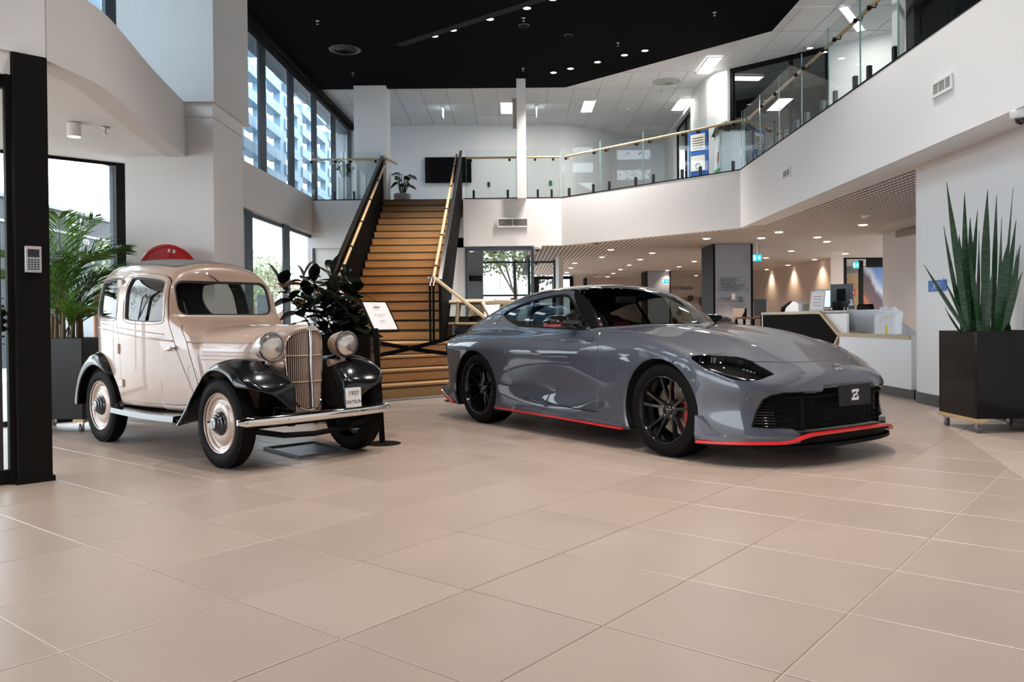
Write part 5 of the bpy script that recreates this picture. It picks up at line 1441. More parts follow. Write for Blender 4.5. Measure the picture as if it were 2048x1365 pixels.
# --- snake plant at the right
SNK = leafmat('snake_leaf', (.006, .030, .010), (.028, .095, .032), .38)
sp = planter('tall snake plant in a gloss black planter against the right wall', 3.965, 4.625, 7.035, 7.655)
sp.name = 'snake_plant'
def blade(base, tip, wid, bend=.0, twist=0.0, face=None):
    base = Vector(base); tip = Vector(tip); n = 12; vs = []; d = tip - base
    side = Vector((math.cos(twist), math.sin(twist), 0)); out = d.normalized().cross(side).normalized()
    for i in range(n + 1):
        t = i / n; c = base + d * t + out * bend * math.sin(PI * t)
        w = wid * (.55 + .45 * math.sin(min(1, t * 1.7) * PI / 2)) * (1 - max(0, (t - .55) / .45) ** 1.6) * .5 + .0008
        a = twist + t * .35; s_ = Vector((math.cos(a), math.sin(a), 0)); o = d.normalized().cross(s_).normalized()
        vs += [c - s_ * w, c + o * w * .28, c + s_ * w, c + o * (w * .28 - .004)]
    fs = []
    for i in range(n):
        for k in range(4): fs.append((i * 4 + k, i * 4 + (k + 1) % 4, i * 4 + 4 + (k + 1) % 4, i * 4 + 4 + k))
    return MB().add(vs, fs)
blades = [((1925, 660), (1893, 364), .062, 7.25), ((1932, 660), (1929, 384), .05, 7.4), ((1938, 660), (1955, 420), .045, 7.5), ((1972, 660), (1975, 380), .085, 7.3), ((1985, 660), (1993, 390), .06, 7.45), ((2005, 660), (2026, 376), .05, 7.5),
    ((1920, 660), (1887, 452), .05, 7.3), ((1918, 660), (1848, 530), .05, 7.2), ((1916, 660), (1886, 556), .055, 7.25), ((1916, 660), (1890, 616), .04, 7.3), ((1950, 660), (1940, 435), .07, 7.35), ((1955, 660), (1958, 462), .06, 7.45), ((1928, 660), (1918, 470), .075, 7.35),
    ((1995, 660), (2018, 478), .10, 7.3), ((2000, 660), (2032, 440), .06, 7.45), ((2008, 660), (2040, 490), .075, 7.4), ((2005, 660), (2044, 545), .085, 7.25), ((1980, 660), (1972, 490), .075, 7.5), ((1990, 660), (2003, 436), .055, 7.5), ((1965, 660), (1940, 505), .06, 7.2),
    ((1958, 660), (1948, 545), .07, 7.2), ((1940, 660), (1909, 524), .035, 7.4), ((2010, 660), (2041, 500), .02, 7.5), ((1935, 660), (1930, 520), .07, 7.3), ((1975, 660), (1985, 540), .08, 7.22), ((2012, 660), (2018, 645), .05, 7.25), ((1962, 660), (1968, 500), .08, 7.55), ((1945, 660), (1950, 520), .08, 7.5)]
random.seed(3)
for (b, t, w, Y) in blades:
    p0 = pY(b[0], b[1] + 12, Y); p0.z = .80; p1 = pY(t[0], t[1], Y + random.uniform(-.15, .1))
    p0.x = min(max(p0.x, 4.02), 4.57); p1.x = min(p1.x, 4.64)
    obj('leaf', blade(p0, p1, w * 1.05, random.uniform(-.02, .02), random.uniform(-.5, .5)), SNK, sp, smooth=True, angle=60)
# --- rubber plant behind the saloon
RBL = leafmat('rubber_leaf', (.006, .010, .007), (.018, .024, .016), .22)
rp = planter('dark rubber plant in black planter between vintage car and stairs', -1.99, -1.395, 8.1, 8.7)
rp.name = 'rubber_plant'
def leaf_mb(base, d, L, W, droop, roll):
    base = Vector(base); d = Vector(d).normalized(); up = Vector((0, 0, 1))
    s_ = d.cross(up); s_ = s_.normalized() if s_.length > .05 else Vector((1, 0, 0)); s_ = Matrix.Rotation(roll, 3, d) @ s_; n_ = s_.cross(d).normalized()
    k = 9; vs = []
    for i in range(k + 1):
        t = i / k; c = base + d * L * t + Vector((0, 0, -droop * L * t * t)); w = W * .5 * (math.sin(PI * min(1, t ** .85)) ** .8 if 0 < t < 1 else 0) + .001
        vs += [c - s_ * w + n_ * w * .22, c - n_ * .001, c + s_ * w + n_ * w * .22, c - n_ * .004]
    fs = []
    for i in range(k):
        for q in range(4): fs.append((i * 4 + q, i * 4 + (q + 1) % 4, i * 4 + 4 + (q + 1) % 4, i * 4 + 4 + q))
    return MB().add(vs, fs)
random.seed(11)
STM = mat('woody_stem', (.035, .03, .02), .7)
for k in range(9):
    bx, by = -1.95 + .055 * k + .06, 8.25 + .05 * (k % 4)
    tx = [-2.30, -2.12, -1.98, -1.86, -1.78, -1.68, -1.58, -2.2, -1.74][k]; ty = by + [.0, .1, -.1, .15, -.05, .1, 0, -.2, -.25][k]; tz = [1.38, 1.46, 1.42, 1.50, 1.36, 1.47, 1.30, 1.22, 1.26][k]
    pts = [Vector((bx, by, .80)), Vector((bx * .6 + tx * .4, by, 1.02)), Vector((tx, ty, tz))]
    pts = [Vector(p) for p in smooth_poly([tuple(p) for p in pts], 2)]
    obj('stem', MB().tube(pts, .008, 6), STM, rp, smooth=True)
    nl = 19
    for i in range(nl):
        t = .12 + .88 * i / (nl - 1); j = t * (len(pts) - 1); a = int(min(j, len(pts) - 2)); p = pts[a].lerp(pts[a + 1], j - a)
        ang = 2.4 * i + k; el = random.uniform(-.1, .75) if i < nl - 2 else random.uniform(.9, 1.35)
        d = Vector((math.cos(ang) * math.cos(el), math.sin(ang) * math.cos(el), math.sin(el)))
        obj('leaf', leaf_mb(p, d, random.uniform(.20, .31), random.uniform(.095, .135), random.uniform(.05, .5), random.uniform(-.5, .5)), RBL, rp, smooth=True, angle=70)
# --- palm by the entrance
PLM = leafmat('palm_leaf', (.05, .14, .012), (.16, .30, .04), .4, .45)
PLM2 = leafmat('palm_leaf_dark', (.02, .07, .012), (.06, .15, .025), .4, .35)
pp = planter('green areca palm in black planter by the glass screen', -4.60, -3.98, 7.62, 8.24)
pp.name = 'palm_plant'
random.seed(5)
CAN = mat('palm_cane', (.16, .13, .04), .6)
fronds = []
for k in range(17):
    a = k * 2.4 + .3; r = random.uniform(.25, .85); h = random.uniform(1.15, 1.85)
    if k in (2, 9, 13): h = 2.0; r = .3
    fronds.append((a, r, h))
fronds += [(0.10, .78, 1.66), (-.15, .62, 1.84), (.5, .8, 1.6), (-.6, .6, 1.75)]
for k, (a, r, h) in enumerate(fronds):
    b0 = Vector((-4.26 + random.uniform(-.09, .09), 7.9 + random.uniform(-.09, .09), .80))
    d = Vector((math.cos(a), math.sin(a) * .8, 0)); top = b0 + d * r * .35 + Vector((0, 0, (h - .8) * .8)); tip = b0 + d * r + Vector((0, 0, h - .8 - (.12 if r > .5 else 0)))
    pts = [Vector(p) for p in smooth_poly([tuple(b0), tuple(b0 + Vector((0, 0, (h - .8) * .45)) + d * .05 * r), tuple(top), tuple(tip)], 2)]
    fr = obj('frond_stem', MB().tube(pts, .006, 5, rs=[.009 - .007 * i / (len(pts) - 1) for i in range(len(pts))]), CAN, pp, smooth=True)
    lf = MB(); n = 44; side = d.cross(Vector((0, 0, 1))).normalized()
    for i in range(n):
        t = .38 + .62 * i / (n - 1); j = t * (len(pts) - 1); q = int(min(j, len(pts) - 2)); p = pts[q].lerp(pts[q + 1], j - q); tg = (pts[q + 1] - pts[q]).normalized()
        L = .34 * math.sin(PI * min(1, .25 + .72 * (i / n))) + .06
        for sg in (1, -1):
            dd = (tg * .75 + side * sg * .75 + Vector((0, 0, random.uniform(-.12, .3)))).normalized(); e_ = p + dd * L * random.uniform(.8, 1.1) + Vector((0, 0, -.10 * L)); mid = p.lerp(e_, .45) + Vector((0, 0, .02)); w = tg * .0085
            lf.add([p - w * .3, p + w * .3, mid + w, e_, mid - w], [(0, 1, 2, 3, 4)])
    obj('frond', lf, PLM if k % 3 else PLM2, fr, kind='stuff')
for k in range(12):
    a = k * .55; x, y = -4.27 + .13 * math.cos(a), 7.9 + .13 * math.sin(a)
    obj('cane', MB().tube([(x, y, .80), (x + random.uniform(-.02, .02), y, .80 + random.uniform(.15, .38))], .016, 7, rs=[.018, .010]), mat('dry_cane', (.18, .12, .06), .8), pp)
# --- upper floor plants
def potted(name, label, x, y, r, h, leafn, hh, m, seed):
    random.seed(seed)
    t = thing(name, label, 'potted plant', (x, y, L1))
    obj('pot', MB().lathe([(.0001, 0), (r * .92, 0), (r, .02), (r, h - .01), (r - .012, h), (r - .03, h), (r - .03, h - .06), (.0001, h - .06)], 28, Matrix.Translation((x, y, L1))), mat('white_pot', (.68, .70, .72), .5), t, smooth=True)
    for k in range(leafn):
        a = 2.4 * k; ht = random.uniform(.35, 1) * hh; rr = random.uniform(.25, 1) * hh * .42
        p = Vector((x + rr * .8 * math.cos(a), y + rr * .8 * math.sin(a), L1 + h + ht * .8)); b0 = Vector((x + .04 * math.cos(a), y + .04 * math.sin(a), L1 + h - .06))
        s_ = obj('stem', MB().tube([b0, (b0 + p) / 2 + Vector((0, 0, .04)), p], .008, 5), mat('green_stem', (.04, .09, .02), .5), t)
        el = random.uniform(-.4, .6); d = Vector((math.cos(a) * math.cos(el), math.sin(a) * math.cos(el), math.sin(el)))
        obj('leaf', leaf_mb(p, d, hh * random.uniform(.22, .36), hh * random.uniform(.16, .28), .35, random.uniform(-.6, .6)), m, s_, smooth=True, angle=70)
    return t
UPL = leafmat('upper_leaf', (.010, .045, .012), (.035, .11, .03), .35)
potted('monstera_plant', 'leafy monstera in a low white pot beside the column at stair top', -2.50, 19.05, .20, .23, 22, .62, UPL, 4)
potted('dracaena_plant', 'big leafed plant in a tall white pot behind left glass balustrade', -3.80, 18.85, .13, .58, 24, .52, UPL, 9)
# ================================================================== sign stand beside the saloon
sg_ = thing('sign_stand', 'slim black floor stand holding a tilted framed notice beside vintage car', 'sign', (-1.07, 6.77, 0))
obj('base', MB().lathe([(.0001, .012), (.03, .012), (.06, .010), (.15, .004), (.152, .0), (.0001, .0)], 40, Matrix.Translation((-1.075, 6.77, 0))), MBLK, sg_, smooth=True)
obj('post', MB().tube([(-1.075, 6.77, .01), (-1.095, 6.775, .5), (-1.125, 6.785, .94)], .0, 4) if False else MB().add([(-1.075 + a, 6.77 + b, .01) for a, b in ((-.022, -.012), (.022, -.012), (.022, .012), (-.022, .012))] + [(-1.125 + a, 6.785 + b, .95) for a, b in ((-.022, -.012), (.022, -.012), (.022, .012), (-.022, .012))], [(0, 3, 2, 1), (4, 5, 6, 7)] + [(i, (i + 1) % 4, 4 + (i + 1) % 4, 4 + i) for i in range(4)]), MBLK, sg_)
Mf = frame_m((-1.135, 6.775, .925), (.71, .71, 0), (-.13, .13, .25))
obj('frame', MB().bbox(-.006, .262, -.006, .318, -.012, .004, .003, Mf), MBLK, sg_)
pg = obj('page', MB().box(.012, .244, .014, .298, .004, .0055, Mf), mat('white_paper', (.80, .77, .78), .6), sg_)
ring = obj('printed_ring', MB().tube([Mf @ Vector((.128 + .026 * math.cos(t), .245 + .024 * math.sin(t), .006)) for t in np.linspace(0, 2 * PI, 24)[:-1]], .0012, 4, True), mat('grey_print', (.12, .12, .12), .6), pg)
for s_, y_, z_ in (('NISSAN', .245, .010), ('1937 Datsun Saloon', .165, .012), ('on display', .146, .009), ('Please do', .105, .010), ('not touch', .09, .010)):
    if s_ != 'NISSAN': obj('printed_line', MB().box(.128 - len(s_) * z_ * .28, .128 + len(s_) * z_ * .28, y_ - .0018, y_ + .0018, .0055, .0060, Mf), MATS['grey_print'], pg)
    else: obj('printed_bar', MB().box(.098, .158, y_ - .006, y_ + .006, .0062, .0068, Mf), MATS['grey_print'], pg)
# ================================================================== crossed belts barring the stairs
bt = thing('belt_barrier', 'two crossed black retractable belts closing off the stairs', 'barrier', (-1.1, 9.9, 0))
def belt(p, q, h=.05):
    p = Vector(p); q = Vector(q); n = 10; vs = []
    for i in range(n + 1):
        t = i / n; c = p.lerp(q, t) - Vector((0, 0, .015 * math.sin(PI * t))); vs += [c + Vector((0, 0, h / 2)), c - Vector((0, 0, h / 2)), c + Vector((0, .004, -h / 2)), c + Vector((0, .004, h / 2))]
    fs = [(0, 1, 2, 3), tuple(n * 4 + k for k in (3, 2, 1, 0))]
    for i in range(n):
        for k in range(4): fs.append((i * 4 + k, i * 4 + (k + 1) % 4, i * 4 + 4 + (k + 1) % 4, i * 4 + 4 + k))
    return MB().add(vs, fs)
Yb = 10.0
obj('belt', belt(pY(728, 680, Yb), pY(905, 709, Yb + .3)), MBLK, bt)
obj('belt', belt(pY(728, 717, Yb - .02), pY(910, 674, Yb + .28)), MBLK, bt)
for px in (726, 912):
    p = pY(px, 690, Yb + (.3 if px > 800 else 0)); obj('post', MB().lathe([(.0001, 0), (.17, 0), (.17, .012), (.03, .03), (.03, .98), (.034, .99), (.034, 1.0), (.0001, 1.0)] if False else [(.0001, 0), (.15, 0), (.15, .012), (.028, .03), (.028, .83), (.0001, .835)], 24, Matrix.Translation((p.x, p.y, 0))), MBLK, bt, smooth=True)
# ================================================================== drip tray under the saloon
dt = thing('drip_tray', 'flat silver drip tray on the floor under the vintage car', 'tray', (-1.55, 6.35, 0))
Mt = Matrix.Translation((-1.62, 6.45, 0)) @ Matrix.Rotation(math.atan2(.667, .745) + PI / 2, 4, 'Z')
obj('pan', MB().bbox(-.30, .30, -.22, .22, .001, .006, .002, Mt), mat('galvanised', (.22, .24, .25), .4, .7), dt)
rim = MB(); 
for a in ((-.30, .30, -.22, -.208), (-.30, .30, .208, .22), (-.30, -.288, -.208, .208), (.288, .30, -.208, .208)): rim.bbox(*a, .006, .02, .003, Mt)
obj('rim', rim, mat('tray_rim', (.10, .11, .12), .3, .6), dt)
# ================================================================== fire hose reel on the column
hr = thing('hose_reel', 'red fire hose reel drum on the white column behind vintage car', 'hose reel', (-3.42, 8.3, 1.53))
Mh = Matrix.Translation((-3.415, 8.20, 1.525)) @ Matrix.Rotation(.22, 4, 'Z') @ Matrix.Rotation(PI / 2, 4, 'X')
REDP = mat('fire_red', (.42, .010, .012), .22, 0, .6)
obj('front_disc', MB().lathe([(.0001, .055), (.05, .055), (.06, .045), (.10, .045), (.11, .055), (.225, .058), (.235, .066), (.255, .066), (.262, .058), (.262, .045), (.20, .045)], 56, Mh), REDP, hr, smooth=True, angle=30)
obj('back_disc', MB().lathe([(.10, -.085), (.25, -.085), (.262, -.075), (.262, -.065), (.10, -.07)], 56, Mh), REDP, hr, smooth=True, angle=30)
for k in range(6): obj('spoke_rib', MB().bbox(.10, .225, -.012, .012, .052, .064, .004, Mh @ Matrix.Rotation(k * PI / 3 + .3, 4, 'Z')), REDP, hr)
obj('hose', MB().lathe([(.13, -.07), (.22, -.07), (.235, -.05), (.235, .03), (.22, .045), (.13, .045)], 40, Mh), mat('hose_red_rubber', (.10, .01, .01), .6), hr, smooth=True)
obj('wall_arm', MB().cyl((-3.42, 8.22, 1.525), (-3.42, 8.49, 1.525), .03, 12), STEEL, hr)
Ml = Mh @ Matrix.Translation((.045, .195, .060)) @ Matrix.Rotation(-.18, 4, 'Z')
lb = obj('label_sticker', MB().box(-.034, .034, -.016, .016, 0, .002, Ml), mat('sticker_white', (.75, .75, .75), .5), hr)
for k in range(3): obj('sticker_line', MB().box(-.026, .024, -.010 + k * .008, -.007 + k * .008, .002, .0026, Ml), MATS['grey_print'], lb)
# ================================================================== keypad on the door post
kp = thing('keypad', 'silver access keypad with small screen on the black door post', 'keypad', PF + e * .1 + Vector((0, 0, 1.42)))
zf = -sgn * .036
kx0, kx1 = .085, .185
def kq(a, b, c, d, h, m, nm, par):
    z0, z1 = sorted((zf, zf - sgn * h)); return obj(nm, MB().bbox(a, b, c, d, z0, z1, .003, Mp), m, par)
# find pad corners on the post face from the photograph
fN = Vector((Mp.to_3x3() @ Vector((0, 0, 1)))); fO = Mp @ Vector((0, 0, zf)); Mi = Mp.inverted()
c0 = Mi @ ppl(49, 545, fO, fN); c1 = Mi @ ppl(81, 494, fO, fN)
ax0, ax1 = sorted((c0.x, c1.x)); ay0, ay1 = sorted((c0.y, c1.y)); KW, KH = ax1 - ax0, ay1 - ay0
body = kq(ax0, ax1, ay0, ay1, .022, mat('silver_plastic', (.55, .55, .56), .35, .3), 'housing', kp)
zf -= sgn * .022
kq(ax0 + KW * .14, ax1 - KW * .14, ay1 - KH * .42, ay1 - KH * .12, .002, mat('lcd_dark', (.01, .012, .018), .1), 'screen', kp)
fl = 1 if Mp.to_3x3().col[0].x < 0 else 1
for r in range(5):
    for c in range(4):
        a = ax0 + KW * (.14 + c * .19); b = ay0 + KH * (.10 + r * .088)
        kq(a, a + KW * .14, b, b + KH * .055, .003, mat('key_dark', (.02, .035, .05), .4), 'key', kp)
for c in range(2): kq(ax0 + KW * (.22 + .4 * c), ax0 + KW * (.38 + .4 * c), ay1 - KH * .08, ay1 - KH * .055, .002, mat('led_red', (.3, .02, .02), .4, emit=(1, .08, .05), estr=1.5), 'indicator', kp)
# ================================================================== ceiling fittings
LEDW = mat('lamp_warm', (.9, .9, .9), .4, emit=(1, .88, .70), estr=9)
LEDN = mat('lamp_white_glow', (.9, .9, .9), .4, emit=(1, .97, .92), estr=7)
def downlight(p, r, label, group, m, ringm, power, col, spot=95, par=None):
    t = thing('downlight', label, 'ceiling light', p, 0, group)
    obj('ring', MB().lathe([(r, 0.0), (r * 1.25, -.002), (r * 1.28, -.006), (r * 1.05, -.009), (r, -.004)], 20, Matrix.Translation(p)), ringm, t, smooth=True)
    obj('diffuser', MB().lathe([(.0001, -.003), (r * 1.02, -.003)], 20, Matrix.Translation(p)), m, t)
    if power: lamp('downlight_beam', 'SPOT', (p[0], p[1], p[2] - .03), power, col, .05, spot=spot, blend=.9)
    return t
for (x, y) in ((869, 72), (906, 60), (980, 38), (1054, 16), (1106, -2), (1107, 145), (1141, 137), (1195, 124), (1249, 110), (1290, 101)):
    downlight(pz(x, y, ZB), .065, 'small round downlight recessed in the black ceiling', 'downlights in the black ceiling', LEDN, BLACK, 380, (1, .92, .85), 100)
for q in ((1.2, 4), (2.6, 3), (-.8, 5.5), (.2, 7.5), (2.2, 6.2), (3.2, 8.5), (-1.5, 3.0)):
    downlight((q[0], q[1], ZB), .065, 'small round downlight recessed in the black ceiling', 'downlights in the black ceiling', LEDN, BLACK, 380, (1, .92, .85), 100)
c5 = [(828, 205), (735, 282), (460, 343), (418, 393), (378, 438), (1252, 240), (1127, 306), (1016, 363), (927, 408), (853, 448), (793, 482), (1808, 92), (1683, 325), (1526, 379), (1408, 418), (1700, 470)]
c6 = [(757, 107), (608, 157), (1087, 151), (1167, 188), (1477, 45), (863, 268), (650, 325), (1325, 290), (1062, 341), (836, 388), (655, 425)]
rec = [(1060 + x * .1953, 460 + y * .1953) for x, y in c5] + [(1380 + x * .2344, 440 + y * .2344) for x, y in c6]
for (x, y) in rec:
    p = pz(x, y, ZS - .002)
    downlight(p, .075, 'warm round downlight in the perforated reception ceiling', 'downlights in the perforated ceiling', LEDW, WHITE, 75, (1, .79, .58), 110)
# wall washers on the reception wall
for k, Y in enumerate((25.6, 27.0, 28.6, 30.4, 32.4)):
    lamp('wall_washer', 'SPOT', (9.15, Y, ZS - .05), 26, (1, .72, .45), .03, rot=(0, .18, 0), spot=52, blend=.5)
def sprinkler(x, y, z, label, group, par=None):
    p = pz(x, y, z)
    t = thing('sprinkler', label, 'sprinkler', p, 0, group)
    obj('rosette', MB().lathe([(.0001, -.006), (.03, -.004), (.034, 0)], 16, Matrix.Translation(p)), STEEL, t, smooth=True)
    obj('head', MB().cyl(p, p + Vector((0, 0, -.05)), .008, 8).lathe([(.0001, -.058), (.022, -.056), (.022, -.053), (.0001, -.05)], 12, Matrix.Translation(p)), STEEL, t)
for q in ((635, 42), (706, 146), (1047, 36), (1236, 86), (1046, 137), (1429, 25)): sprinkler(q[0], q[1], ZB, 'small chrome sprinkler head on the black ceiling', 'sprinklers on the black ceiling')
for q in ((1323, 180), (1608, 94), (976, 219)): sprinkler(q[0], q[1], ZC - .005, 'small chrome sprinkler head on the upper tiled ceiling', 'sprinklers on the tiled ceiling')
sprinkler(211, 256, 2.72, 'chrome sprinkler head under the white vestibule ceiling', None)
def diffuser(x, y, z, r, label, m, mc):
    p = pz(x, y, z - .004)
    t = thing('air_diffuser', label, 'vent', p)
    obj('flange', MB().lathe([(r * .82, -.004), (r * .9, -.014), (r, -.012), (r * 1.04, -.002)], 40, Matrix.Translation(p)), m, t, smooth=True)
    for k in range(4): obj('cone_ring', MB().lathe([(r * (.2 + .16 * k), -.012 - .0), (r * (.28 + .16 * k), .0), (r * (.29 + .16 * k), -.003)], 36, Matrix.Translation(p)), m, t, smooth=True)
    obj('throat', MB().lathe([(.0001, -.001), (r * .85, -.001)], 36, Matrix.Translation(p)), mc, t)
diffuser(690, 99, ZB, .30, 'round black air diffuser in the black ceiling', mat('diffuser_black', (.02, .022, .025), .3), mat('throat_black', (.003, .003, .003), .8))
diffuser(1048, 50, ZB, .10, 'small round black speaker in the black ceiling', MATS['diffuser_black'], MATS['throat_black'])
diffuser(1137, 70, ZB, .08, 'small dark round fitting in the black ceiling near two downlights', MATS['diffuser_black'], MATS['throat_black'])
diffuser(1333, 163, ZC, .30, 'round white swirl diffuser in the tiled upper ceiling', mat('diffuser_grey', (.45, .44, .42), .6), mat('throat_grey', (.12, .12, .12), .8))
# long slot in the black ceiling
a, b = pz(797, 91, ZB - .002), pz(1110, -10, ZB - .002); d = (b - a).normalized(); n = Vector((-d.y, d.x, 0)) * .09
tag(obj('light_slot', MB().prism([(a + n)[:2], (b + n)[:2], (b - n)[:2], (a - n)[:2]], ZB - .004, ZB - .001), mat('slot_black', (.002, .002, .002), .9), kind='structure'), 'long recessed slot holding a row of downlights', 'slot')
# fluorescent panels in the tiled ceiling
def panel_light(x, y, label, lx=.29, ly=.58, rot=0.0):
    p = pz(x, y, ZC - .012)
    M = Matrix.Translation(p) @ Matrix.Rotation(rot, 4, 'Z')
    t = thing('panel_light', label, 'ceiling light', p)
    m = MB()
    for q in ((-lx, lx, -ly, -ly + .03), (-lx, lx, ly - .03, ly), (-lx, -lx + .03, -ly + .03, ly - .03), (lx - .03, lx, -ly + .03, ly - .03)): m.box(*q, -.012, .004, M)
    obj('frame', m, WHITE, t); obj('diffuser', MB().box(-lx + .03, lx - .03, -ly + .03, ly - .03, -.006, -.002, M), mat('panel_glow', (.9, .9, .9), .4, emit=(1, .97, .9), estr=5), t)
    l = lamp('panel_light_beam', 'AREA', p - Vector((0, 0, .03)), 25, (1, .96, .9), lx * 2, ly * 2, rot=(0, 0, rot))
panel_light(1013, 216, 'bright ceiling panel light left of the slim white post', .17)
panel_light(1176, 213, 'bright ceiling panel light right of the slim white post', .17)
panel_light(1362, 209, 'bright ceiling panel light before the upper dark doorway', .17)
panel_light(1418, 131, 'bright ceiling panel light near the round white pillar', .17)
panel_light(1705, 38, 'long bright ceiling strip light above the balcony handrail', .10, .75, -.6)
# detectors, exit signs seen edge-on
def detector(x, y, z, label, r=.05):
    p = pz(x, y, z); t = thing('smoke_detector', label, 'detector', p)
    obj('base', MB().lathe([(.0001, -.02), (r * .8, -.02), (r, -.012), (r, 0)], 24, Matrix.Translation(p)), WHITE, t, smooth=True)
    obj('chamber', MB().lathe([(.0001, -.05), (r * .45, -.048), (r * .6, -.03), (r * .6, -.02)], 24, Matrix.Translation(p)), WHITE, t, smooth=True)
detector(880, 202, ZC - .005, 'white smoke detector on the tiled ceiling above the stair head')
detector(1255, 217, ZC - .005, 'white smoke detector on the tiled ceiling near the upper corridor')
detector(1730, 431, ZS, 'larger white smoke detector on the perforated ceiling', .085)
detector(1210, 510, ZS, 'small white smoke detector far back on the perforated ceiling', .085)
for (x, y, lb) in ((886, 224, 'edge-lit exit blade hanging from the tiled ceiling left of white post'), (1073, 222, 'edge-lit exit blade hanging from the tiled ceiling right of white post')):
    p = pz(x, y - 9, ZC); t = thing('exit_marker', lb, 'exit sign', p)
    obj('housing', MB().bbox(p.x - .03, p.x + .03, p.y - .2, p.y + .2, p.z - .05, p.z, .006), WHITE, t)
    obj('blade', MB().bbox(p.x - .008, p.x + .008, p.y - .17, p.y + .17, p.z - .24, p.z - .05, .002), mat('exit_blade_glow', (.8, .9, .95), .3, emit=(.75, .9, 1), estr=2.2), t)
# dark projector screen case by the slim post
a = pY(1025, 180, 20.2); b = pY(1040, 252, 20.2)
t = thing('screen_case', 'dark brown rolled screen case hanging behind the slim white post', 'screen', (.1, 20.2, 5.6))
obj('case', MB().bbox(a.x, b.x + .12, 20.1, 20.5, b.z, a.z - .15, .01), mat('screen_brown', (.30, .24, .19), .6), t); obj('cap', MB().bbox(a.x - .02, b.x + .12, 20.08, 20.52, a.z - .15, a.z + .02, .01), BLACK, t)
# wall vents
def vent(c, xa, w, h, label, nsl, split=0):
    M = frame_m(c, xa, (0, 0, 1)); t = thing('wall_vent', label, 'vent', c)
    sz = 1 if (M.to_3x3() @ Vector((0, 0, 1))).dot(Vector((0, 0, 1)) * 0 + (Vector((0, 0, CAMZ)) - Vector(c))) > 0 else -1
    def bb(a, b, c_, d, z0, z1): z0, z1 = sorted((sz * z0, sz * z1)); return MB().bbox(a, b, c_, d, z0, z1, .002, M)
    f = MB()
    for q in ((-w, w, h - .03, h), (-w, w, -h, -h + .03), (-w, -w + .03, -h + .03, h - .03), (w - .03, w, -h + .03, h - .03)):
        z0, z1 = sorted((0, sz * .016)); f.bbox(*q, z0, z1, .003, M)
    obj('frame', f, WHITE, t)
    obj('back', bb(-w + .03, w - .03, -h + .03, h - .03, -.0, .002), mat('vent_shadow', (.05, .05, .05), .8), t)
    for k in range(nsl):
        y = -h + .03 + (k + .5) * (2 * h - .06) / nsl; obj('slat', bb(-w + .03, w - .03, y - .002, y + .004, .003, .012), mat('vent_slat', (.45, .44, .43), .5), t)
    for k in range(1, split + 1): x = -w + 2 * w * k / (split + 1); obj('divider', bb(x - .006, x + .006, -h + .03, h - .03, .004, .014), WHITE, t)
pv = pY(1025.5, 445.5, 18.29); vent(pv, (1, 0, 0), .345, .105, 'wide white wall vent under the balcony right of the stairs', 9, 1)
fa, fb_ = Vector((4.19, 15.06, 0)), Vector((4.03, 7.06, 0)); fd = (fa - fb_).normalized(); fn = (-fd.y, fd.x, 0)
def onf(x, y): return ppl(x, y, (fa.x, fa.y, 0), fn)
p0, p1 = onf(1567, 361), onf(1582, 332); vent((p0 + p1) / 2 - Vector((.004, 0, 0)), fd, abs((p1 - p0).dot(fd)) / 2, abs(p1.z - p0.z) / 2 , 'small white wall vent on the balcony front, farther along', 9, 1)
p0, p1 = onf(1867, 199), onf(1907, 143); vent((p0 + p1) / 2 - Vector((.004, 0, 0)), fd, abs((p1 - p0).dot(fd)) / 2, abs(p1.z - p0.z) / 2, 'white wall vent on the balcony front nearest the camera dome', 13, 2)
# dome cameras
def dome(p, r, label, down=Vector((0, 0, -1)), m=None):
    t = thing('dome_camera', label, 'security camera', p); M = Matrix.Translation(p)
    obj('housing', MB().lathe([(r * .9, 0), (r, -.01), (r, -r * .55), (r * .85, -r * .75), (r * .6, -r * .8)], 28, M), m or WHITE, t, smooth=True)
    obj('dome', MB().lathe([(r * .62, -r * .75), (r * .58, -r * 1.05), (r * .38, -r * 1.28), (.0001, -r * 1.38)], 28, M), mat('smoked_dome', (.01, .01, .012), .05, 0, .6), t, smooth=True)
dome(pz(2036, 221, ZLIP + .0) + Vector((.03, .0, .0)), .085, 'white dome security camera under the balcony at far right')
dome(pz(1075, 493, ZLIP - .02), .09, 'white dome security camera by the dark window corner')
dome(pz(1072, 523, ZS), .09, 'small dark dome camera behind the window corner', m=BLACK)
# surface can light in the vestibule
p = pz(148, 247, 2.72); t = thing('can_light', 'white cylinder surface light under the vestibule ceiling', 'ceiling light', p)
obj('can', MB().lathe([(.052, -.115), (.056, -.115), (.056, 0), (.0001, 0)], 32, Matrix.Translation(p)), mat('can_cream', (.72, .70, .66), .5), t, smooth=True, angle=40)
obj('diffuser', MB().lathe([(.0001, -.108), (.053, -.108)], 28, Matrix.Translation(p)), LEDW, t)
p = pz(157, 380, 2.3)
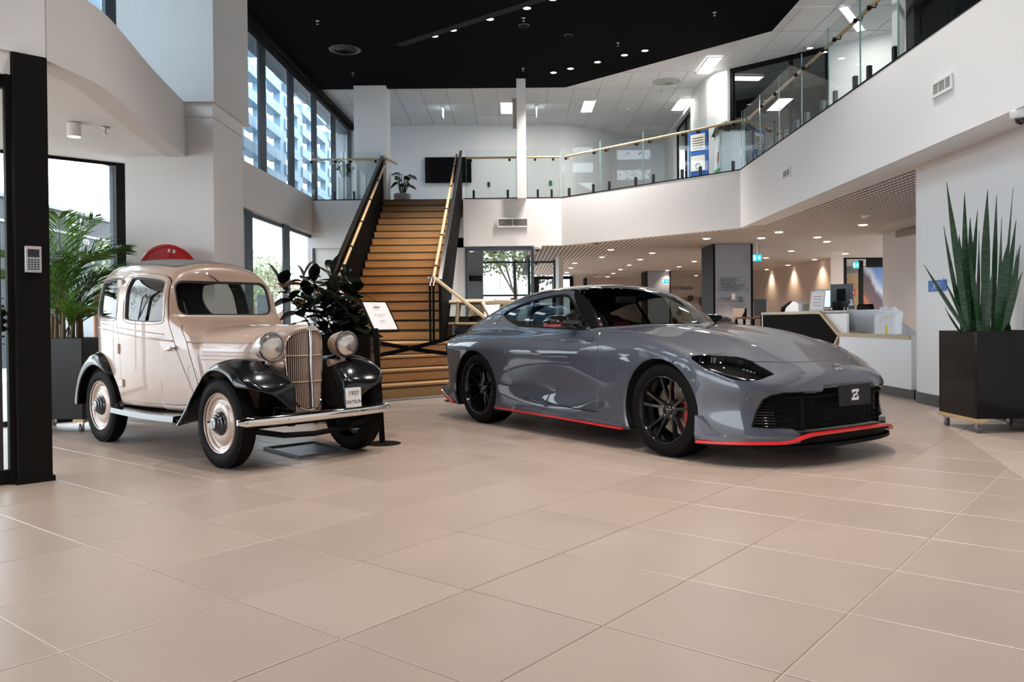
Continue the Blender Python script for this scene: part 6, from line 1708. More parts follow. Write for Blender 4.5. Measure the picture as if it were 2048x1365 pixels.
# ================================================================== television, signs
a, b = pY(850, 315.5, 22.74), pY(943, 365.5, 22.74)
t = thing('television', 'black wall mounted television at the top of the stairs', 'television', ((a.x + b.x) / 2, 22.74, b.z))
obj('case', MB().bbox(a.x, b.x, 22.69, 22.76, b.z, a.z, .012), MBLK, t); obj('screen', MB().box(a.x + .02, b.x - .02, 22.684, 22.689, b.z + .03, a.z - .02), mat('tv_screen', (.006, .006, .007), .15), t)
obj('wall_bracket', MB().box((a.x + b.x) / 2 - .2, (a.x + b.x) / 2 + .2, 22.76, 22.792, b.z + .2, a.z - .2), MBLK, t)
for (x, y, lb) in ((977.5, 369, 'small dark wall switch beyond the glass, left of the slim post'), (1101, 366, 'small green wall switch beyond the glass, right of the slim post')):
    p = pY(x, y, 22.78); t = tag(obj('wall_switch', MB().bbox(p.x - .035, p.x + .035, 22.77, 22.80, p.z - .065, p.z + .065, .006), mat('switch_' + lb[6:10].strip(), (.03, .03, .03) if 'dark' in lb else (.03, .16, .06), .4)), lb, 'switch')
# blue hearing notice on the right wall
p0, p1 = pX(1858, 584, 4.698), pX(1894, 559, 4.698)
y0, y1 = sorted((p0.y, p1.y)); t = thing('wall_notice', 'small blue notice on the right wall behind the snake plant', 'sign', (4.69, (y0 + y1) / 2, p0.z))
obj('panel', MB().bbox(4.688, 4.698, y0, y1, p0.z, p1.z, .002), mat('notice_blue', (.03, .13, .45), .4), t)
WPR = mat('white_print', (.8, .8, .8), .6)
Mn2 = frame_m((4.687, (y0 + y1) / 2, (p0.z + p1.z) / 2), (0, -1, 0), (0, 0, 1)); hh = (p1.z - p0.z)
for k, s_ in enumerate(('Hearing loop', 'available here', 'ask for a receiver')): text('notice_text', s_, hh * .17, Mn2 @ Matrix.Translation((hh * .28, hh * (.22 - k * .22), .001)), WPR, t)
obj('ear_symbol', MB().tube([Mn2 @ Vector((-hh * .45 + hh * .12 * math.cos(a), hh * .05 + hh * .18 * math.sin(a), .001)) for a in np.linspace(-1.8, 2.6, 12)], .004, 5).tube([Mn2 @ Vector((-hh * .68, -hh * .36, .001)), Mn2 @ Vector((-hh * .30, hh * .36, .001))], .004, 5), WPR, t)
# ================================================================== reception desk
TIMB = wood('desk_edge_timber', (.42, .31, .18), (.50, .38, .24), (1, 3, 12), .45)
LAMW = mat('white_laminate', (.74, .76, .78), .35)
t = thing('reception_desk', 'white reception desk with black hexagonal front panel and timber edge', 'desk', (5.2, 13, 0))
X = 4.83
obj('low_front', MB().bbox(X, X + .04, 9.97, 12.16, .115, .735, .003), LAMW, t)
obj('low_counter', MB().bbox(X - .015, X + .55, 9.97, 12.18, .735, .775, .004), LAMW, t)
obj('counter_edge', MB().bbox(X - .022, X - .004, 9.97, 12.17, .728, .778, .003), TIMB, t)
obj('kick_board', MB().box(X + .03, X + .06, 9.97, 16.0, 0, .115), MATS['dark_vinyl_skirting'], t)
hexa = [(15.95, 1.105), (12.94, 1.105), (12.18, .755), (12.44, .60), (12.9, .12), (15.95, .12)]
Mx = Matrix(((0, 0, 1, X + .012), (1, 0, 0, 0), (0, 1, 0, 0), (0, 0, 0, 1)))      # (y, z) polygon -> plane x = const
obj('black_panel', MB().prism([(y, z) for y, z in [(15.9, 1.055), (12.97, 1.055), (12.25, .745), (12.50, .60), (12.95, .12), (15.9, .12)]], 0, .03, Mx), mat('matt_black_laminate', (.003, .003, .003), .7, spec=.03), t)
def edge(p, q, w=.045):
    p = Vector((X - .008, p[0], p[1])); q = Vector((X - .008, q[0], q[1])); d = (q - p).normalized(); n = Vector((0, -d.z, d.y)) * w / 2
    return MB().add([p + n, p - n, q - n, q + n] + [v + Vector((.07, 0, 0)) for v in (p + n, p - n, q - n, q + n)], [(0, 1, 2, 3), (7, 6, 5, 4), (0, 4, 5, 1), (1, 5, 6, 2), (2, 6, 7, 3), (3, 7, 4, 0)])
for a, b in ((hexa[0], hexa[1]), (hexa[1], hexa[2]), (hexa[2], hexa[4])): obj('timber_edge', edge((a[0], a[1] - .02), (b[0], b[1] - .02)), TIMB, t)
obj('high_front', MB().bbox(X + .045, X + .08, 12.0, 16.0, .12, 1.06, .003), LAMW, t)
obj('high_counter', MB().bbox(X + .03, X + .42, 12.9, 15.94, 1.075, 1.11, .004), LAMW, t)
obj('end_panel', MB().bbox(X + .02, X + .42, 15.96, 16.0, .0, 1.10, .003), LAMW, t)
obj('upstand', MB().prism([(10.9, .775), (11.9, 1.115), (16.0, 1.115), (16.0, .775)], 0, .03, Matrix(((0, 0, 1, X + .52), (1, 0, 0, 0), (0, 1, 0, 0), (0, 0, 0, 1)))), LAMW, t)
obj('low_body', MB().bbox(X + .04, X + .08, 9.97, 12.2, .0, .73, .003), LAMW, t)
ZD = 1.112
obj('work_top', MB().bbox(X + .55, X + 1.1, 10.2, 16.0, .70, .74, .004), LAMW, t)
def Yof(px, x): return x / ((px - CX) / FPX)
# white paper bag
bx = X + .20
y0, y1 = Yof(1799, bx), Yof(1756, bx); cx_ = bx
t = thing('paper_bag', 'crumpled white paper bag with yellow tape on the low counter', 'bag', (bx, (y0 + y1) / 2, .776))
zt = pX(1780, 611, bx).z; W_, D_2 = (y1 - y0) / 2 * .62, .10; cy_ = (y0 + y1) / 2
Mbg = Matrix.Translation((bx, cy_, .776)) @ Matrix.Rotation(-.95, 4, 'Z'); H_ = zt - .776 - .02
vs = []; random.seed(2)
for z, s, in ((0, 1), (H_ * .55, 1.03), (H_ * .72, 1.02), (H_ * .86, .9), (H_ * 1.0, .72)):
    for i in range(16):
        a = 2 * PI * i / 16; c, s_ = math.cos(a), math.sin(a); k = 1 / max(abs(c), abs(s_)); j = random.uniform(-.008, .008) * (1 if z < H_ * .6 else 2.5)
        vs.append(Mbg @ Vector((c * k * .135 * s + j, s_ * k * .105 * s * (1 if z < H_ * .7 else .45 if z > H_ * .9 else .75) + j, z + (random.uniform(-.015, .012) if z > H_ * .7 else 0))))
fs = [tuple(reversed(range(16))), tuple(range(64, 80))]
for r in range(4):
    for i in range(16): fs.append((r * 16 + i, r * 16 + (i + 1) % 16, r * 16 + 16 + (i + 1) % 16, r * 16 + 16 + i))
obj('bag', MB().add(vs, fs), mat('white_paper_bag', (.72, .72, .74), .6, bump=.3, bscale=30), t)
YEL = mat('yellow_tape', (.75, .58, .01), .5)
obj('yellow_tape', MB().box(.02, .05, -.112, -.107, .0, H_ * .62, Mbg).box(-.138, -.136, -.03, .05, .07, .10, Mbg), YEL, t)
obj('printed_mark', MB().box(-.04, -.03, -.110, -.108, H_ * .25, H_ * .5, Mbg).box(-.05, -.03, -.110, -.108, H_ * .25, H_ * .30, Mbg), MATS['grey_print'], t)
# magazines
for k, (px, lb) in enumerate(((1700, 'flat open magazine at the left end of the low counter'), (1724, 'flat closed leaflet beside the paper bag on the low counter'))):
    y = Yof(px, X + .12); tag(obj('magazine', MB().bbox(X + .05, X + .25, y - .14 + .05 * k, y + .12, .776, .782, .002), mat('magazine_' + str(k) + '_cover', ((.45, .33, .27), (.30, .25, .24))[k], .4)), lb, 'magazine')
# things on the high counter
def at_counter(px, xo): return Vector((X + xo, Yof(px, X + xo), ZD))
p = at_counter(1566, .2); t = thing('desk_phone', 'black desk telephone tilted on its stand on the reception counter', 'telephone', p)
Mq = Matrix.Translation(p) @ Matrix.Rotation(-.35, 4, 'Z') @ Matrix.Rotation(-.62, 4, 'Y')
obj('body', MB().bbox(-.02, .26, -.11, .11, 0.01, .045, .012, Mq), MBLK, t); obj('handset', MB().bbox(.0, .24, .05, .105, .045, .085, .018, Mq), GBLK, t); obj('foot', MB().bbox(-.03, .14, -.08, .08, 0, .03, .01, Matrix.Translation(p)), MBLK, t)
for k in range(3):
    for j in range(4): obj('key', MB().bbox(.04 + j * .028, .06 + j * .028, -.08 + k * .03, -.058 + k * .03, .045, .05, .002, Mq), mat('key_grey', (.12, .12, .13), .5), t)
p = at_counter(1592, .16); t = thing('brochure_holder', 'low white brochure holder on the reception counter', 'holder', p)
obj('tray', MB().prism([(-.35, 0), (.35, 0), (.35, .13), (.20, .17), (.05, .17), (-.28, .07)], -.08, .08, Matrix.Translation(p) @ Matrix(((0, 0, 1, 0), (-1, 0, 0, 0), (0, 1, 0, 0), (0, 0, 0, 1)))), mat('white_acrylic', (.75, .76, .77), .3), t)
obj('brochure', MB().bbox(p.x - .05, p.x + .05, p.y - .28, p.y - .05, ZD + .06, ZD + .16, .004), mat('brochure_blue', (.35, .38, .45), .5), t)
p = at_counter(1609, .2); tag(obj('card_box', MB().bbox(p.x - .05, p.x + .05, p.y - .10, p.y + .05, ZD, ZD + .13, .004), mat('card_taupe', (.30, .26, .23), .6)), 'small taupe box beside the white brochure holder', 'box')
p = at_counter(1633, .1); t = thing('counter_notice', 'leaning framed white notice on the counter before the left monitor', 'sign', p)
Mq = Matrix.Translation(p) @ Matrix.Rotation(-.75, 4, 'Z') @ Matrix.Rotation(-.25, 4, 'X')
obj('frame', MB().bbox(-.12, .12, -.006, .006, 0, .33, .003, Mq), mat('notice_frame', (.62, .58, .55), .4), t); obj('page', MB().box(-.10, .10, -.0075, -.006, .02, .31, Mq), MATS['white_paper'], t)
for k in range(4): obj('printed_line', MB().box(-.07, .07, -.0083, -.0076, .08 + k * .05, .088 + k * .05, Mq), MATS['grey_print'], t)
def monitor(p, w, h, rot, label, back, zb):
    t = thing('monitor', label, 'monitor', p); Mq = Matrix.Translation(p) @ Matrix.Rotation(rot, 4, 'Z')
    obj('foot', MB().bbox(-.12, .12, -.10, .10, 0, .012, .004, Mq), STEEL, t); obj('stem', MB().bbox(-.03, .03, .02, .04, .012, zb + h * .6, .004, Mq), STEEL, t)
    b = obj('case', MB().bbox(-w / 2, w / 2, -.025, .02, zb, zb + h, .008, Mq), MATS['silver_plastic'] if not back else mat('monitor_back', (.05, .06, .07), .35), t)
    if not back:
        obj('screen', MB().box(-w / 2 + .015, w / 2 - .015, -.0275, -.0255, zb + .02, zb + h - .015, Mq), mat('screen_on', (.3, .35, .4), .2, emit=(.75, .85, 1), estr=.75), b)
        obj('screen_bezel', MB().box(-w / 2 + .006, w / 2 - .006, -.0262, -.0252, zb + .008, zb + h - .006, Mq), MBLK, b)
    else:
        obj('silver_edge', MB().bbox(-w / 2 - .006, -w / 2 + .002, -.02, .03, zb, zb + h, .003, Mq), MATS['silver_plastic'], b)
        obj('mount', MB().bbox(-.07, .07, -.045, -.025, zb + .1, zb + .3, .006, Mq), MBLK, b)
p = Vector((5.72, Yof(1648, 5.72), .74)); monitor(p, .34, .34, -.5, 'monitor with lit screen behind the reception counter', False, .43)
p = Vector((5.45, Yof(1684, 5.45), .74)); monitor(p, .36, .38, -.75, 'large monitor seen from behind on the reception desk', True, .43)
p = Vector((5.25, Yof(1664, 5.25), 1.112)); tag(obj('document_tray', MB().bbox(p.x - .1, p.x + .1, p.y - .14, p.y + .14, 1.112, 1.128, .004).bbox(p.x + .06, p.x + .1, p.y - .14, p.y + .14, 1.128, 1.26, .004), MBLK), 'black document tray between the two monitors', 'tray')
p = Vector((5.36, Yof(1703, 5.36), 1.117)); t = thing('sanitizer_bottle', 'pump bottle of hand sanitizer on the white upstand', 'bottle', p); Mq = Matrix.Translation(p)
obj('bottle', MB().lathe([(.0001, 0), (.04, 0), (.042, .01), (.042, .08), (.02, .105), (.012, .115), (.012, .125)], 20, Mq), mat('bottle_clear', (.6, .66, .68), .2), t, smooth=True); obj('label_band', MB().lathe([(.0425, .012), (.043, .014), (.043, .068), (.0425, .07)], 20, Mq), mat('band_navy', (.02, .05, .07), .4), t, smooth=True)
obj('pump', MB().lathe([(.0001, .165), (.010, .165), (.010, .14), (.016, .135), (.016, .122)], 14, Mq).box(-.035, .01, -.006, .006, .158, .168, Mq), WHITE, t)
p = Vector((5.75, Yof(1732, 5.75), .45)); t = thing('office_chair', 'black office chair back behind the reception desk', 'chair', (p.x, p.y, 0))
obj('backrest', MB().bbox(p.x - .05, p.x + .03, p.y - .27, p.y + .27, .62, 1.21, .05), MBLK, t); obj('seat', MB().bbox(p.x - .1, p.x + .42, p.y - .25, p.y + .25, .44, .52, .04), MBLK, t); obj('gas_stem', MB().cyl((p.x + .16, p.y, .08), (p.x + .16, p.y, .45), .03, 12), STEEL, t)
for k in range(5): a = 2 * PI * k / 5; obj('leg', MB().tube([(p.x + .16, p.y, .09), (p.x + .16 + .28 * math.cos(a), p.y + .28 * math.sin(a), .05)], .022, 8), MBLK, t)
# ================================================================== information pylons, exit signs, far end
GPAN = mat('grey_blue_panel', (.24, .25, .29), .35); DKM = mat('dark_mirror_panel', (.010, .008, .007), .5, spec=.03)
def pylon(x0, x1, y0, y1, label, main):
    t = thing('information_pylon', label, 'pylon', ((x0 + x1) / 2, (y0 + y1) / 2, 0))
    obj('core', MB().box(x0 + .01, x1 - .01, y0 + .02, y1, 0, ZS - .006), DKM, t); obj('front_panel', MB().bbox(x0 + .05, x1 - .05, y0 - .0, y0 + .03, .02, ZS - .006, .004), GPAN, t)
    obj('corner_strip', MB().box(x0, x0 + .05, y0 - .005, y0 + .03, 0, ZS - .006), BLACK, t); obj('corner_strip', MB().box(x1 - .05, x1, y0 - .005, y0 + .03, 0, ZS - .006), BLACK, t)
    return t
t = pylon(4.74, 5.68, 19.4, 20.6, 'grey information pylon listing showroom directions left of the reception desk', True)
INK2 = mat('dark_print', (.05, .055, .065), .6)
def pytext(px, py, s, h):
    p = pY(px, py, 19.39); text('direction_text', s, h, frame_m((p.x, 19.392, p.z), (1, 0, 0), (0, 0, 1)), INK2, t, 'LEFT')
for px, py, s in ((1442, 559, 'Showroom'), (1442, 565.5, 'Reception'), (1437, 572, '< Training Rooms'), (1437, 578.8, '> Level Access 1 - 4'), (1437, 599, '> Toilet')): pytext(px, py, s, .085)
for py in (555.5, 562.3, 568.8, 575.4, 582.4, 596, 603.5):
    p = pY(1437, py, 19.39); q = pY(1492 if py > 590 else 1480 if py > 575 else 1491, py, 19.39); obj('rule_line', MB().box(p.x, q.x, 19.396, 19.399, p.z - .004, p.z + .004), INK2, t)
obj('wheelchair_symbol', MB().tube([pY(1481 + 4 * math.cos(a), 600 + 3.5 * math.sin(a), 19.392) for a in np.linspace(0, 5, 10)], .008, 5).tube([pY(1481, 594, 19.392), pY(1482, 599, 19.392), pY(1486, 602, 19.392)], .010, 5), INK2, t)
a, b = pY(1463.5, 588, 19.39), pY(1470, 599, 19.39); obj('paper_note', MB().box(a.x, b.x, 19.388, 19.399, b.z, a.z), MATS['white_paper'], t)
dots = MB()
for r in range(16):
    for c in range(26):
        px = 1432 + c * 2.9 + (r % 2) * 1.45; py = 611 + r * 2.6 + (c - 8) * (c - 8) * .02; rr = .0045 + .0011 * r - .0004 * abs(c - 8)
        if px > 1500 or rr < .004: continue
        p = pY(px, py, 19.39); dots.add([(p.x + rr * 1.5 * math.cos(a), 19.3975, p.z + rr * 1.5 * math.sin(a)) for a in (0, 1.05, 2.09, 3.14, 4.19, 5.24)], [(5, 4, 3, 2, 1, 0)])
obj('halftone_dots', dots, mat('dot_white', (.62, .63, .66), .5), t, kind='stuff')
t2 = pylon(4.93, 5.83, 30.2, 31.4, 'farther grey information pylon beyond the sports car roof', False)
def exit_sign(p, w, h, label, xa=(1, 0, 0)):
    t = thing('exit_sign', label, 'exit sign', p); M = frame_m(p, xa, (0, 0, 1))
    obj('case', MB().bbox(-w / 2, w / 2, -h / 2, h / 2, -.03, .0, .006, M), mat('exit_case', (.3, .6, .65), .4), t)
    obj('face', MB().box(-w / 2 + .01, w / 2 - .01, -h / 2 + .01, h / 2 - .01, .0005, .003, M), mat('exit_teal', (.01, .33, .42), .4, emit=(.02, .55, .72), estr=1.0), t)
    EW = mat('exit_white', (.9, .9, .9), .4, emit=(1, 1, 1), estr=1.2)
    a = w * .16
    obj('arrow', MB().prism([(a - w * .14, -h * .06), (a + w * .06, -h * .06), (a - w * .02, -h * .22), (a + w * .05, -h * .22), (a + w * .20, 0), (a + w * .05, h * .22), (a - w * .02, h * .22), (a + w * .06, h * .06), (a - w * .14, h * .06)], .0035, .005, M), EW, t)
    m = MB(); c = -w * .30
    m.prism([(c - w * .09, -h * .32), (c + w * .11, -h * .32), (c + w * .11, h * .34), (c - w * .09, h * .34)], .0033, .004, M)
    obj('door_symbol', m, EW, t)
    obj('runner', MB().cyl(M @ Vector((c + w * .03, h * .20, .004)), M @ Vector((c + w * .03, h * .20, .006)), h * .08, 10).prism([(c - .0 * w, -h * .26), (c + w * .03, -h * .26), (c + w * .055, h * .1), (c - .01 * w, h * .1)], .0042, .006, M), MATS['exit_teal'], t)
    obj('hanger', MB().cyl(M @ Vector((0, h / 2, -.015)), M @ Vector((0, ZS - p[2], -.015)), .008, 8), STEEL, t)
p = pY(1514.5, 516, 18.9); exit_sign((p.x, 18.9, p.z), .21, .165, 'teal exit sign with right arrow beside the grey pylon')
p = pY(1330, 563, 29.6); exit_sign((p.x, 29.6, p.z), .27, .145, 'teal exit sign with arrow before the farther pylon')
p = pY(1712, 530.5, 25.2); exit_sign((p.x, 25.2, p.z), .19, .20, 'teal exit sign hanging inside the dark office doorway')
# table with tablet between the pylon and the desk
t = thing('high_table', 'tall dark wooden table at the foot of the grey pylon', 'table', (5.3, 18.6, 0))
obj('top', MB().bbox(4.98, 5.75, 18.35, 18.95, .98, 1.02, .004), wood('walnut', (.10, .055, .03), (.16, .09, .05), (6, 1, 6), .4), t)
for x in (5.02, 5.2, 5.4, 5.6, 5.72): obj('leg', MB().box(x - .03, x + .02, 18.4, 18.45, 0, .98), MBLK, t)
t = thing('tablet', 'small tablet on a stand on the tall dark table', 'tablet', (5.08, 18.5, 1.02))
obj('slab', MB().bbox(-.13, .13, -.012, .012, 0, .20, .006, Matrix.Translation((5.10, 18.5, 1.02)) @ Matrix.Rotation(-.25, 4, 'X')), mat('tablet_beige', (.40, .34, .30), .4), t); obj('stand', MB().prism([(0, 0), (.12, 0), (.12, .2)], -.06, .06, Matrix.Translation((5.15, 18.55, 1.02)) @ Matrix(((1, 0, 0, 0), (0, 0, 1, 0), (0, 1, 0, 0), (0, 0, 0, 1)))), MBLK, t)
t = thing('kiosk_screen', 'black kiosk screen at the right edge of the grey pylon', 'screen', (5.55, 18.3, 1.02))
obj('screen', MB().bbox(5.38, 5.66, 18.28, 18.32, 1.05, 1.42, .008), mat('kiosk_black', (.012, .013, .015), .3), t); obj('post', MB().cyl((5.55, 18.33, 0), (5.55, 18.33, 1.1), .02, 10), MBLK, t); obj('base', MB().lathe([(.0001, .012), (.16, .01), (.16, 0)], 24, Matrix.Translation((5.55, 18.33, 0))), MBLK, t)
# reception wall writing
def wtext(Y, z, s, h, nm='wall_lettering'):
    o = text(nm, s, h, frame_m((9.555, Y, z), (0, -1, 0), (0, 0, 1)), mat('wall_print', (.22, .17, .14), .7), None, 'CENTER'); return o
wl = thing('wall_lettering', 'dark lettering and milestones on the beige reception wall', 'lettering', (9.55, 29, 1.9))
for (px, py, s, h) in ((1578, 562, 'NISSAN   70 YEARS OF ELECTRIC VEHICLES', .24),):
    Y = Yof(px, 9.555); o = wtext(Y, pX(px, py, 9.555).z, s, h, 'heading'); o.parent = wl; o.matrix_parent_inverse = Matrix.Translation((-9.55, -29, -1.9)); o.data.extrude = .002
random.seed(8)
for k in range(46):
    px = random.uniform(1522, 1612); py = random.uniform(578, 615); Y = Yof(px, 9.55); z = pX(px, py, 9.55).z; L_ = random.uniform(.12, .42)
    obj('text_line', MB().box(9.548, 9.554, Y - L_ / 2, Y + L_ / 2, z - .012, z + .012), MATS['wall_print'], wl)
for px, py in ((1526, 594), (1547, 592), (1587, 592)): Y = Yof(px, 9.55); z = pX(px, py, 9.55).z; obj('printed_picture', MB().box(9.547, 9.554, Y - .22, Y + .22, z - .12, z + .16), mat('wall_picture', (.14, .13, .13), .6), wl)
p = pY(1357, 577, 34.98); nt = thing('wall_name', 'large raised lettering on the beige back wall', 'lettering', (p.x, 34.95, p.z))
text('letters', 'NISSAN TRAINING AUSTRALIA', .215, frame_m((pY(1386, 577, 34.96).x, 34.96, p.z), (1, 0, 0), (0, 0, 1)), mat('wall_letters', (.22, .15, .11), .6), nt, 'RIGHT', .01)
obj('grey_band', MB().box(pY(1362, 600, 34.9).x, pY(1410, 600, 34.9).x, 34.97, 34.99, 0.4, pY(1380, 594, 34.9).z), mat('wall_band', (.42, .34, .28), .7), nt)
for px, py in ((1381, 597), (1404, 602), (1407, 607), (1350, 641), (1358, 626)):
    p = pY(px, py, 34.8); tag(obj('wall_sphere', MB().sphere(p, .13, 14, 10), mat('sphere_black', (.01, .009, .008), .15, 0, .5), smooth=True), 'shiny black ball fixed on the beige back wall', 'ball', 'black balls on the back wall')
# dark doorway and mural
obj_fr = MB(); 
a0 = 9.84; a1 = 11.3
dr = thing('door_2', 'black framed office doorway right of the beige reception wall', 'door', (10.5, 24.5, 0)); dr['kind'] = 'structure'
zt = pY(1720, 517, 24.5).z
obj('head', MB().box(a0, a1, 24.4, 24.55, zt - .02, ZS + .1), BLACK, dr); obj('jamb', MB().box(a0, a0 + .08, 24.4, 24.55, 0, zt), BLACK, dr)
obj('transom_panel', MB().box(pY(1732, 530, 24.5).x, a1, 24.42, 24.5, pY(1740, 535, 24.5).z, zt), BLACK, dr)
tag(obj('timber_partition', MB().box(9.9, 12.2, 27.0, 27.1, 0, pY(1700, 547, 27).z), wood('office_ply', (.34, .20, .085), (.40, .25, .12), (2, 8, 2), .5)), 'timber partition seen through the dark doorway', 'partition', kind='structure')
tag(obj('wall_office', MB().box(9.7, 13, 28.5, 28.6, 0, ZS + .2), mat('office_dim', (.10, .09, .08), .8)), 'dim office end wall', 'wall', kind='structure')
# fire extinguisher sign
p = pY(1707.5, 585, 26.9); t = thing('extinguisher_sign', 'red fire extinguisher sign on the timber partition', 'sign', p)
obj('plate', MB().bbox(p.x - .075, p.x + .075, 26.96, 26.99, p.z - .105, p.z + .105, .003), mat('sign_red', (.60, .015, .02), .4), t)
obj('symbol', MB().box(p.x - .022, p.x + .022, 26.953, 26.96, p.z - .06, p.z + .035).box(p.x - .012, p.x + .012, 26.953, 26.96, p.z + .035, p.z + .06), WPR, t)
# canyon mural banner
a, b = pY(1726, 534, 25.6), pY(1775, 665, 25.6)
t = thing('mural_banner', 'large mural of a red canyon under blue sky in the doorway', 'banner', ((a.x + b.x) / 2, 25.6, 0))
mm_ = mat('canyon_print', (.1, .05, .04), .6); nt_ = mm_.node_tree; b_ = nt_.nodes['Principled BSDF']
tc = nt_.nodes.new('ShaderNodeTexCoord'); sp_ = nt_.nodes.new('ShaderNodeSeparateXYZ'); nt_.links.new(tc.outputs['Generated'], sp_.inputs[0])
n1 = nt_.nodes.new('ShaderNodeTexNoise'); n1.inputs['Scale'].default_value = 5; n1.inputs['Detail'].default_value = 6; nt_.links.new(tc.outputs['Generated'], n1.inputs[0])
m1 = nt_.nodes.new('ShaderNodeMath'); m1.operation = 'MULTIPLY_ADD'; m1.inputs[1].default_value = 1.1; nt_.links.new(sp_.outputs['X'], m1.inputs[0]); nt_.links.new(sp_.outputs['Z'], m1.inputs[2])
m2 = nt_.nodes.new('ShaderNodeMath'); m2.operation = 'MULTIPLY_ADD'; m2.inputs[1].default_value = .25; nt_.links.new(n1.outputs['Fac'], m2.inputs[0]); nt_.links.new(m1.outputs[0], m2.inputs[2])
rp_ = nt_.nodes.new('ShaderNodeValToRGB'); cr = rp_.color_ramp; cr.elements[0].position = .25; cr.elements[0].color = (.02, .010, .009, 1); cr.elements[1].position = .95
cr.elements[1].color = (.02, .06, .20, 1)
for ps, c in ((.32, (.07, .028, .02)), (.37, (.40, .09, .02)), (.41, (.09, .035, .028)), (.52, (.05, .025, .03)), (.57, (.35, .35, .38)), (.64, (.08, .15, .30))):
    e_ = cr.elements.new(ps); e_.color = c + (1,)
m3 = nt_.nodes.new('ShaderNodeMath'); m3.operation = 'DIVIDE'; m3.inputs[1].default_value = 2.05; nt_.links.new(m2.outputs[0], m3.inputs[0])
nt_.links.new(m3.outputs[0], rp_.inputs[0]); nt_.links.new(rp_.outputs[0], b_.inputs['Base Color'])
obj('print', MB().box(a.x, b.x + .9, 25.6, 25.63, 0.05, a.z), mm_, t); obj('edge_strip', MB().box(a.x - .12, a.x, 25.58, 25.66, 0.0, ZS), BLACK, t)
# slim casing on the white end wall
p = pX(1810, 466, 7.86); tag(obj('door_closer', MB().bbox(7.80, 7.879, p.y - .9, p.y + .3, p.z - .06, p.z + .06, .01), mat('closer_brown', (.28, .25, .22), .5)), 'taupe casing high on the white wall behind the desk', 'casing')
# ================================================================== meeting room window at the stairs and far entrance
t = thing('window_4', 'dark framed meeting room window beneath the balcony', 'window', (-.27, 18.36, 0)); t['kind'] = 'structure'
for q in ((-1.03, -.96, 0, 2.62), (.43, .50, 0, 2.62), (-.96, .43, 2.55, 2.62)): obj('frame', MB().box(q[0], q[1], 18.33, 18.47, q[2], q[3]), DARKFR, t)
obj('mullion', MB().box(-.26, -.245, 18.37, 18.40, 0, 2.55), STEEL, t)
obj('pane', MB().quad((-.96, 18.38, 0.02), (.43, 18.38, 0.02), (.43, 18.38, 2.55), (-.96, 18.38, 2.55)), GLASS, t)
obj('side_pane', MB().quad((.47, 18.45, 0.02), (.47, 22.2, 0.02), (.47, 22.2, 2.62), (.47, 18.45, 2.62)), GLASS, t)
obj('side_post', MB().box(.43, .50, 22.15, 22.25, 0, 2.65), DARKFR, t)
struct('wall_meeting', MB().box(-3.2, -.72, 21.0, 21.1, 0, ZS), mat('grey_store', (.32, .34, .37), .7))
for k, z in enumerate((2.0, 0.55)): obj('dark_shelf', MB().box(-1.25, -.74, 20.6, 20.98, z, z + (.12 if k == 0 else .55)), MBLK, None)
for o in [o for o in bpy.data.objects if o.name.startswith('dark_shelf')]: tag(o, 'dark shelf unit inside the meeting room' if o.name == 'dark_shelf' else 'low dark cabinet inside the meeting room', 'shelf')
tw = thing('window_5', 'far outer window of the meeting room facing trees', 'window', (0, 24.0, 0)); tw['kind'] = 'structure'
for x in (-1.0, .1, 1.25): obj('mullion', MB().box(x - .03, x + .03, 23.95, 24.05, 0, ZS), DARKFR, tw)
for z in (.02, 1.72, 2.68): obj('rail', MB().box(-1.0, 1.25, 23.96, 24.04, z - .03, z + .03), DARKFR, tw)
obj('pane', MB().quad((-1.0, 24, .05), (1.25, 24, .05), (1.25, 24, 2.65), (-1.0, 24, 2.65)), GLASS, tw)
struct('wall_back_meeting', MB().box(1.28, 1.4, 22.3, 24.2, 0, ZS), WHITE)
td = thing('door_3', 'dark framed glass doors far behind the sports car roof', 'door', (1.7, 33, 0)); td['kind'] = 'structure'
x0, x1 = pY(1068, 560, 33).x, pY(1146, 560, 33).x; zt = pY(1100, 553, 33).z
for q in ((x0, x0 + .2, 0, zt), (x1 - .13, x1, 0, zt), (x0 + .2, x1 - .13, zt - .12, zt), ((x0 + x1) / 2 - .05, (x0 + x1) / 2 + .05, 0, zt - .12)): obj('frame', MB().box(q[0], q[1], 32.95, 33.1, q[2], q[3]), BLACK, td)
obj('pane', MB().quad((x0 + .2, 33, .02), (x1 - .13, 33, .02), (x1 - .13, 33, zt - .12), (x0 + .2, 33, zt - .12)), glass('dark_door_glass', (.35, .36, .36)), td)
struct('wall_back_far', MB().box(x1, 3.3, 33.0, 33.1, 0, ZS + .2), WARM)
ta = tag(obj('open_door', MB().box(2.86, 2.93, 32.0, 32.9, 0, zt - .12), BLACK), 'open dark door leaf beyond the far glass doors', 'door')
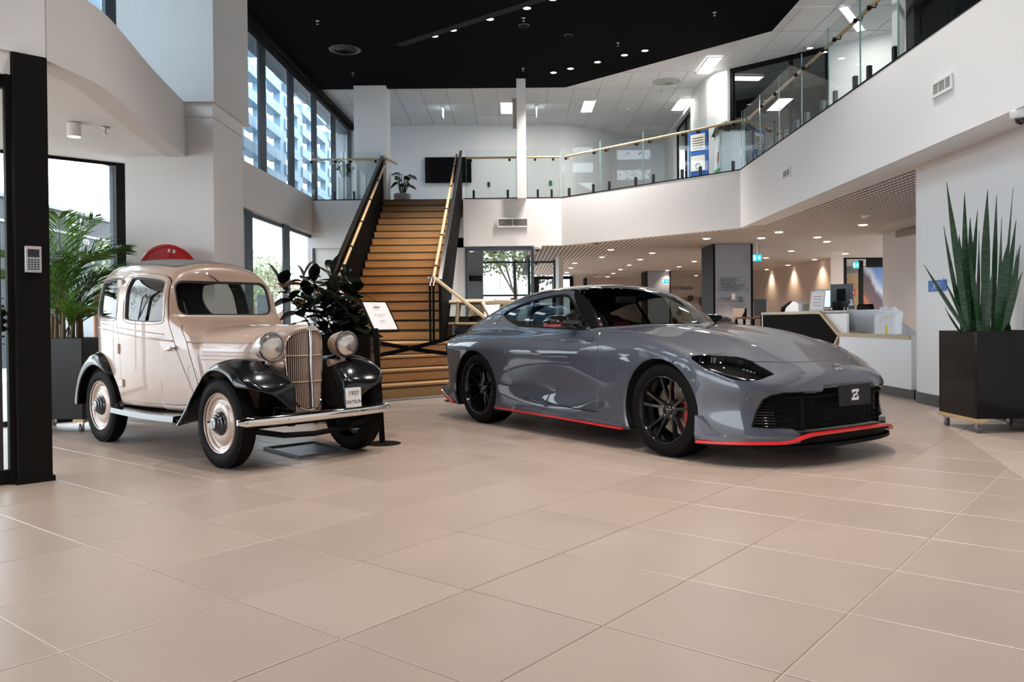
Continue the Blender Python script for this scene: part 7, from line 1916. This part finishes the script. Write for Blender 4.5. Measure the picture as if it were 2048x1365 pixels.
# red flowers by the meeting room window
fl_t = thing('flower_vase', 'vase of red and pink flowers behind the meeting room glass', 'flowers', (.05, 20.2, 0))
obj('side_table', MB().bbox(-.45, .45, 19.9, 20.5, .72, .78, .01), mat('dark_table', (.04, .04, .04), .4), fl_t); 
for x in (-.4, .4): obj('table_leg', MB().box(x - .02, x + .02, 20.15, 20.25, 0, .72), MBLK, fl_t)
obj('vase', MB().lathe([(.0001, .78), (.07, .78), (.10, .95), (.06, 1.08), (.08, 1.14)], 20, Matrix.Translation((.0, 20.2, 0))), MATS['white_pot'], fl_t, smooth=True)
random.seed(21)
for k in range(13):
    a = 2.4 * k; r = .08 + .36 * random.random(); c = Vector((r * math.cos(a), 20.2 + r * .5 * math.sin(a), 1.30 + random.uniform(-.06, .26)))
    s_ = obj('flower_stem', MB().tube([(0, 20.2, 1.1), c], .005, 5), MATS['green_stem'], fl_t)
    pet = MB()
    for q in range(5): b_2 = 2 * PI * q / 5; pet.sphere(c + Vector((.035 * math.cos(b_2), -.01, .035 * math.sin(b_2))), .03, 8, 5, (1, .4, 1))
    obj('bloom', pet, mat('petal_red', (.62, .02, .02), .5) if k % 3 else mat('petal_pink', (.65, .38, .34), .5), s_, smooth=True)
# ================================================================== upper floor, right side
DG = glass('dark_office_glass', (.30, .32, .32))
t = thing('window_6', 'dark framed office glazing on the upper floor right of the round pillar', 'window', (5.5, 17.2, L1)); t['kind'] = 'structure'
w0, w1 = Vector((4.79, 17.9, 0)), Vector((6.35, 16.45, 0)); d = (w1 - w0).normalized(); Mo = frame_m((w0.x, w0.y, L1), d, (0, 0, 1)); Lo = (w1 - w0).length
HO = ZC - L1
for q in ((0, .07, 0, HO), (Lo - .06, Lo, 0, HO), (Lo * .62, Lo * .62 + .06, 0, HO), (.07, Lo, HO - .09, HO), (.07, Lo, 0, .06)): obj('frame', MB().box(*q, -.04, .04, Mo), BLACK, t)
obj('pane', MB().add([Mo @ Vector(p) for p in ((.07, .06, 0), (Lo * .62, .06, 0), (Lo * .62, HO - .09, 0), (.07, HO - .09, 0))], [(0, 1, 2, 3)]), DG, t)
obj('pane', MB().add([Mo @ Vector(p) for p in ((Lo * .62 + .06, .06, 0), (Lo - .06, .06, 0), (Lo - .06, HO - .09, 0), (Lo * .62 + .06, HO - .09, 0))], [(0, 1, 2, 3)]), DG, t)
dm = MB()
sz = 1 if (Mo.to_3x3() @ Vector((0, 0, 1))).y < 0 else -1
for r in range(38):
    for c in range(44):
        x = .10 + c * .030 + (r % 2) * .015; y = .25 + r * .036
        if x > Lo - .1: continue
        dm.add([Mo @ Vector((x + a, y + b, sz * .006)) for a, b in ((0, 0), (.013, 0), (.013, .015), (0, .015))], [(0, 1, 2, 3)])
obj('dotted_film', dm, mat('film_white', (.42, .43, .42), .6), t, kind='stuff')
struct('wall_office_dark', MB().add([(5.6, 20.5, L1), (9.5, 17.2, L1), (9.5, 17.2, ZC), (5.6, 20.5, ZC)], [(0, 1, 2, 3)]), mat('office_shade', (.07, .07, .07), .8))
t = thing('window_7', 'dark strip of glazing along the upper corridor', 'window', (4.6, 21.7, L1)); t['kind'] = 'structure'
obj('pane', MB().quad((4.66, 23.0, L1), (4.58, 20.4, L1), (4.58, 20.4, 6.28), (4.66, 23.0, 6.28)), DG, t)
for y in (20.4, 21.7, 22.95): x = 4.58 + (y - 20.4) * .03; obj('mullion', MB().box(x - .02, x + .04, y, y + .07, L1, 6.28), BLACK, t)
obj('head', MB().add([(4.64, 23.0, 6.2), (4.56, 20.4, 6.2), (4.56, 20.4, 6.29), (4.64, 23, 6.29)], [(0, 1, 2, 3)]), BLACK, t)
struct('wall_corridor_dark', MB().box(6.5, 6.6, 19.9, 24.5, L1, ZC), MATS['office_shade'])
# blue display stand and draped block behind the balcony glass
p = Vector((3.70, 16.25, L1)); t = thing('display_stand', 'blue framed notice stand behind the balcony glass', 'stand', p)
BLU = mat('stand_blue', (.02, .10, .42), .4)
Mq = Matrix.Translation(p) @ Matrix.Rotation(-.75, 4, 'Z')
obj('back', MB().bbox(-.22, .22, -.02, .02, .05, 1.0, .01, Mq), BLU, t); obj('base', MB().bbox(-.26, .26, -.16, .16, 0, .05, .01, Mq), BLU, t)
obj('notice', MB().box(-.16, .16, -.026, -.021, .60, .92, Mq), mat('notice_cream', (.70, .68, .62), .5), t); obj('notice', MB().box(-.16, .16, -.026, -.021, .20, .50, Mq), MATS['notice_cream'], t)
for k in range(5):
    obj('printed_line', MB().box(-.12, .12, -.03, -.0265, .64 + k * .05, .655 + k * .05, Mq), MATS['grey_print'], t); 
obj('printed_ring', MB().tube([Mq @ Vector((.05 * math.cos(a), -.028, .30 + .05 * math.sin(a))) for a in np.linspace(0, 2 * PI, 18)[:-1]], .006, 5, True), MATS['grey_print'], t)
p = Vector((4.02, 15.75, L1)); t = thing('draped_display', 'display block with rumpled black cloth behind the balcony glass', 'display', p)
obj('block', MB().bbox(p.x - .05, p.x + .42, p.y - .15, p.y + .35, 0 + L1, L1 + .93, .02), mat('sky_reflection_pale', (.55, .60, .62), .4), t)  # pale colour painted on the block for the sky's reflection
random.seed(6); m = MB(); nx = 12
vs = [(p.x - .10 + .56 * i / nx, p.y - .22 + .64 * j / nx, L1 + .95 + .10 * math.sin(PI * i / nx) * math.sin(PI * j / nx) + random.uniform(-.025, .035) - (.12 if i in (0, nx) or j in (0, nx) else 0)) for j in range(nx + 1) for i in range(nx + 1)]
m.add(vs, [(j * (nx + 1) + i, j * (nx + 1) + i + 1, (j + 1) * (nx + 1) + i + 1, (j + 1) * (nx + 1) + i) for j in range(nx) for i in range(nx)])
obj('black_cloth', m, mat('cloth_black', (.015, .015, .016), .7), t)
obj('green_strip', MB().box(p.x - .06, p.x - .052, p.y - .1, p.y + .3, L1 + .08, L1 + .16), mat('reflection_green', (.05, .30, .10), .5), t); obj('coral_patch', MB().box(p.x - .06, p.x - .052, p.y - .02, p.y + .12, L1 + .30, L1 + .46), mat('reflection_coral', (.60, .32, .22), .5), t)  # green and coral patches painted as part of that reflection
# ================================================================== cream classic car behind the stairs
CO_ = Vector((-.35, 14.67, 0)); hx, hy = .76, -.65
cc = thing('classic_car', 'cream classic saloon car tucked beside the stairs behind the sports car', 'car', CO_, math.atan2(hy, hx))
CRM = mat('cream_car_paint', (.62, .50, .36), .3, 0, .7)
def car_loft(secs):
    n = len(secs[0]); m = MB(); vs = [q for s in secs for q in s]
    fs = [tuple(range(n)), tuple(reversed(range((len(secs) - 1) * n, len(secs) * n)))]
    for i in range(len(secs) - 1):
        for k in range(n): fs.append((i * n + k, i * n + (k + 1) % n, i * n + n + (k + 1) % n, i * n + n + k))
    return m.add(vs, fs)
def sec(x, w, z0, z1): return [(x, -w * .94, z0), (x, -w, z0 + .1), (x, -w, (z0 + z1) / 2), (x, -w * .96, z1 - .05), (x, -w * .88, z1), (x, w * .88, z1), (x, w * .96, z1 - .05), (x, w, (z0 + z1) / 2), (x, w, z0 + .1), (x, w * .94, z0)]
obj('body', car_loft([sec(-1.95, .66, .42, .78), sec(-1.9, .70, .30, .86), sec(-1.5, .74, .24, .90), sec(-.9, .75, .24, .945), sec(.7, .75, .24, .945), sec(1.5, .74, .24, .90), sec(1.86, .71, .28, .84), sec(1.93, .68, .36, .74)]), CRM, cc, world=False, smooth=True, angle=35)
RW, BW = .60, .70
rp_ = [(-1.02, 1.335), (-.85, 1.365), (-.3, 1.375), (.22, 1.36), (.34, 1.335)]
obj('roof', car_loft([[(x, -RW, z - .05), (x, -RW * .93, z - .012), (x, -RW * .5, z + .012), (x, RW * .5, z + .012), (x, RW * .93, z - .012), (x, RW, z - .05)] for x, z in rp_]), CRM, cc, world=False, smooth=True, angle=50)
for sg in (1, -1):
    for a, b in (((.66, .94), (.31, 1.31)), ((-.20, .94), (-.24, 1.33)), ((-1.30, .93), (-.98, 1.31)), ((-.86, .94), (-.80, 1.32))):
        obj('pillar', MB().tube([(a[0], -sg * BW, a[1]), (b[0], -sg * RW, b[1])], .038, 8), CRM, cc, world=False, smooth=True)
    obj('side_glass', MB().add([(.62, -sg * (BW - .01), .95), (-.18, -sg * (BW - .01), .95), (-.22, -sg * (RW - .01), 1.32), (.30, -sg * (RW - .01), 1.30)], [(0, 1, 2, 3)]), VGL, cc, world=False)
    obj('rear_side_glass', MB().add([(-.22, -sg * (BW - .01), .95), (-1.25, -sg * (BW - .01), .95), (-.98, -sg * (RW - .01), 1.31), (-.25, -sg * (RW - .01), 1.32)], [(0, 1, 2, 3)]), VGL, cc, world=False)
    obj('window_rail', MB().tube([(-1.02, -sg * (RW + .01), 1.315), (.34, -sg * (RW + .01), 1.315)], .022, 8), CRM, cc, world=False, smooth=True)
    obj('belt_rail', MB().tube([(-1.32, -sg * (BW + .005), .945), (.68, -sg * (BW + .005), .945)], .026, 8), CRM, cc, world=False, smooth=True)
    obj('window_seal', MB().tube([(.60, -sg * (BW - .004), .985), (.29, -sg * (RW + .004), 1.285), (-.19, -sg * (RW + .004), 1.285), (-.15, -sg * (BW - .004), .985)], .008, 6, True), SEAL, cc, world=False)
    obj('sill_trim', MB().tube([(-1.8, -sg * .755, .62), (1.8, -sg * .745, .62)], .008, 6), CHROME, cc, world=False)
    for x in (-1.2, 1.2):
        Wq = Matrix.Translation((x, -sg * .66, .28)) @ Matrix.Rotation(sg * PI / 2, 4, 'X')
        w_ = obj('wheel', MB().lathe([(.18, .06), (.24, .065), (.275, .04), (.28, 0), (.275, -.06), (.18, -.07)], 32, Wq), RUBBER, cc, world=False, smooth=True); obj('hubcap', MB().lathe([(.0001, .075), (.08, .07), (.12, .055), (.18, .06)], 28, Wq), CHROME, w_, world=False, smooth=True)
obj('windscreen', MB().add([(.68, -.66, .95), (.68, .66, .95), (.36, .56, 1.32), (.36, -.56, 1.32)], [(0, 1, 2, 3)]), VGL, cc, world=False)
obj('back_window', MB().add([(-1.32, -.62, .95), (-1.32, .62, .95), (-1.04, .54, 1.31), (-1.04, -.54, 1.31)], [(0, 1, 2, 3)]), VGL, cc, world=False)
for x in (-.9, 0): obj('seat', MB().bbox(x - .1, x + .1, -.55, .55, .5, 1.08, .05), mat('seat_black', (.02, .018, .016), .6), cc, world=False)
obj('cabin_floor', MB().box(-1.3, .6, -.6, .6, .4, .9), MATS['seat_black'], cc, world=False)
obj('front_bumper', MB().tube([(1.75, -.74, .45), (1.98, -.66, .45), (2.02, 0, .45), (1.98, .66, .45), (1.75, .74, .45)], .035, 8), CHROME, cc, world=False, smooth=True)
for sg in (1, -1): obj('headlight', MB().cyl((1.88, sg * .52, .66), (1.95, sg * .52, .66), .09, 20), CHROME, cc, world=False)
# ================================================================== outdoors
struct('ground_outside', MB().box(-70, 60, -50, 90, -.30, -.13), mat('pale_paving', (.46, .45, .43), .8, noise=.1, nscale=1))
bl = thing('grey_building', 'grey building with white Fairhaven Homes sign beyond the glass screen', 'building', (-15, 28, 0))
XB = -13.15
obj('wall', MB().box(-24, XB, 19, 34, -.13, 4.31), mat('building_grey', (.075, .08, .09), .8), bl); obj('parapet_cap', MB().box(-24, XB + .06, 18.95, 34.05, 4.31, 4.40), mat('cap_grey', (.30, .31, .33), .7), bl)
LETW = mat('sign_white', (.6, .6, .6), .5)
def bt_(px, py, s, h): Y = XB / ((px - CX) / FPX); p = pX(px, py, XB + .02); text('sign_text', s, h, frame_m((XB + .02, p.y, p.z), (0, 1, 0), (0, 0, 1)), LETW, bl, depth=.02)
bt_(155, 440, 'Fairhaven', .33); bt_(155, 453, 'Homes', .33); bt_(172, 483, 'co', .36)
p = pX(155, 470, XB + .02); obj('white_band', MB().box(XB, XB + .03, 19, 34, p.z - .03, p.z + .03), LETW, bl)
for y in (20.2, 22.5, 25, 27.5, 30, 32.5): obj('shop_window', MB().box(XB, XB + .04, y - .9, y + .9, .1, 2.6), mat('shop_glass', (.12, .14, .16), .1), bl)
b2 = thing('pale_house', 'pale house with red brown roof edge outside the left glazing', 'building', (-16, 30, 0))
obj('wall', MB().box(-24, -11.5, 37, 58, -.13, 2.7), mat('house_render', (.62, .60, .58), .8), b2); obj('roof', MB().prism([(-24.5, 2.7), (-11, 2.7), (-17.5, 4.6)], 36.5, 58.5, Matrix(((1, 0, 0, 0), (0, 0, 1, 0), (0, 1, 0, 0), (0, 0, 0, 1)))), mat('roof_tile_red', (.30, .12, .07), .7), b2)
fnc = thing('timber_fence', 'low red brown timber fence with curved top outside the left glazing', 'fence', (-7.6, 20, 0))
for k in range(60):
    y = 15 + k * .22; h = 1.42 + .14 * math.cos((k % 15) / 15 * 2 * PI); obj('board', MB().bbox(-7.62, -7.59, y, y + .21, -.13, h, .004), wood('fence_red', (.24, .10, .06), (.34, .17, .10), (1, 1, 3), .7), fnc)
def tree(name, label, x, y, h, r, seed, col, group, trunk=.14, n=2600, ls=.16):
    random.seed(seed); t = thing(name, label, 'tree', (x, y, -.13), 0, group)
    obj('trunk', MB().tube([(x, y, -.13), (x + .1, y, h * .35), (x - .05, y + .1, h * .72)], trunk, 8, rs=[trunk, trunk * .75, trunk * .4]), mat('bark', (.10, .08, .06), .9), t, smooth=True)
    bl_ = [(random.uniform(-1, 1) * r * .65, random.uniform(-1, 1) * r * .65, h * random.uniform(.55, .95), r * random.uniform(.35, .6)) for _ in range(10)]
    for q in bl_[:5]: obj('branch', MB().tube([(x, y, h * .35), (x + q[0] * .6, y + q[1] * .6, q[2] * .85), (x + q[0], y + q[1], q[2])], trunk * .3, 6), MATS['bark'], t)
    m = MB()
    for k in range(n):
        q = random.choice(bl_); v = Vector((random.gauss(0, 1), random.gauss(0, 1), random.gauss(0, .8))); v = v.normalized() * q[3] * random.uniform(.55, 1)
        c = Vector((x + q[0], y + q[1], q[2])) + v; a = Vector((random.gauss(0, 1), random.gauss(0, 1), random.gauss(0, 1))).normalized(); b_ = a.orthogonal().normalized() * ls * .35; a = a * ls * .5
        m.add([c - a, c + b_, c + a, c - b_], [(0, 1, 2, 3)])
    obj('foliage', m, col, t, kind='stuff'); return t
LF1 = mat('tree_green', (.06, .10, .03), .7); LF2 = mat('tree_olive', (.10, .12, .05), .7)
for k, (x, y, h, r) in enumerate(((.1, 39.6, 6.5, 2.4), (6.2, 40, 6.2, 2.4), (-4.8, 33, 5.5, 2.3), (1.0, 46, 9, 3.2))): tree('garden_tree', ('leafy tree right outside the meeting room window', 'tree farther right beyond the meeting room, behind the far doors', 'tree left of the meeting room window outdoors', 'tallest tree, deep behind the meeting room window')[k], x, y, h, r, 31 + k, LF1 if k % 2 else LF2, None, n=4200, ls=.2)
for k, (x, y, h, r) in enumerate(((-15, 3, 6.5, 2.8), (-18, 8.5, 8, 3.2), (-14, -3, 7, 3), (-21, 13, 8.5, 3.4))): tree('street_tree', ('street tree outside the entrance', 'street tree opposite the glass screen', 'street tree behind the photographer to the left', 'largest street tree left of the grey building')[k], x, y, h, r, 51 + k, LF2, None)
for k, (x, y, h, r) in enumerate(((-10.5, 24, 3.3, 1.5), (-10.2, 34.5, 3.6, 1.4), (-9.8, 29, 2.8, 1.2))): tree('garden_shrub', ('pale shrub outside the first lower left pane', 'pale shrub near the pale house', 'small pale shrub by the middle lower left pane')[k], x, y, h, r, 71 + k, mat('shrub_pale', (.26, .32, .18), .8), None, .06, 1400, .14)
# sunshade screen in front of the upper glazing
ss = thing('sunshade_screen', 'blue grey sunshade screen of staggered blades outside the upper glazing', 'sunshade', (-6.2, 14, 3.2))
SHD = mat('sunshade_grey', (.17, .28, .38), .5)
k = 0
for i in range(12):
    y0 = 8 + i * 1.78
    obj('upright', MB().box(-6.34, -6.16, y0 - .12, y0 + .45, 3.72, 7.2), SHD, ss)
    for j in range(7):
        z = 3.80 + j * .62 + (.25 if i % 2 else 0)
        obj('blade', MB().box(-6.42, -6.12, y0 + .30, y0 + 1.66, z, z + .27), SHD, ss)
# window poster
p = pX(527, 612, XL(15) - .28); t = thing('window_poster', 'light blue poster with red ring on the lower left glazing', 'poster', p)
yy = p.y
obj('sheet', MB().box(p.x - .004, p.x + .002, yy - .42, yy + .42, .55, 1.52), mat('poster_blue', (.42, .55, .78), .5), t)
obj('red_ring', MB().tube([(p.x + .006, yy + .02 + .15 * math.cos(a), 1.08 + .12 * math.sin(a)) for a in np.linspace(0, 2 * PI, 24)[:-1]], .022, 6, True), mat('poster_red', (.7, .15, .10), .5), t)
obj('white_bar', MB().box(p.x + .002, p.x + .012, yy - .20, yy + .22, 1.04, 1.12), MATS['white_print'], t)

# ================================================================== lettering becomes plain mesh
_dg = bpy.context.evaluated_depsgraph_get()
for o in [o for o in bpy.data.objects if o.type == 'FONT']:
    me = bpy.data.meshes.new_from_object(o.evaluated_get(_dg))
    n = bpy.data.objects.new('tmp', me); COL.objects.link(n)
    n.parent = o.parent; n.matrix_parent_inverse = o.matrix_parent_inverse.copy(); n.matrix_basis = o.matrix_basis.copy()
    nm = o.name; bpy.data.objects.remove(o); n.name = nm
